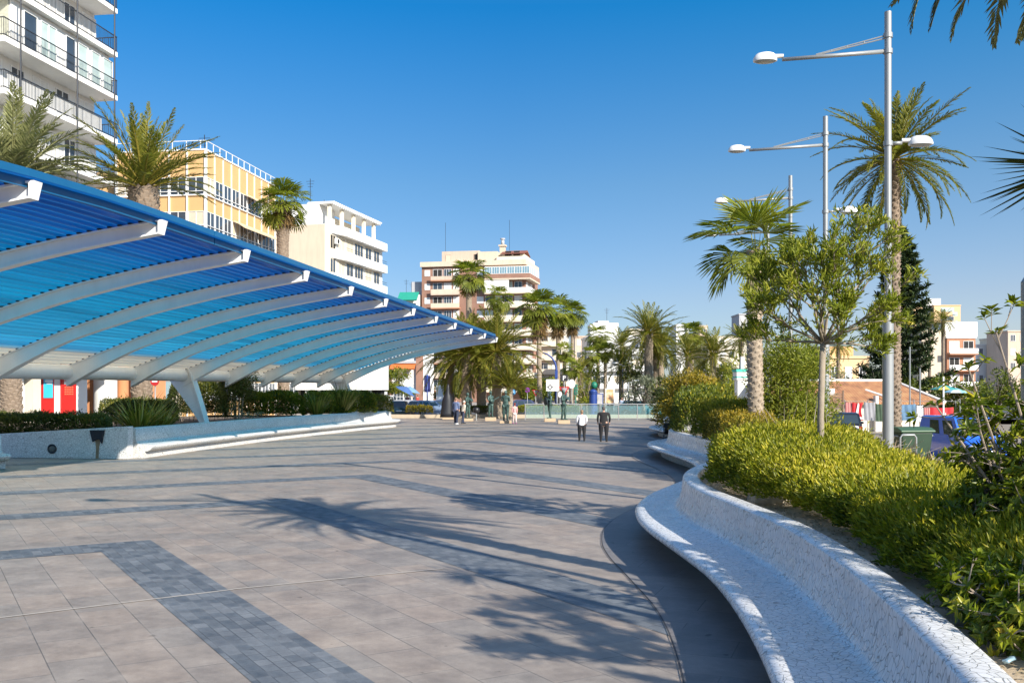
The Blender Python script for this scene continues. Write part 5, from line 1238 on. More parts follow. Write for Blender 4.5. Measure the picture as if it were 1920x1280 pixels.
# tree row beyond the car park on the right
for i, (px, Y, h, hw, lab) in enumerate(((1730, 78, 3.6, 2.2, "round green tree below the brick flats, right of the tiered pine"), (1775, 82, 3.2, 2.0, "low green tree before the brick flats"), (1822, 76, 3.4, 2.2, "green tree right of the brick flats, above the parasols"),
        (1868, 80, 4.6, 2.6, "green tree behind the whorled bush under the white houses"), (1602, 92, 3.4, 2.0, "shrubby tree between the ochre house and the tiered pine"))):
    tree("bushy_tree", lab, (PX(px, Y), Y, -0.5), h, hw, LM_hedge, 60+i, 0.3, 0.12, 60, 0.25, 0.14, 0, 0.7, 16)
for i, (px, pyc, Y, lab) in enumerate(((1744, 604, 110, "small palm before the brick flats, left of two"), (1768, 602, 105, "small palm before the brick flats, right of two"), (1573, 648, 100, "small palm beside the ochre house"))):
    crown_palm("date_palm", lab, px, pyc, Y, 0.16, DCs, 0.72, 80+i, -0.5, boots=0.03)
# dry stalks and grass behind the hedge
rr = random.Random(9)
for i in range(3):
    px0 = (1500, 1600, 1660)[i]; Y = (18.5, 20.5, 22)[i]
    t = thing("dry_shrub", ("leafless grey shrub of leaning stalks beside the slim-stemmed tree", "leafless brown tangle of dry stems in front of the black car", "leafless dry stems at the foot of the nearest full lamp post")[i], "shrub", (PX(px0, Y), Y, 0.72))
    mb = MB()
    for k in range((26, 60, 50)[i]):
        a = rr.uniform(0, 6.283); s = rr.uniform(0.1, 0.75); h_ = rr.uniform(0.4, (2.0, 0.8, 0.75)[i]); b0 = Vector((rr.uniform(-0.5, 0.5), rr.uniform(-0.4, 0.4), -0.05))
        mb.tube([b0, b0+Vector((s*0.3*math.cos(a), s*0.3*math.sin(a), h_*0.6)), b0+Vector((s*math.cos(a), s*math.sin(a), h_*(0.95 if rr.random() < 0.6 else 0.7)))], [0.013 if i == 0 else 0.009, 0.008, 0.003], 5)
    mb.build("stems", M_twig, t)
lb = LB(); g = np.random.default_rng(4); n = 5200
s_ = g.random(n); idx = (s_*(len(WALL)-40)).astype(int)+14
w4 = offset(WALL, -3.4); X = np.array([w4[i].x for i in idx])+g.normal(size=n)*0.7; Yv = np.array([w4[i].y for i in idx])+g.normal(size=n)*0.4
D = rvec(n, g)*0.5; D[:, 2] = np.abs(D[:, 2])+0.6
lb.blades(np.stack([X, Yv, np.full(n, 0.62)], 1), D, rvec(n, g), 0.16+0.3*g.random(n), 0.014, g.random(n), 0.1, 0.2)
o = lb.build("dry_grass", LM_straw); o["kind"] = "stuff"
# leaf litter on the soil strip next to the bench
lb = LB(); n = 2600; idx = (g.random(n)*70).astype(int)+12; w3 = offset(WALL, -0.75)
X = np.array([w3[i].x for i in idx])+g.normal(size=n)*0.28; Yv = np.array([w3[i].y for i in idx])+g.normal(size=n)*0.2
keep = np.array([X[i]-bx(0, Yv[i]) > 0.30 for i in range(n)]); m = keep.sum()
D = rvec(m, g); D[:, 2] *= 0.2
lb.blades(np.stack([X[keep], Yv[keep], np.full(m, 0.812)], 1), D, np.tile([[0, 0, 1.0]], (m, 1)), 0.03+0.05*g.random(m), 0.018, g.random(m), 0.1, 0.1)
o = lb.build("leaf_litter", LM_straw); o["kind"] = "stuff"
# stone block on the soil
q = Vector((3.62, 14.0, 0.80))
mb = MB(); rg = random.Random(2); mb.M = Matrix.Rotation(R(8), 4, 'Z')
rings = []
for x in (-0.28, -0.24, 0.0, 0.24, 0.28):
    k = 0.85 if abs(x) > 0.25 else 1.0
    rings.append([(x, y*k+rg.uniform(-.01, .01), z*k+rg.uniform(-.008, .008)+0.06) for y, z in ((-0.13, -0.08), (0.13, -0.08), (0.14, 0.0), (0.12, 0.07), (0.0, 0.085), (-0.12, 0.07), (-0.14, 0.0))])
mb.cs = True; mb.loft(rings)
o = mb.build("stone_block", mat("pale_stone", (0.46, 0.40, 0.31), 0.9, 0.25, 6, 0.6, 30), None, 0, q); tag(o, "rough pale stone block lying on the soil below the near hedge", "stone")
# ================================================================ planting: left side
hedge("hedge", "low dark clipped hedge on top of the sloping planter wall", [(PX(-60, 36.5), 36.6), (PX(206, 36.5), 36.4)], 0.45, 1.45, 0.7, LM_dark, 20, 0.09, 0.04, 1100, topt=0.55, sidet=0.5, twigs=10)
def blade_plant(name, label, loc, n, L, W, seed, mt, up=0.8, cat="plant"):
    t = thing(name, label, cat, loc); g = np.random.default_rng(seed); lb = LB(); a = g.random(n)*6.283
    el = up+0.5*g.random(n)-0.25; m = 4; ll = L*(0.55+0.5*g.random(n))
    base = np.stack([np.cos(a)*0.12*g.random(n), np.sin(a)*0.12*g.random(n), np.zeros(n)], 1)
    Pp = base; tint = np.clip(g.random(n), 0, 1)
    Sd = np.stack([-np.sin(a), np.cos(a), np.zeros(n)], 1); prev = None; b0 = 0; Vs = []
    for k in range(m+1):
        wv = W*(1-(k/m)**1.5)*0.5+0.001; Vs.append(np.stack([Pp+Sd*wv, Pp-Sd*wv], 1))
        e = el-0.9*(k/m)**2*(0.4+0.9*(1-el/1.57)); Pp = Pp+np.stack([np.cos(a)*np.cos(e), np.sin(a)*np.cos(e), np.sin(e)], 1)*(ll/m)[:, None]
    V = np.concatenate(Vs, 1).reshape(-1, 3); q = 2*(m+1); b = np.arange(n)*q; T = []
    for k in range(m): T += [np.stack([b+2*k, b+2*k+1, b+2*k+3], 1), np.stack([b+2*k, b+2*k+3, b+2*k+2], 1)]
    lb.add(V, np.concatenate(T), np.tile(tint, 2*m)); lb.build("leaves", mt, t); return t
blade_plant("flax_plant", "spiky flax plant with long arching blades behind the planter wall", (PX(262, 38.5), 38.5, 0.55), 190, 2.3, 0.085, 1, LM_grass, 0.85)
blade_plant("flax_plant", "smaller spiky flax plant against the dark hedge by the canopy leg", (PX(300, 40.5), 40.5, 0.55), 150, 2.0, 0.075, 2, LM_grass, 0.9)
blade_plant("grass_tuft", "tuft of tall feathery grass under the far end of the canopy", (PX(640, 58), 58, 0.7), 320, 2.4, 0.05, 3, LM_grass, 1.15)
blade_plant("grass_tuft", "tuft of brownish grass before the far clipped hedge", (PX(590, 55), 55.5, 0.7), 220, 1.9, 0.05, 4, LM_grass, 1.1)
lh = "leafy hedges in the left planter"
hedge("hedge", "dark tall hedge behind the slanted canopy leg", [(PX(318, 52), 52), (PX(420, 54), 54)], 0.6, 2.75, 0.7, LM_dark, 21, 0.12, 0.055, 750, topt=0.5, sidet=0.42, twigs=20, group=lh)
hedge("hedge", "low dark hedge between flax plant and canopy leg", [(PX(205, 43), 43), (PX(318, 49), 49)], 0.6, 1.85, 0.6, LM_dark, 22, 0.11, 0.05, 800, topt=0.55, sidet=0.4, twigs=10, group=lh)
bush("bush", "tall loose oleander bush reaching the canopy tube", (PX(445, 50.5), 50.5, 0.6), (1.05, 0.8, 3.1), LM_dark, 23, 0.14, 0.04, 330, 0.2, 1.0, 18)
hedge("hedge", "green clipped hedge in the middle of the left planter", [(PX(460, 52), 52), (PX(560, 55), 55)], 0.7, 2.2, 0.7, LM_hedge, 24, 0.12, 0.055, 700, topt=0.4, sidet=0.3, twigs=10, group=lh)
hedge("hedge", "reddish green hedge at the far end of the left planter", [(PX(575, 55), 56), (PX(690, 61), 61.5)], 0.7, 2.15, 0.8, LM_hedge, 25, 0.13, 0.06, 650, topt=0.4, sidet=0.34, twigs=10, group=lh)
hedge("hedge", "small golden-brown hedge at the end of the left planter beside parked cars", [(PX(688, 62), 62.5), (PX(722, 64), 64.6)], 0.7, 1.95, 0.7, LM_yel, 26, 0.12, 0.05, 380, topt=0.25, sidet=0.1, twigs=8, group=lh)
bush("bush", "low silvery shrub at the lip of the left planter", (PX(465, 48.5), 48.5, 0.75), (1.3, 0.5, 0.6), LM_sil, 27, 0.08, 0.03, 520, 0.2, 0.9, 12)
for i, (px, pyc, Y) in enumerate(((6, 560, 46), (258, 545, 52))):
    pass
# low hedges on the far kerb
kh = "clipped strips of hedge on the far kerb"
hedge("hedge", "short orange-tipped hedge strip in front of the blue-grey estate car", [(PX(760, 83.9), 83.9), (PX(812, 83.9), 83.9)], 0.3, 0.98, 0.35, LM_yel, 30, 0.13, 0.06, 420, topt=0.4, sidet=0.25, twigs=4, group=kh)
hedge("hedge", "green hedge strip on the far kerb behind the three left statues", [(PX(862, 84.6), 84.6), (PX(940, 84.6), 84.6)], 0.3, 0.95, 0.35, LM_hedge, 31, 0.13, 0.06, 420, topt=0.6, sidet=0.45, twigs=4, group=kh)
hedge("hedge", "yellow-green hedge strip on the far kerb behind the two right statues", [(PX(968, 84.3), 84.3), (PX(1086, 84.3), 84.3)], 0.3, 0.98, 0.35, LM_gold, 32, 0.13, 0.06, 420, topt=0.5, sidet=0.4, twigs=4, group=kh)
# trees of the park beyond the road
for i, (px, Y, h, hw, m, L, lab) in enumerate((
    (1190, 104, 5.3, 1.8, LM_dark, 0.3, "dark round evergreen tree left of the park's tallest palm"),
    (1207, 92, 3.6, 2.1, LM_olive, 0.22, "grey-green olive tree behind the glass fence's right end"),
    (1112, 112, 5.2, 1.4, LM_ole, 0.28, "slim yellow-green tree behind the green traffic light"),
    (1100, 100, 3.4, 1.6, LM_ole, 0.28, "yellow-green bushy tree right of the round mirror"),
    (1250, 88, 3.6, 1.7, LM_dark, 0.3, "dark tree between olive tree and yellow bush"),
    (1288, 112, 4.8, 2.6, LM_olive, 0.3, "pale olive tree behind the golden bush"),
    (1350, 100, 4.9, 2.3, LM_hedge, 0.3, "green tree right of the bright date palm above the golden bush"),
    (1395, 70, 4.9, 1.7, LM_ole, 0.24, "yellow-green tree just left of the stout fan palm's trunk"),
    (1450, 66, 4.6, 1.9, LM_ole, 0.24, "yellow-green tree behind the oleander bush, right of the stout fan palm's trunk"),
    (1512, 86, 4.8, 2.2, LM_hedge, 0.26, "green tree behind the slim-stemmed oleander's foot"),
    (1320, 96, 3.0, 2.2, LM_hedge, 0.3, "low green tree between golden bush and bright date palm"),
    (735, 150, 6.0, 3.2, LM_hedge, 0.4, "flat-topped clipped tree over the blue umbrellas"),
    (845, 140, 4.4, 2.6, LM_dark, 0.4, "dark tree behind the palm cluster's left edge"),
    (1030, 140, 4.2, 2.4, LM_hedge, 0.4, "green tree behind the roundabout sign"),
    (985, 150, 4.0, 3.0, LM_hedge, 0.4, "green street tree right of the palm cluster"))):
    tree("bushy_tree", lab, (PX(px, Y), Y, -0.05), h, hw, m, 100+i, L, L*0.4, 60, 0.3, 0.14, 0, 0.95, 22)
# distant green belt that reads as one mass
lb = LB(); g = np.random.default_rng(8); cs, rs = [], []
for i in range(120):
    x = g.uniform(-12, 105); y = g.uniform(205, 250); cs.append((x, y, g.uniform(0.5, 3.0))); rs.append((g.uniform(1.5, 3), 1.6, g.uniform(1.2, 2.2)))
cloud(lb, g, cs, rs, 7, 0.75, 0.35, 0.2, 0.0, 0.8, 0.4)
o = lb.build("far_shrubbery", LM_hedge); o["kind"] = "stuff"
# ================================================================ lamp posts
M_galv = mat("galvanised_steel", (0.30, 0.315, 0.32), 0.45, 0.08, 1.5, metal=0.3, stain=0.15)
M_lampw = mat("lamp_shell", (0.72, 0.72, 0.72), 0.35, 0.04, 3)
M_lens = glassmat("lamp_lens", (0.30, 0.31, 0.30), 0.25)
def lamp_post(label, loc):
    t = thing("street_lamp", label, "street lamp", loc, 0, "twin-armed lamp posts along the planter")
    z0 = 0.55; T = 11.95-z0-0.0
    mb = MB(); mb.cs = True
    mb.tube([(0, 0, -1.2), (0, 0, 4.08-z0)], 0.135, 16); mb.tube([(0, 0, 4.08-z0), (0, 0, 4.16-z0)], [0.135, 0.088], 16)
    mb.tube([(0, 0, 4.15-z0), (0, 0, T)], 0.087, 14); split_sharp(mb.build("pole", M_galv, t), 35)
    zu, zl, zs = 10.95-z0, 8.62-z0, 11.35-z0
    for z in (zu, zl, zs):
        mb = MB(); mb.cs = True; mb.tube([(0, 0, z-0.06), (0, 0, z+0.06)], 0.115, 14); split_sharp(mb.build("clamp", M_galv, t), 35)
    a = Vector((-1, 0.10, 0)).normalized()
    mb = MB(); mb.cs = True; mb.tube([a*0.08+Vector((0, 0, zu)), a*2.62+Vector((0, 0, zu-0.12))], [0.055, 0.048], 10); mb.build("arm", M_galv, t)
    mb = MB()
    for o_ in (0.0, -0.07): mb.tube([a*0.08+Vector((0, 0, zs+o_)), a*1.78+Vector((0, 0, zu-0.02+o_*0.3))], 0.018, 6)
    for u in (0.3, 0.55, 0.78): p = a*(0.08+1.7*u)+Vector((0, 0, zs+(zu-zs)*u)); mb.tube([p, p-Vector((0, 0, 0.07*(1-u*0.6)))], 0.02, 6)
    mb.build("stay", M_galv, t)
    mb = MB(); mb.cs = True; mb.tube([-a*0.08+Vector((0, 0, zl)), -a*0.34+Vector((0, 0, zl+0.01))], 0.045, 10); mb.build("short_arm", M_galv, t)
    def head(name, c, d):
        mb = MB(); mb.cs = True; n = 22; rings = []
        e = Vector((-d.y, d.x, 0))
        for q, zz in ((1.0, -0.17), (1.02, -0.13), (0.97, -0.05), (0.86, 0.03), (0.70, 0.085), (0.45, 0.115), (0.05, 0.125)):
            rings.append([c+d*(0.30*q*math.cos(2*math.pi*k/n)-0.05*(1-q))+e*(0.19*q*math.sin(2*math.pi*k/n))+Vector((0, 0, zz*0.78)) for k in range(n)])
        mb.loft(rings, True, True)
        mb.tube([c-d*0.24+Vector((0, 0, -0.01)), c-d*0.46+Vector((0, 0, -0.01))], [0.055, 0.05], 10)
        h = mb.build(name, M_lampw, t); split_sharp(h, 60)
        mb = MB(); mb.cs = True; mb.loft([[c+d*(0.265*q*math.cos(2*math.pi*k/n))+e*(0.165*q*math.sin(2*math.pi*k/n))+Vector((0, 0, zz*0.78)) for k in range(n)] for q, zz in ((1.0, -0.172), (0.9, -0.205), (0.5, -0.225))], True, True)
        mb.build("lens", M_lens, h)
    head("lamp_head", a*3.05+Vector((0, 0, zu-0.02)), a); head("lamp_head", -a*0.80+Vector((0, 0, zl+0.08)), -a)
    return t
lamp0 = lamp_post("nearest full lamp post, two arms, before the tall date palm", (PX(1665, 25.2), 25.2, 0.55))
for Y, lab in ((34.85, "second lamp post rising beside the feathery oleander, both heads clear"), (44.5, "third lamp post, low lamp hidden by the oleander"), (54.15, "farthest lamp post, mostly hidden behind the stout fan palm's trunk"),
               (15.55, "lamp post cut off by the right photo edge"), (5.9, "lamp post outside the picture, its shadow lies across the paving")):
    dup(lamp0, (9.5+(Y-25.2)*0.1527+(0.07 if Y == 15.55 else 0), Y, 0.55), 0, lab)

# ================================================================ people
M_skin = mat("skin", (0.52, 0.30, 0.21), 0.55, 0.06, 6)
def skin_mesh(name, chains, m, sub=2, extra=None):
    """one continuous surface grown round joined chains of (point, radius)"""
    vs, es, rs = [], [], []
    key = {}
    for ch in chains:
        prev = None
        for p, r_ in ch:
            k = tuple(round(x, 4) for x in p)
            if k not in key: key[k] = len(vs); vs.append(k); rs.append(r_)
            i = key[k]
            if prev is not None and prev != i: es.append((prev, i))
            prev = i
    me = bpy.data.meshes.new(name); me.from_pydata(vs, es, [])
    o = bpy.data.objects.new(name, me); COL.objects.link(o)
    o.modifiers.new("skin", 'SKIN'); me.skin_vertices or bpy.ops
    sv = me.skin_vertices[0].data if me.skin_vertices else None
    if sv is None:
        bm = bmesh.new(); bm.from_mesh(me); lay = bm.verts.layers.skin.verify(); bm.to_mesh(me); bm.free(); sv = me.skin_vertices[0].data
    for i, r_ in enumerate(rs): sv[i].radius = (r_, r_) if not isinstance(r_, tuple) else r_
    sv[0].use_root = True
    s_ = o.modifiers.new("sub", 'SUBSURF'); s_.levels = sub; s_.render_levels = sub
    dg = bpy.context.evaluated_depsgraph_get(); out = bpy.data.meshes.new_from_object(o.evaluated_get(dg)); out.name = name
    bpy.data.objects.remove(o); out.materials.clear(); out.materials.append(m)
    for p in out.polygons: p.use_smooth = True
    if extra:
        bm = bmesh.new(); bm.from_mesh(out); tmp = bpy.data.meshes.new("t"); tmp.from_pydata(extra.v, [], extra.f); bm.from_mesh(tmp); bmesh.ops.recalc_face_normals(bm, faces=bm.faces); bm.to_mesh(out); bm.free()
        for p in out.polygons: p.use_smooth = True
    return out
def ell(mb, c, r, n=12, m=8):
    mb.cs = True
    mb.loft([[(c[0]+r[0]*math.sin(math.pi*i/m)*math.cos(2*math.pi*k/n), c[1]+r[1]*math.sin(math.pi*i/m)*math.sin(2*math.pi*k/n), c[2]-r[2]*math.cos(math.pi*i/m)) for k in range(n)] for i in [0.12]+list(range(1, m))+[m-0.12]], True, True)
def person(name, label, loc, rz, H, cols, hair=(0.05, 0.04, 0.035), armpose=None, step=0.1, bronze=None, wide=1.0, long_coat=0.0, lean=0.0, group=None, cat="person", bald=False):
    """standing figure facing local -Y; one body surface plus clothes and hair"""
    s = H/1.75; t = thing(name, label, cat, loc, rz, group)
    def V(x, y, z): return (x*s, (y-lean*max(0, z-0.9))*s, z*s)
    hipw, shw = 0.095*wide, 0.185*wide
    arms = armpose or {-1: [(-0.215, 0.0, 1.17), (-0.225, -0.03, 0.93)], 1: [(0.215, 0.0, 1.17), (0.225, -0.03, 0.93)]}
    feet = {-1: step, 1: -step}
    def torso(k): return [(V(0, 0, 0.92), (0.135*k*s*wide, 0.105*k*s)), (V(0, 0.005, 1.08), (0.135*k*s*wide, 0.10*k*s)), (V(0, 0.01, 1.27), (0.145*k*s*wide, 0.11*k*s)), (V(0, 0.012, 1.40), (0.115*k*s*wide, 0.09*k*s))]
    def leg(sg, k): return [(V(0, 0, 0.92), 0.10*k*s), (V(sg*hipw, 0, 0.84), 0.086*k*s*wide), (V(sg*hipw*1.02, feet[sg]*0.45-0.015, 0.48), 0.064*k*s*(0.5+0.5*wide)), (V(sg*hipw*1.05, feet[sg]+0.02, 0.10), 0.043*k*s)]
    def arm(sg, k):
        e, h = arms[sg]
        return [(V(0, 0.012, 1.40), 0.1*k*s), (V(sg*shw, 0.012, 1.385), 0.058*k*s), (V(*e), 0.044*k*s), (V(*[a+(b-a)*0.86 for a, b in zip(e, h)]), 0.031*k*s)]
    ext = MB()
    for sg in (-1, 1):
        e, h = (Vector(q) for q in arms[sg]); d = (h-e).normalized(); sd = d.cross(Vector((0, 0, 1))); sd = sd.normalized() if sd.length > 0.05 else Vector((1, 0, 0))
        if abs(d.z) > 0.6: sd = Vector((0, 1, 0))
        ext.cs = True
        ext.tube([V(*(h-d*0.05)), V(*(h+d*0.02)), V(*(h+d*0.055))], [0.026*s, 0.038*s, 0.034*s], 8)
        for i, ln in enumerate((0.075, 0.085, 0.08, 0.06)):
            b = h+d*0.05+sd*(0.024-0.016*i); q = b+d*ln*0.55; q2 = q+d*ln*0.4-Vector((sg*0.012, 0.0, 0))
            ext.tube([V(*b), V(*q), V(*q2)], [0.009*s, 0.0085*s, 0.007*s], 6)
        b = h+sd*0.03; ext.tube([V(*b), V(*(b+sd*0.022+d*0.03)), V(*(b+sd*0.02+d*0.06))], [0.011*s, 0.010*s, 0.008*s], 6)
    hd = V(0, -0.01, 1.635)
    ell(ext, hd, (0.074*s, 0.092*s, 0.112*s))
    ell(ext, V(0, -0.03, 1.575), (0.055*s, 0.065*s, 0.06*s))
    ext.tube([V(0, -0.095, 1.645), V(0, -0.118, 1.61), V(0, -0.10, 1.60)], [0.010*s, 0.016*s, 0.012*s], 6)
    for sg in (-1, 1): ell(ext, V(sg*0.077, 0.005, 1.63), (0.012*s, 0.022*s, 0.032*s), 8, 6)
    body = skin_mesh("body", [torso(1)+[(V(0, 0.0, 1.47), 0.062*s), (V(0, -0.008, 1.56), 0.058*s)]]+[leg(q, 1)+[(V(q*hipw*1.05, feet[q]-0.03, 0.045), 0.036*s), (V(q*hipw*1.15, feet[q]-0.15, 0.03), 0.028*s)] for q in (-1, 1)]+[arm(q, 1) for q in (-1, 1)], bronze or M_skin, 2, ext)
    bo = link("body", body, t)
    top, trs, sh = cols
    jk = [torso(1.20)+[(V(0, 0.006, 1.455), 0.072*s)]]+[arm(q, 1.30) for q in (-1, 1)]
    jk[0] = [(V(0, 0, 0.92-0.02-long_coat), (0.168*s*wide, 0.135*s))]+jk[0]
    link("jacket", skin_mesh("jacket", jk, top, 2), t)
    link("trousers", skin_mesh("trousers", [leg(q, 1.36)+[(V(q*hipw*1.06, feet[q]+0.02, 0.055), 0.068*s)] for q in (-1, 1)], trs, 2), t)
    for q in (-1, 1):
        mb = MB(); mb.cs = True; y = feet[q]
        mb.loft([[V(q*hipw*1.08+dx*w_, y+yy, z) for dx, z in ((-1, 0.0), (1, 0.0), (1.05, h_*0.6), (0.5, h_), (-0.5, h_), (-1.05, h_*0.6))] for yy, w_, h_ in ((0.085, 0.030, 0.07), (0.04, 0.043, 0.10), (-0.06, 0.045, 0.085), (-0.15, 0.046, 0.06), (-0.19, 0.025, 0.035))], True, True)
        mb.build("shoe", sh, t)
    if not bald:
        mb = MB(); mb.cs = True; n = 14; c = V(0, 0.012, 1.655)
        mb.loft([[(c[0]+0.084*s*q*math.cos(2*math.pi*k/n), c[1]+(0.096*s*q)*math.sin(2*math.pi*k/n)+(0.022*s*(1-zz) if math.sin(2*math.pi*k/n) < 0 else 0), c[2]+zz*0.106*s-(0.055*s if math.sin(2*math.pi*k/n) > 0.1 and zz < 0.2 else 0)) for k in range(n)] for q, zz in ((0.96, -0.15), (1.02, 0.1), (0.98, 0.45), (0.78, 0.78), (0.4, 0.97), (0.05, 1.02))], True, True)
        mb.build("hair", mat("hair_%02d%02d" % (int(hair[0]*99), int(hair[2]*99)), hair, 0.8, 0.2, 30) if bronze is None else bronze, t)
    return t
def cloth(n, c, r=0.85): return mat("cloth_"+n, c, r, 0.12, 5, 0.3, 60)
MAN = {-1: [(-0.30, 0.03, 1.13), (-0.285, -0.10, 0.92)], 1: [(0.30, 0.03, 1.13), (0.285, -0.10, 0.92)]}
t = person("person", "person in black jacket and black trousers walking away, seen from behind", G(1132, 827.5), R(176), 1.63, (cloth("black", (0.020, 0.019, 0.020)), cloth("black_trousers", (0.016, 0.016, 0.019)), cloth("shoe_black", (0.012, 0.012, 0.012), 0.5)), (0.10, 0.09, 0.085), MAN, 0.05, None, 1.38, 0.12, group="the couple on the plaza")
t = person("person", "person in white jacket with dark side panels and black trousers, beside the black-jacketed walker", G(1091, 826.5), R(184), 1.45, (cloth("white", (0.74, 0.73, 0.76)), cloth("black_trousers", (0.016, 0.016, 0.019)), cloth("shoe_black", (0.012, 0.012, 0.012), 0.5)), (0.26, 0.17, 0.10), {-1: [(-0.275, 0.0, 1.14), (-0.255, -0.12, 0.93)], 1: [(0.275, 0.0, 1.14), (0.255, -0.12, 0.93)]}, 0.07, None, 1.3, 0.10, group="the couple on the plaza")
mb = MB(); sc_ = 1.45/1.75
mb.M = Matrix.Scale(sc_, 4); mb.cs = True
mb.loft([[(x*math.sin(a), 0.158*math.cos(a)*k*1.06, z) for a in [R(-205-16*j) for j in range(6)]] for x, k, z in ((0.225, 1.0, 0.86), (0.23, 0.97, 1.0), (0.225, 0.94, 1.15), (0.16, 0.9, 1.27))], False, False)
mb.build("side_panel", cloth("slate", (0.055, 0.055, 0.075)), t)
M_jean = cloth("jeans", (0.03, 0.04, 0.075)); M_shoew = mat("white_shoe", (0.75, 0.75, 0.75), 0.5)
t = person("person", "person in blue-grey hooded jacket and dark jeans with white shoes, near the statues", G(855, 795), R(150), 1.85, (cloth("blue", (0.13, 0.17, 0.30)), M_jean, M_shoew), (0.20, 0.12, 0.08), None, 0.08, group="walkers by the statues", wide=1.15)
t = person("person", "person in pale cream top and dark trousers walking beside the blue-jacketed one", G(868, 794), R(120), 1.62, (cloth("cream", (0.68, 0.62, 0.52)), M_jean, cloth("shoe_black", (0.012, 0.012, 0.012), 0.5)), (0.55, 0.5, 0.45), None, 0.12, lean=0.15, group="walkers by the statues", wide=1.1)
t = person("person", "red-haired girl in pink top and pale trousers beside the statue", G(965, 794), R(190), 1.45, (cloth("pink", (0.66, 0.36, 0.34)), cloth("pale_pink", (0.62, 0.50, 0.46)), mat("magenta_shoe", (0.55, 0.04, 0.32), 0.5)), (0.22, 0.025, 0.02), None, 0.14, group="walkers by the statues")
sp_ = "small passers-by beyond the glass fence"
for i, (px, Y, H, c, rz_, lab) in enumerate(((1166, 104, 1.7, (0.35, 0.42, 0.55), 0, "passer-by in light blue behind the glass fence"), (1173, 106, 1.65, (0.5, 0.12, 0.12), 40, "passer-by in a red top behind the glass fence"), (1180, 107, 1.75, (0.03, 0.06, 0.05), 80, "passer-by in dark clothes behind the glass fence, rightmost of three"),
        (1121, 112, 1.7, (0.04, 0.04, 0.05), 10, "passer-by in black in front of the poster column"), (1140, 114, 1.75, (0.45, 0.30, 0.32), 200, "passer-by in pinkish top before the orange advert"), (1147, 115, 1.7, (0.6, 0.65, 0.7), 160, "passer-by in pale shirt before the orange advert"),
        (764, 145, 1.7, (0.55, 0.25, 0.2), 30, "passer-by in a reddish top behind the silver car"), (772, 146, 1.7, (0.6, 0.5, 0.45), 70, "passer-by in a beige top behind the silver car"), (783, 147, 1.65, (0.5, 0.08, 0.06), 200, "passer-by in a bright red top behind the estate car"))):
    person("person", lab, (PX(px, Y), Y, -0.1), R(rz_), H, (cloth("p%d" % i, c), M_jean, cloth("shoe_black", (0.012, 0.012, 0.012), 0.5)), (0.06, 0.04, 0.03), None, 0.1, group=sp_)
# bronze statues on blocks
M_br, t_, bs_ = nodes_of("green_bronze")
c_ = ramp(t_, noise(t_, 4, 6, 0.7), [(0.3, (0.02, 0.045, 0.04)), (0.55, (0.06, 0.11, 0.095)), (0.75, (0.14, 0.22, 0.19))]); t_.links.new(c_, bs_.inputs["Base Color"]); bs_.inputs["Metallic"].default_value = 0.35; bs_.inputs["Roughness"].default_value = 0.5
M_blk = mat("tan_stone_block", (0.50, 0.37, 0.24), 0.85, 0.12, 3)
HOLD = {-1: [(-0.24, -0.03, 1.14), (-0.02, -0.24, 1.10)], 1: [(0.24, -0.03, 1.14), (0.06, -0.24, 1.26)]}
FRONT = {-1: [(-0.23, 0.0, 1.14), (-0.08, -0.22, 1.22)], 1: [(0.23, 0.0, 1.14), (0.08, -0.22, 1.20)]}
def statue(label, px, pyb, pytop, pyfeet, rz, pose, wide=1.0, coat=0.0, tool=None):
    g_ = G(px, pyb); Y = g_.y; bh = (pyb-pyfeet)*Y/FOC; H = (pyfeet-pytop)*Y/FOC
    t = person("statue", label, g_+Vector((0, 0, bh)), rz, H, (M_br, M_br, M_br), None, pose, 0.06, M_br, wide, coat, group="green bronze figures on the plaza", cat="statue")
    mb = MB(); k = 0.42; M_ = Matrix.Rotation(-rz, 4, 'Z'); mb.M = M_; mb.box(-k, k, -k, k, -bh, 0.0); mb.build("base_block", M_blk, t, 0.02)
    s = H/1.75
    if tool == "guitar":
        mb = MB(); mb.cs = True; mb.M = Matrix.Translation((-0.05*s, -0.27*s, 1.10*s)) @ Matrix.Rotation(R(20), 4, 'Y') @ Matrix.Rotation(R(90), 4, 'X')
        mb.lathe([(0.0, -0.05), (0.30, -0.05), (0.33, 0), (0.30, 0.05), (0.0, 0.05)], 20); mb.build("drum", mat("dark_bronze", (0.02, 0.035, 0.04), 0.5, 0.2, 5, metal=0.4), t)
    if tool == "lute":
        mb = MB(); mb.cs = True; ell(mb, (-0.06*s, -0.25*s, 1.10*s), (0.17*s, 0.06*s, 0.13*s)); mb.tube([(0.08*s, -0.25*s, 1.16*s), (0.5*s, -0.27*s, 1.36*s)], 0.025*s, 8); mb.build("lute", M_br, t)
    if tool == "sheet":
        mb = MB(); mb.M = Matrix.Translation((0, -0.32*s, 1.25*s)) @ Matrix.Rotation(R(-25), 4, 'X'); mb.box(-0.15*s, 0.15*s, -0.01, 0.01, -0.1*s, 0.12*s); mb.build("song_book", M_br, t)
    return t
statue("green bronze statue half hidden behind the two strolling walkers", 877, 789, 736, 784, R(60), FRONT, 1.0, 0, "sheet")
statue("green bronze statue playing a lute in front of a palm trunk", 920, 788.5, 733, 782, R(40), HOLD, 1.0, 0, "lute")
statue("green bronze statue in a long coat beside the red-haired girl", 948, 793, 732, 788, R(170), FRONT, 1.15, 0.22)
statue("green bronze statue holding a big round dark drum", 1031, 790, 733, 784, R(-70), HOLD, 1.0, 0, "guitar")
statue("slim green bronze statue in front of the give-way sign", 1057, 794, 731, 787, R(60), FRONT, 0.95, 0.3, "sheet")
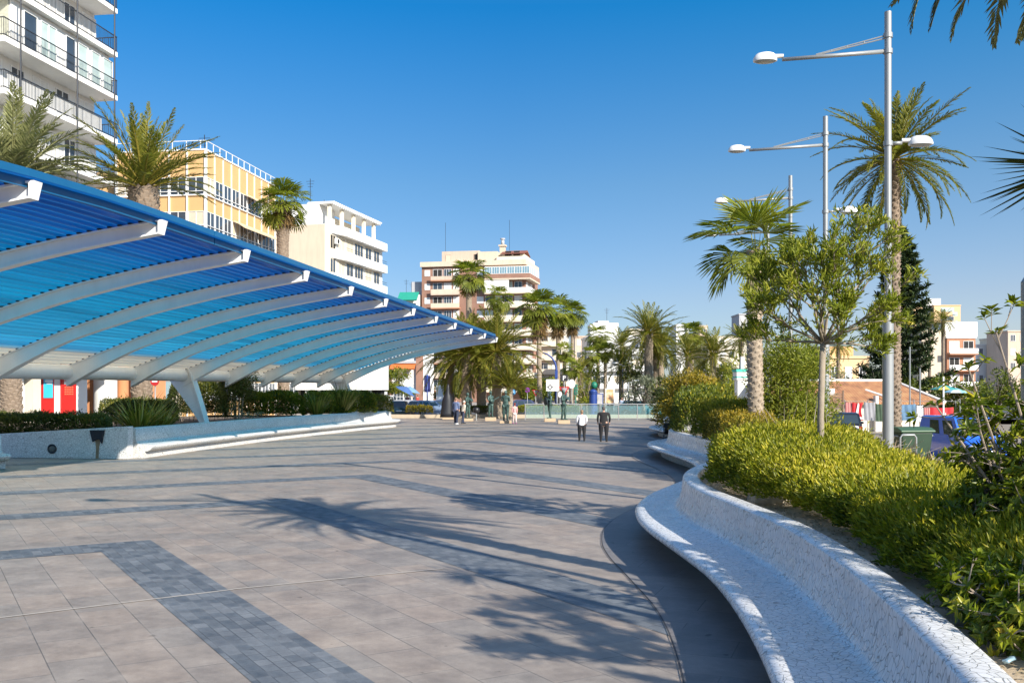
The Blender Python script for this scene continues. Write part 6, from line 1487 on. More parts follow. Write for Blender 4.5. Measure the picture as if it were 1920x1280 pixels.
# dark cloaked figure
g_ = G(837, 785.5); t = thing("cloaked_figure", "tall black cloaked figure on a tan block beside the strolling pair", "sculpture", g_)
mb = MB(); mb.cs = True; rg = random.Random(4); rings = []
for z, rx, ry in ((0.15, 0.55, 0.34), (0.5, 0.50, 0.32), (1.0, 0.44, 0.29), (1.5, 0.40, 0.26), (1.9, 0.30, 0.22), (2.15, 0.16, 0.15), (2.45, 0.14, 0.15), (2.75, 0.10, 0.10), (2.85, 0.03, 0.03)):
    rings.append([(rx*(1+0.10*math.sin(k*3*math.pi/3+z))*math.cos(2*math.pi*k/18)+0.05*z, ry*math.sin(2*math.pi*k/18), z) for k in range(18)])
mb.loft(rings); mb.build("cloak", mat("black_bronze", (0.012, 0.014, 0.020), 0.55, 0.3, 4), t)
mb = MB(); mb.box(-0.3, 0.85, -0.45, 0.45, 0, 0.149); mb.build("base_block", M_blk, t, 0.01)
mb = MB(); mb.box(0.62, 0.86, -0.46, -0.2, 0.15, 0.8); mb.build("side_post", M_blk, t)
# black bin on a post
t = thing("litter_bin", "small black round bin on a grey post among the statues", "litter bin", G(893, 788))
mb = MB(); mb.tube([(0, 0, 0), (0, 0, 0.62)], 0.06, 8); mb.build("post", M_galv, t)
mb = MB(); mb.cs = True; mb.lathe([(0.20, 0.6), (0.26, 0.68), (0.26, 0.9), (0.2, 1.0), (0.1, 1.04)], 14); split_sharp(mb.build("bucket", mat("black_plastic", (0.015, 0.015, 0.017), 0.4), t))
# pushchair by the far bench
t = thing("pushchair", "black pushchair parked beside the far mosaic bench", "pushchair", (PX(1253, 44.5), 44.5, 0), R(-10))
M_bk = mat("black_plastic", (0.015, 0.015, 0.017), 0.4)
mb = MB(); mb.cs = True
for x in (-0.2, 0.2): mb.tube([(x, -0.40, 1.0), (x, -0.20, 0.62), (x, 0.38, 0.12)], 0.014, 6); mb.tube([(x, 0.15, 0.60), (x, -0.36, 0.12)], 0.014, 6)
mb.tube([(-0.2, -0.40, 1.0), (0.2, -0.40, 1.0)], 0.02, 6); mb.tube([(-0.2, 0.38, 0.12), (0.2, 0.38, 0.12)], 0.012, 6); mb.tube([(-0.2, -0.36, 0.12), (0.2, -0.36, 0.12)], 0.012, 6); mb.build("frame", M_bk, t)
mb = MB(); mb.cs = True; mb.xprism([(-0.18, 0.42), (0.22, 0.40), (0.24, 0.46), (-0.08, 0.50), (-0.26, 0.88), (-0.32, 0.86)], -0.17, 0.17); mb.build("seat", M_bk, t)
mb = MB(); mb.cs = True; mb.loft([[(x, -0.22+0.30*math.cos(a), 0.66+0.26*math.sin(a)) for a in [R(25+22*k) for k in range(7)]] for x in (-0.19, 0.0, 0.19)], False, False); mb.build("hood", M_bk, t)
for x in (-0.24, 0.24):
    for y in (-0.36, 0.38):
        mb = MB(); mb.M = Matrix.Translation((x, y, 0.12)) @ Matrix.Rotation(R(90), 4, 'Y'); mb.lathe([(0.06, -0.02), (0.115, -0.022), (0.12, 0), (0.115, 0.022), (0.06, 0.02)], 14); mb.build("wheel", M_bk, t)
mb = MB(); mb.box(-0.17, 0.17, -0.30, 0.25, 0.18, 0.30); mb.build("basket", M_bk, t)

# ================================================================ glass fence
t = thing("glass_fence", "tinted glass fence with grey posts and handrail at the far end of the plaza", "fence", (PX(1000, 79.2), 79.2, 0))
m_gl, t_, bs_ = nodes_of("tinted_glass"); bs_.inputs["Base Color"].default_value = (0.62, 0.82, 0.80, 1); bs_.inputs["Roughness"].default_value = 0.04
tp_ = t_.nodes.new("ShaderNodeBsdfTransparent"); tp_.inputs[0].default_value = (0.78, 0.88, 0.885, 1)
mx_ = t_.nodes.new("ShaderNodeMixShader"); mx_.inputs[0].default_value = 0.88; t_.links.new(bs_.outputs[0], mx_.inputs[1]); t_.links.new(tp_.outputs[0], mx_.inputs[2]); t_.links.new(mx_.outputs[0], t_.nodes["Material Output"].inputs[0])
L = PX(1230, 79.2)-PX(985, 79.2); n = 7; x0 = PX(985, 79.2)-PX(1000, 79.2)
for i in range(n):
    a, b = x0+L*i/n, x0+L*(i+1)/n; mb = MB(); mb.box(a+0.06, b-0.06, -0.008, 0.008, 0.14, 1.14); mb.build("glass_panel", m_gl, t)
for i in range(n+1):
    x = x0+L*i/n; mb = MB(); mb.box(x-0.035, x+0.035, -0.035, 0.035, 0, 1.2); mb.build("post", M_galv, t)
mb = MB(); mb.box(x0-0.05, x0+L+0.05, -0.05, 0.05, 1.202, 1.28); mb.build("hand_rail", M_galv, t)
mb = MB(); mb.box(x0, x0+L, -0.02, 0.02, 0.08, 0.12); mb.build("bottom_rail", M_galv, t)
mb = MB(); mb.tube([(0, 0, 0), (0.0, 0, 1.45)], 0.07, 8); tag(mb.build("wooden_post", M_bark, None, 0, (PX(1232.5, 78.4), 78.4, 0)), "short wooden post at the right end of the glass fence", "post")

# ================================================================ road signs and lights
M_blue = mat("blue_paint_mast", (0.02, 0.055, 0.24), 0.45, 0.1, 2); M_sgn = mat("sign_white", (0.74, 0.74, 0.74), 0.5, 0.03, 3); M_sblk = mat("sign_black", (0.015, 0.015, 0.02), 0.5); M_sred = mat("sign_red", (0.45, 0.02, 0.02), 0.5); M_sgrey = mat("sign_back", (0.36, 0.33, 0.36), 0.5, 0.08, 3)
M_green = mat("green_paint", (0.012, 0.17, 0.10), 0.5); M_lb = mat("sign_blue", (0.10, 0.32, 0.62), 0.5); M_pur = mat("sign_purple", (0.22, 0.03, 0.28), 0.5)
def pole(par, z, r=0.045, m=None, name="post", x=0, y=0): mb = MB(); mb.cs = True; mb.tube([(x, y, 0), (x, y, z)], r, 8); return mb.build(name, m or M_galv, par)
def disc(par, name, z, r, m, ry=None, y=-0.06, n=24, x=0, th=0.03):
    mb = MB(); mb.add([(x+r*math.cos(2*math.pi*k/n), y-th/2*s, z+(ry or r)*math.sin(2*math.pi*k/n)) for s in (1, -1) for k in range(n)], [tuple(range(n)), tuple(reversed(range(n, 2*n)))]+[(i, (i+1) % n, n+(i+1) % n, n+i) for i in range(n)]); return mb.build(name, m, par)
def poly_xz(par, name, pts, y0, y1, m):
    k = len(pts); mb = MB(); mb.add([(p[0], y0, p[1]) for p in pts]+[(p[0], y1, p[1]) for p in pts], [tuple(range(k)), tuple(reversed(range(k, 2*k)))]+[(i, (i+1) % k, k+(i+1) % k, k+i) for i in range(k)]); return mb.build(name, m, par)
def at(px, Y, z=-0.1): return (PX(px, Y), Y, z)
Y = 90
t = thing("signal_mast", "tall blue mast arching left above the roundabout sign", "mast", at(1043, Y)); z1 = PZ(690, Y)+0.1
mb = MB(); mb.cs = True; mb.tube([(0, 0, 0), (0, 0, z1), (-0.12, 0, z1+0.5), (-0.40, 0, z1+0.95), (-0.8, 0, z1+1.25), (-1.25, 0, z1+1.4)], [0.11, 0.10, 0.09, 0.08, 0.07, 0.06], 10); mb.build("pole", M_blue, t)
mb = MB(); mb.box(-0.12, 0.12, -0.14, 0.0, 0, 0.7); mb.build("control_box", M_blue, t, 0, (0, -0.1, z1-0.9))
Y = 88.5; t = thing("direction_sign", "white direction sign with a black roundabout diagram", "sign", at(1036, Y)); w_ = PX(1048, Y)-PX(1024, Y); za, zb_ = PZ(733, Y)+0.1, PZ(711, Y)+0.1
pole(t, za, 0.04, None, "post", -0.4); pole(t, za, 0.04, None, "post", 0.4)
mb = MB(); mb.box(-w_/2, w_/2, -0.05, -0.01, za, zb_); pn = mb.build("panel", M_sgn, t); cz = za+0.36; cxs = -0.22
mb = MB()
def seg(a, b, wd):
    a, b = Vector(a), Vector(b); d = (b-a).normalized(); n_ = Vector((-d.y, d.x))*wd
    mb.add([(p.x, -0.056, p.y) for p in (a-n_, b-n_, b+n_, a+n_)], [(0, 1, 2, 3)])
ng = 14
for k in range(ng): seg((cxs+0.15*math.cos(2*math.pi*k/ng), cz+0.15*math.sin(2*math.pi*k/ng)), (cxs+0.15*math.cos(2*math.pi*(k+1)/ng), cz+0.15*math.sin(2*math.pi*(k+1)/ng)), 0.035)
for a_ in (0, 90, 180, 270): seg((cxs+0.17*math.cos(R(a_)), cz+0.17*math.sin(R(a_))), (cxs+0.29*math.cos(R(a_)), cz+0.29*math.sin(R(a_))), 0.035)
mb.build("diagram", M_sblk, pn)
mb = MB()
for q in range(4): mb.box(0.12, 0.40, -0.058, -0.052, za+0.14+0.2*q, za+0.20+0.2*q)
mb.build("lettering", M_sgrey, pn)
Y = 86.5; t = thing("parking_sign", "black square sign with a white letter P above the give-way triangle", "sign", at(1058, Y))
z = PZ(708.5, Y)+0.1; pole(t, z, 0.035); hw_ = 0.30
mb = MB(); mb.box(-hw_, hw_, -0.06, -0.03, z-hw_*0.9, z+hw_*0.9); pn = mb.build("panel", M_sblk, t)
mb = MB(); mb.box(-0.12, -0.05, -0.068, -0.062, z-0.2, z+0.2)
for a_, b_ in (((-0.05, 0.165), (0.06, 0.165)), ((0.06, 0.165), (0.115, 0.10)), ((0.115, 0.10), (0.06, 0.025)), ((0.06, 0.025), (-0.05, 0.025))):
    a, b = Vector(a_), Vector(b_); d = (b-a).normalized(); n_ = Vector((-d.y, d.x))*0.035; mb.add([(p.x, -0.065, z+p.y) for p in (a-n_-d*0.01, b-n_+d*0.01, b+n_+d*0.01, a+n_-d*0.01)], [(0, 1, 2, 3)])
mb.build("lettering", M_sgn, pn)
def yield_sign(label, px, pyc, Y, s):
    t = thing("give_way_sign", label, "sign", at(px, Y)); z = PZ(pyc, Y)+0.1; pole(t, z+s*0.3, 0.035)
    pn = poly_xz(t, "panel", [(-s, z+s*0.62), (s, z+s*0.62), (0, z-s*1.05)], -0.065, -0.04, M_sred); poly_xz(pn, "inner_field", [(-s*0.60, z+s*0.40), (s*0.60, z+s*0.40), (0, z-s*0.62)], -0.075, -0.066, M_sgrey)
yield_sign("red-edged give-way triangle behind the slim statue's head", 1058, 731, 86.8, 0.48); yield_sign("small red-edged give-way triangle left of the roundabout sign", 1004.5, 735, 92, 0.36)
Y = 87.5; t = thing("traffic_mirror", "round white traffic mirror back on a post right of the letter P sign", "mirror", at(1072, Y)); pole(t, PZ(720, Y), 0.035); disc(t, "mirror_shell", PZ(719.5, Y)+0.1, 0.29, M_sgn, 0.40)
Y = 90; t = thing("round_sign", "small round white sign low between the two right statues", "sign", at(1050, Y)); pole(t, PZ(742, Y), 0.03); disc(t, "panel", PZ(739, Y)+0.1, 0.18, M_sgn, 0.27)
Y = 86; t = thing("arrow_sign", "round light-blue arrow sign above the red-haired girl", "sign", at(961, Y)); z = PZ(734, Y)+0.1; pole(t, z, 0.035); d_ = disc(t, "panel", z, 0.30, M_lb); poly_xz(d_, "arrow", [(-0.04, z+0.18), (0.04, z+0.18), (0.04, z-0.02), (0.12, z-0.02), (0, z-0.18), (-0.12, z-0.02), (-0.04, z-0.02)], -0.085, -0.078, M_sgn)
Y = 96; t = thing("round_sign", "small purple round sign left of the roundabout sign", "sign", at(989, Y)); pole(t, PZ(731, Y), 0.03); disc(t, "panel", PZ(731, Y)+0.1, 0.24, M_pur)
Y = 93; t = thing("round_sign", "small white round sign right of the statue in a long coat", "sign", at(938.5, Y)); pole(t, PZ(732, Y), 0.03); disc(t, "panel", PZ(732, Y)+0.1, 0.2, M_sgn)
def signal(label, px, pyc, Y, face, hz=0.9):
    t = thing("traffic_light", label, "traffic light", at(px, Y)); z = PZ(pyc, Y)+0.1; pole(t, z-hz/2, 0.05, M_sblk if face != M_green else M_green)
    mb = MB(); mb.box(-0.17, 0.17, -0.14, 0.14, z-hz/2, z+hz/2); hd = mb.build("housing", face, t, 0.03)
    for k in range(3): disc(hd, "signal_lens", z+hz*0.31*(1-k), 0.10, glassmat("dark_lens"), None, -0.165, 14)
signal("green traffic light on a green pole right of the round mirror", 1079.5, 730, 95, M_green, 1.0)
t = thing("globe_lamp", "round green globe on a blue advertising pillar", "lamp", at(1114, 97)); z = PZ(722, 97)+0.1; pole(t, z-0.3, 0.2, M_sblk)
mb = MB(); ell(mb, (0, 0, z), (0.32, 0.32, 0.36)); mb.build("globe", M_green, t)
t = thing("advert_pillar", "blue advertising pillar under the green globe", "pillar", at(1112, 96)); mb = MB(); mb.cs = True; zt2 = PZ(735, 96)+0.1; mb.lathe([(0.42, 0), (0.42, 0.15), (0.36, 0.2), (0.36, zt2-0.15), (0.43, zt2-0.1), (0.43, zt2)], 18); split_sharp(mb.build("shaft", M_blue, t)); mb = MB(); mb.cs = True; mb.lathe([(0.44, zt2+0.002), (0.3, zt2+0.2), (0.05, zt2+0.3)], 18); mb.build("cap", M_blue, t)
def board(label, px0, px1, py0, py1, Y, m, fm, nm="advert_board"):
    t = thing(nm, label, "advert", at((px0+px1)/2, Y)); w_ = PX(px1, Y)-PX(px0, Y); z0, z1 = PZ(py1, Y)+0.1, PZ(py0, Y)+0.1
    for x in (-w_/2+0.06, w_/2-0.06): pole(t, z0, 0.05, fm, "post", x)
    mb = MB(); mb.box(-w_/2, w_/2, -0.1, 0.1, z0, z1); fr = mb.build("frame", fm, t); mb = MB(); mb.box(-w_/2+0.09, w_/2-0.09, -0.115, -0.102, z0+0.09, z1-0.09); mb.build("poster", m, fr); return t
m_ad, t_, bs_ = nodes_of("warm_poster"); t_.links.new(ramp(t_, noise(t_, 1.1, 3), [(0.35, (0.75, 0.62, 0.30)), (0.5, (0.70, 0.34, 0.16)), (0.62, (0.72, 0.66, 0.48))]), bs_.inputs["Base Color"])
board("orange and cream advert in a white frame right of the poster column", 1135, 1152, 728, 757, 101, m_ad, M_sgn)
board("grey poster board in a blue frame right of the blue pillar", 1118, 1131, 737, 758, 99, mat("grey_poster", (0.48, 0.46, 0.46), 0.6, 0.3, 5), M_blue)
board("pale blue poster board beside the palm cluster's left edge", 818, 832, 722, 752, 120, mat("pale_poster", (0.56, 0.62, 0.68), 0.6, 0.15, 3), M_sgn)
def slim_lamp(label, px, pyt, Y, side=1):
    t = thing("street_lamp", label, "street lamp", at(px, Y)); z = PZ(pyt, Y)+0.1; pole(t, z, 0.06, M_galv, "pole"); mb = MB(); mb.tube([(0, 0, z-0.05), (side*0.9, 0, z+0.12)], 0.035, 6); mb.build("arm", M_galv, t); mb = MB(); mb.box(side*0.8-0.35, side*0.8+0.35, -0.14, 0.14, z+0.1, z+0.22); mb.build("lamp_head", M_lampw, t, 0.03)
slim_lamp("thin grey street lamp left of the dark round evergreen", 1168, 683, 105, -1); slim_lamp("thin street lamp in front of the cream building right of the palm cluster", 1068, 597, 150, -1); slim_lamp("street lamp post between the park palms and the white terraced building", 1178, 716, 100, 1); slim_lamp("short street lamp behind the fence left of the park palms", 1098, 655, 128, 1)
t = thing("banner_pole", "dark blue banner on a blue pole behind the parked cars", "banner", at(801, 96)); z = PZ(700, 96); pole(t, z, 0.07, M_blue)
mb = MB(); mb.loft([[(x, 0.02*math.sin(zz*5), zz) for x in (-0.30, -0.08, 0.08, 0.30)] for zz in np.linspace(PZ(733, 96), z-0.1, 8)], False, False); mb.add([(-0.3, 0.03, PZ(733, 96)), (0.3, 0.03, PZ(733, 96)), (0.3, 0.03, z-0.1), (-0.3, 0.03, z-0.1)], [(0, 1, 2, 3)]); mb.build("cloth", mat("navy_cloth", (0.012, 0.02, 0.12), 0.7), t)
for i, (px, Y, c, lab) in enumerate(((759, 140, (0.06, 0.13, 0.32), "tilted dark blue cafe parasol behind the silver car"), (768, 143, (0.16, 0.30, 0.48), "lighter blue cafe parasol behind the silver car"))):
    t = thing("parasol", lab, "parasol", at(px, Y)); pole(t, 2.7, 0.03); mb = MB(); mb.M = Matrix.Translation((0, 0, 2.2)) @ Matrix.Rotation(R(28 if i == 0 else 12), 4, 'Y'); mb.loft([[(r_*math.cos(2*math.pi*k/8), r_*math.sin(2*math.pi*k/8), z) for k in range(8)] for r_, z in ((1.5, 0), (1.48, 0.06), (0.8, 0.45), (0.04, 0.75))]); mb.build("canopy", mat("parasol_%d" % i, c, 0.8), t)
t = thing("no_entry_sign", "small round red no-entry sign above the flax plants", "sign", (PX(291, 47), 47, 0)); z = PZ(715, 47); pole(t, z, 0.03); d_ = disc(t, "panel", z, 0.2, M_sred); mb = MB(); mb.box(-0.13, 0.13, -0.085, -0.078, z-0.03, z+0.03); mb.build("bar", M_sgn, d_)

# ================================================================ vehicles
M_tyre = mat("tyre_rubber", (0.018, 0.018, 0.019), 0.8, 0.2, 8); M_rim = mat("alloy_rim", (0.42, 0.42, 0.43), 0.35, 0.1, 5, metal=0.6); M_cg = glassmat("car_glass", (0.03, 0.045, 0.055), 0.05)
M_hl = glassmat("headlight_glass", (0.55, 0.56, 0.55), 0.12); M_tl = mat("tail_light", (0.35, 0.012, 0.01), 0.25); M_plate = mat("number_plate", (0.72, 0.72, 0.70), 0.5, 0.03, 3); M_plast = mat("dark_plastic", (0.025, 0.025, 0.028), 0.6)
def paint(n, c): 
    m = mat("paint_"+n, c, 0.28, 0.05, 1.0, spec=0.6)
    b = m.node_tree.nodes["Principled BSDF"]; b.inputs["Coat Weight"].default_value = 0.6; b.inputs["Coat Roughness"].default_value = 0.05; return m
def car(name, label, loc, rz, kind, m, cat="car", group=None, z=None):
    """front towards local -Y"""
    t = thing(name, label, cat, loc, rz, group)
    if kind == 'hatch': L, W, H, belt, hood, cab = 4.1, 1.72, 1.48, 0.92, 0.80, (-1.05, -0.35, 1.45, 1.95)
    elif kind == 'estate': L, W, H, belt, hood, cab = 4.6, 1.78, 1.50, 0.94, 0.78, (-1.1, -0.35, 1.75, 2.2)
    elif kind == 'suv': L, W, H, belt, hood, cab = 4.3, 1.80, 1.68, 1.02, 0.95, (-1.15, -0.5, 1.75, 2.08)
    else: L, W, H, belt, hood, cab = 4.2, 1.72, 1.82, 1.06, 0.92, (-1.45, -0.72, 1.95, 2.06)
    h = W/2; f, b = -L/2, L/2
    def sec(y, zb, zt, k): return [(-h*k*0.93, y, zb), (h*k*0.93, y, zb), (h*k, y, zb+(zt-zb)*0.35), (h*k*0.985, y, zb+(zt-zb)*0.7), (h*k*0.93, y, zt), (0, y, zt+0.025), (-h*k*0.93, y, zt), (-h*k*0.985, y, zb+(zt-zb)*0.7), (-h*k, y, zb+(zt-zb)*0.35)]
    mb = MB(); mb.cs = True
    mb.loft([sec(f, 0.30, 0.55, 0.80), sec(f+0.06, 0.22, 0.66, 0.90), sec(f+0.3, 0.2, hood-0.06, 0.97), sec(cab[0], 0.2, hood+0.03, 1), sec(cab[0]+0.25, 0.2, belt, 1), sec(0.4, 0.2, belt, 1), sec(b-0.45, 0.2, belt+0.02, 0.99), sec(b-0.08, 0.24, belt-0.02, 0.94), sec(b, 0.32, belt-0.18, 0.88)])
    split_sharp(mb.build("body", m, t), 50)
    r0, r1 = cab[1], cab[2]
    def cs_(y, z, k): return [(-h*k, y, z), (h*k, y, z)]
    kb_, kt = 0.93, 0.76 if kind != 'van' else 0.84
    base = [(cab[0]+0.12, belt-0.06), (cab[3], belt-0.02)]; top = [(r0, H-0.05), (r1, H-0.05)]
    mb = MB(); mb.cs = True
    mb.add([(-h*kb_, base[0][0], base[0][1]), (h*kb_, base[0][0], base[0][1]), (h*kb_, base[1][0], base[1][1]), (-h*kb_, base[1][0], base[1][1]), (-h*kt, r0, H-0.05), (h*kt, r0, H-0.05), (h*kt, r1, H-0.05), (-h*kt, r1, H-0.05), (-h*kt*0.86, r0+0.18, H), (h*kt*0.86, r0+0.18, H), (h*kt*0.86, r1-0.12, H), (-h*kt*0.86, r1-0.12, H)],
        [(0, 1, 5, 4), (1, 2, 6, 5), (2, 3, 7, 6), (3, 0, 4, 7), (4, 5, 9, 8), (5, 6, 10, 9), (6, 7, 11, 10), (7, 4, 8, 11), (8, 9, 10, 11)])
    split_sharp(mb.build("cabin", m, t), 25)
    def quadglass(name, A, B, C_, D_, u0, u1, v0, v1, out, mm=M_cg):
        A, B, C_, D_ = (Vector(q) for q in (A, B, C_, D_)); n_ = (B-A).cross(D_-A).normalized()*out
        def pt(u, v): return (A*(1-u)+B*u)*(1-v)+(D_*(1-u)+C_*u)*v
        q = [pt(u0, v0), pt(u1, v0), pt(u1, v1), pt(u0, v1)]
        mb = MB(); mb.add([tuple(p+n_) for p in q]+[tuple(p-n_*0.2) for p in q], [(0, 1, 2, 3), (0, 4, 5, 1), (1, 5, 6, 2), (2, 6, 7, 3), (3, 7, 4, 0)]); return mb.build(name, mm, t)
    a0, a1, a2, a3 = (-h*kb_, base[0][0], base[0][1]), (h*kb_, base[0][0], base[0][1]), (h*kt, r0, H-0.05), (-h*kt, r0, H-0.05)
    quadglass("windscreen", a0, a1, a2, a3, 0.05, 0.95, 0.14, 0.93, 0.008)
    b0, b1, b2, b3 = (h*kb_, base[1][0], base[1][1]), (-h*kb_, base[1][0], base[1][1]), (-h*kt, r1, H-0.05), (h*kt, r1, H-0.05)
    quadglass("rear_window", b0, b1, b2, b3, 0.08, 0.92, 0.18, 0.90, 0.008)
    for sg in (1, -1):
        s0, s1, s2, s3 = ((sg*h*kb_, base[0][0], base[0][1]), (sg*h*kb_, base[1][0], base[1][1]), (sg*h*kt, r1, H-0.05), (sg*h*kt, r0, H-0.05))
        for u0, u1 in (((0.12, 0.45), (0.49, 0.76), (0.80, 0.94)) if kind != 'van' else ((0.10, 0.36), (0.47, 0.72))):
            quadglass("side_window", s0, s1, s2, s3, u0, u1, 0.16, 0.86, 0.008 if sg > 0 else -0.008)
        mb = MB(); mb.cs = True; ell(mb, (sg*(h+0.09), cab[0]+0.55, belt+0.06), (0.10, 0.05, 0.08), 10, 6); mb.build("wing_mirror", m if kind != 'van' else M_plast, t)
        for y in (f+0.78, b-0.78):
            mb = MB(); mb.cs = True; mb.M = Matrix.Translation((sg*(h-0.10), y, 0.31)) @ Matrix.Rotation(R(90)*sg, 4, 'Y'); mb.lathe([(0.20, -0.1), (0.29, -0.1), (0.31, -0.05), (0.31, 0.09), (0.29, 0.125), (0.20, 0.128)], 20)
            wl = mb.build("wheel", M_tyre, t); mb = MB(); mb.M = Matrix.Translation((sg*(h-0.10), y, 0.31)) @ Matrix.Rotation(R(90)*sg, 4, 'Y'); mb.lathe([(0.205, 0.118), (0.19, 0.131), (0.06, 0.125), (0.05, 0.14), (0.0, 0.14)], 16); mb.build("rim", M_rim, wl)
            mb = MB(); n_ = 12; mb.loft([[(sg*(h+o_), y+r_*math.cos(math.pi*k/n_), 0.31+r_*math.sin(math.pi*k/n_)) for k in range(n_+1)] for o_, r_ in ((0.004, 0.33), (0.012, 0.36), (0.004, 0.40))], False, False); mb.build("wheel_arch", M_plast, t)
        mb = MB(); mb.cs = True; ell(mb, (sg*h*0.70, f+0.13, hood-0.19), (0.20, 0.11, 0.085), 12, 6); mb.build("headlight", M_hl, t)
        mb = MB(); mb.box(sg*h*0.82-0.08, sg*h*0.82+0.08, b-0.09, b-0.012, belt-0.34, belt-0.06); mb.build("tail_light", M_tl, t, 0.01)
    mb = MB(); mb.box(-h*0.86, h*0.86, f-0.03, f+0.2, 0.26, 0.44); mb.build("bumper", M_plast if kind in ('van', 'suv') else m, t, 0.04)
    mb = MB(); mb.box(-h*0.84, h*0.84, b-0.2, b+0.04, 0.28, 0.50); mb.build("bumper", M_plast if kind in ('van', 'suv') else m, t, 0.04)
    mb = MB(); mb.box(-0.26, 0.26, f-0.05, f-0.032, 0.34, 0.45); mb.build("number_plate", M_plate, t); mb = MB(); mb.box(-0.26, 0.26, b+0.042, b+0.055, 0.52, 0.63); mb.build("number_plate", M_plate, t)
    mb = MB(); mb.box(-h*0.45, h*0.45, f-0.012, f+0.05, 0.47, 0.58); mb.build("grille", M_plast, t)
    return t
vg = Vector((PX(1806, 38.5), 38.5, -0.45))
car("blue_van", "bright blue small van with roof higher than the hedge, parked behind the whorled bush", vg, R(3), 'van', paint("blue", (0.02, 0.14, 0.72)), "van")
cg_ = "cars parked along the street"
car("parked_car", "black car parked before the slat fence and banners, seen from behind", (PX(1583, 56), 56, -0.55), R(164), 'suv', paint("black", (0.012, 0.013, 0.018)), "car", cg_)
car("parked_car", "dark teal car at the left end of the row behind the far bench", (PX(738, 93), 93, -0.13), R(200), 'hatch', paint("teal", (0.012, 0.06, 0.075)), "car", cg_)
car("parked_car", "silver car with tinted glass between the teal car and the estate", (PX(768, 100), 100, -0.13), R(60), 'hatch', paint("silver", (0.50, 0.52, 0.56)), "car", cg_)
car("parked_car", "blue-grey estate car behind the orange-tipped hedge strip", (PX(804, 95), 95, -0.13), R(135), 'estate', paint("slate", (0.16, 0.22, 0.33)), "car", cg_)
car("parked_car", "dark blue car half hidden by the cloaked figure", (PX(826, 101), 101, -0.13), R(190), 'hatch', paint("navy", (0.03, 0.05, 0.12)), "car", cg_)
car("white_van", "white van standing behind the teal car", (PX(728, 122), 122, -0.13), R(170), 'van', paint("white", (0.68, 0.68, 0.68)), "van", cg_)
car("parked_car", "dark car beyond the glass fence left of the roundabout sign", (PX(990, 104), 104, -0.13), R(95), 'hatch', paint("dark_blue", (0.02, 0.03, 0.09)), "car", cg_)
car("parked_car", "blue-green car behind the right end of the glass fence", (PX(1200, 93), 93, -0.13), R(80), 'hatch', paint("blue_green", (0.01, 0.16, 0.20)), "car", cg_)
# rubbish container and hoop
t = thing("rubbish_container", "dark green wheeled rubbish container by the nearest full lamp post", "container", (PX(1706, 36.5), 36.5, -0.5), R(10))
M_gc = mat("container_green", (0.02, 0.05, 0.025), 0.5, 0.2, 2); M_gl2 = mat("container_lid", (0.045, 0.10, 0.05), 0.45, 0.1, 3)
mb = MB(); mb.loft([[(-0.5, -0.4, 0.2), (0.5, -0.4, 0.2), (0.5, 0.4, 0.2), (-0.5, 0.4, 0.2)], [(-0.62, -0.5, 1.35), (0.62, -0.5, 1.35), (0.62, 0.5, 1.35), (-0.62, 0.5, 1.35)]]); mb.build("bin_body", M_gc, t, 0.04)
mb = MB(); mb.xprism([(-0.56, 1.352), (0.56, 1.352), (0.56, 1.42), (0.2, 1.54), (-0.3, 1.52), (-0.56, 1.42)], -0.68, 0.68); mb.build("lid", M_gl2, t, 0.02)
for x in (-0.45, 0.45):
    for y in (-0.33, 0.33): mb = MB(); mb.M = Matrix.Translation((x, y, 0.1)) @ Matrix.Rotation(R(90), 4, 'Y'); mb.lathe([(0.05, -0.03), (0.1, -0.03), (0.1, 0.03), (0.05, 0.03)], 12); mb.build("wheel", M_tyre, t)
for sg in (-1, 1): mb = MB(); mb.tube([(sg*0.63, -0.3, 1.2), (sg*0.72, -0.3, 1.22), (sg*0.72, 0.3, 1.22), (sg*0.63, 0.3, 1.2)], 0.025, 6); mb.build("handle", M_galv, t)
mb = MB(); mb.cs = True; q = Vector((PX(1703, 30), 30, -0.3)); za = PZ(815, 30)+0.3; wv_ = 0.24
mb.tube([(-wv_, 0, 0), (-wv_, 0, za-0.08), (-wv_+0.06, 0, za), (wv_-0.06, 0, za), (wv_, 0, za-0.08), (wv_, 0, 0)], 0.03, 8); tag(mb.build("bike_hoop", M_galv, None, 0, q), "bent grey steel hoop in front of the green container", "hoop")
# banners on the car-park fence
t = thing("wire_fence", "thin wire fence carrying the banners behind the car park", "fence", (PX(1584, 64), 64, -0.55)); zt2 = PZ(752, 64)+0.55; Lw = PX(1800, 64)-PX(1584, 64)
mb = MB(); 
for q in (0.2, 0.6, 1.0): mb.tube([(0, 0, zt2*q), (Lw, 0, zt2*q)], 0.012, 5)
mb.build("wires", M_galv, t)
for i in range(6): mb = MB(); mb.tube([(Lw*i/5, 0, 0), (Lw*i/5, 0, zt2+0.1)], 0.03, 6); mb.build("post", M_galv, t)
M_bred = mat("banner_red", (0.50, 0.012, 0.02), 0.6, 0.06, 1); M_bpink = mat("banner_faded_red", (0.52, 0.20, 0.19), 0.7, 0.1, 2); M_bgrey = mat("banner_grey", (0.30, 0.30, 0.32), 0.7, 0.25, 1.5); M_bblue = mat("banner_blue", (0.10, 0.20, 0.32), 0.7, 0.5, 2.5); M_bgrn = mat("banner_green", (0.05, 0.09, 0.05), 0.7, 0.5, 2)
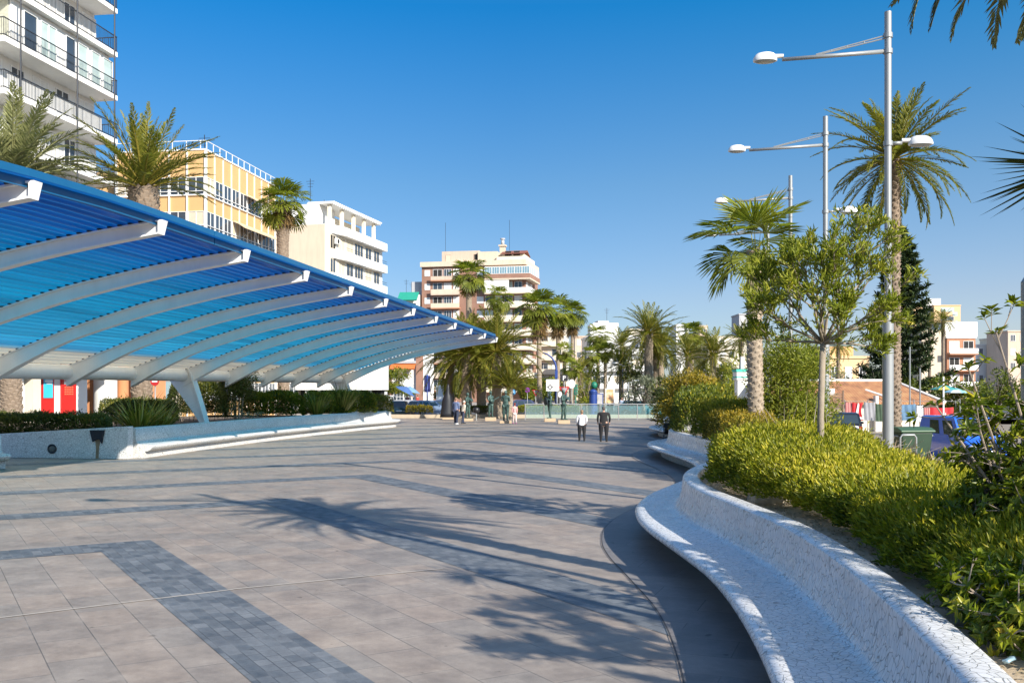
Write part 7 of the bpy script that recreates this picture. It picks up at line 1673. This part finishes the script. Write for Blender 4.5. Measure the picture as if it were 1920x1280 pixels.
def banner(label, px0, px1, py0, py1, m, Y=63.7, logo=False, sag=0.0):
    t = thing("banner", label, "banner", (PX((px0+px1)/2, Y), Y, PZ(py1, Y)), 0, "banners on the car-park fence"); w_ = PX(px1, Y)-PX(px0, Y); h_ = PZ(py0, Y)-PZ(py1, Y)
    mb = MB(); mb.cs = True; rw = []
    for j in range(7): rw.append([(-w_/2+w_*i/10+sag*math.sin(j/6*3.1)*(i/10), 0.04*math.sin(i*1.7+j*0.4), h_*j/6-(0.05*math.sin(i/10*3.14) if j == 6 else 0)) for i in range(11)])
    back = [[(x, y+0.012, z) for x, y, z in r_] for r_ in rw]
    mb.loft(rw, False, False); mb.loft(back, False, False); cl = mb.build("cloth", m, t)
    if logo:
        mb = MB(); k = 8; y_ = -0.055
        mb.add([(-w_*0.32, y_, h_*0.06), (-w_*0.20, y_, h_*0.06), (w_*0.06, y_, h_*0.95), (-w_*0.02, y_, h_*0.95)], [(0, 1, 2, 3)])
        mb.add([(-w_*0.10, y_-.002, h_*0.30), (w_*0.0, y_-.002, h_*0.34), (w_*0.10, y_-.002, h_*0.86), (w_*0.06, y_-.002, h_*0.95)], [(0, 1, 2, 3)])
        mb.add([(w_*0.02, y_, h_*0.10), (w_*0.42, y_, h_*0.05), (w_*0.42, y_, h_*0.16), (w_*0.02, y_, h_*0.24)], [(0, 1, 2, 3)]); mb.build("printed_mark", M_sgn, cl)
    return t
banner("faded pink banner left of the red one with a white stroke", 1585, 1598, 753, 785, M_bpink)
banner("red banner with a slanting white brush-stroke mark", 1598, 1619, 754, 788, M_bred, 63.6, True, -0.15)
banner("grey picture banner right of the red stroke banner", 1620, 1641, 753, 788, M_bgrey)
banner("dark green banner half behind the nearest full lamp post", 1642, 1660, 756, 790, M_bgrn)
banner("blue picture banner right of the nearest full lamp post", 1685, 1717, 757, 788, M_bblue)
banner("white banner panel between the blue and faded red banners", 1718, 1731, 759, 790, M_sgn)
banner("faded red banner above the rubbish container's right edge", 1732, 1743, 763, 800, M_bpink)
t_b = banner("wide red banner with a white triangle above the blue van", 1744, 1788, 763, 795, M_bred)
mb = MB(); mb.add([(0.0, -0.06, 0.1), (0.36, -0.06, 0.1), (0.22, -0.06, 0.78)], [(0, 1, 2)]); mb.build("printed_mark", M_sgn, t_b)
# striped market parasols over the car park
for i, (px, py, Y, cs_, lab) in enumerate(((1770, 722, 74, ((0.05, 0.30, 0.30), (0.55, 0.52, 0.12)), "teal and yellow striped parasol beyond the red banner"), (1792, 728, 76, ((0.25, 0.48, 0.62), (0.62, 0.70, 0.72)), "pale blue parasol right of the striped one"))):
    t = thing("parasol", lab, "parasol", (PX(px, Y), Y, -0.5)); z = PZ(py, Y)+0.5; pole(t, z, 0.03)
    mb = MB(); n_ = 8
    for k in range(n_):
        mb.cm = k % 2; a, b = 2*math.pi*k/n_, 2*math.pi*(k+1)/n_
        mb.add([(0, 0, z+0.05), (1.0*math.cos(a), 1.0*math.sin(a), z-0.28), (1.0*math.cos(b), 1.0*math.sin(b), z-0.28), (0, 0, z+0.02), (1.0*math.cos(a), 1.0*math.sin(a), z-0.34), (1.0*math.cos(b), 1.0*math.sin(b), z-0.34)], [(0, 1, 2), (3, 5, 4), (1, 4, 5, 2)])
    mb.build("canopy", [mat("parasol_a%d" % i, cs_[0], 0.8), mat("parasol_b%d" % i, cs_[1], 0.8)], t)
for px, Y, pyt, lab in ((1706, 66, 650, "thin grey pole right of the tiered pine"), (1725, 68, 690, "short thin pole in front of the green trees, right of the tall thin one"), (1769, 60, 706, "pale pole standing beside the striped parasol"), (1652, 40, 735, "leaning thin white stake beside the nearest full lamp post")):
    mb = MB(); mb.tube([(0, 0, 0), (0.15 if px == 1652 else 0, 0, PZ(pyt, Y)+0.5)], 0.05 if px != 1652 else 0.025, 6); tag(mb.build("thin_pole", M_sgn if px in (1652, 1769) else M_galv, None, 0, (PX(px, Y), Y, -0.5)), lab, "pole")
# crushed can in the bottom right corner
mb = MB(); mb.cs = True; mb.M = Matrix.Rotation(R(80), 4, 'Y'); rg = random.Random(5)
mb.loft([[(r_*math.cos(2*math.pi*k/12)*(0.6+0.15*math.sin(k)), r_*math.sin(2*math.pi*k/12), z) for k in range(12)] for r_, z in ((0.017, 0), (0.024, 0.007), (0.020, 0.04), (0.024, 0.075), (0.018, 0.082))])
tag(mb.build("crushed_can", mat("blue_tin", (0.28, 0.42, 0.50), 0.35, 0.8, 35, metal=0.3), None, 0, (G(1884, 1253, 0.8)+Vector((0, 0, 0.04))), R(30)), "crushed blue and silver can on the soil, bottom right", "can")
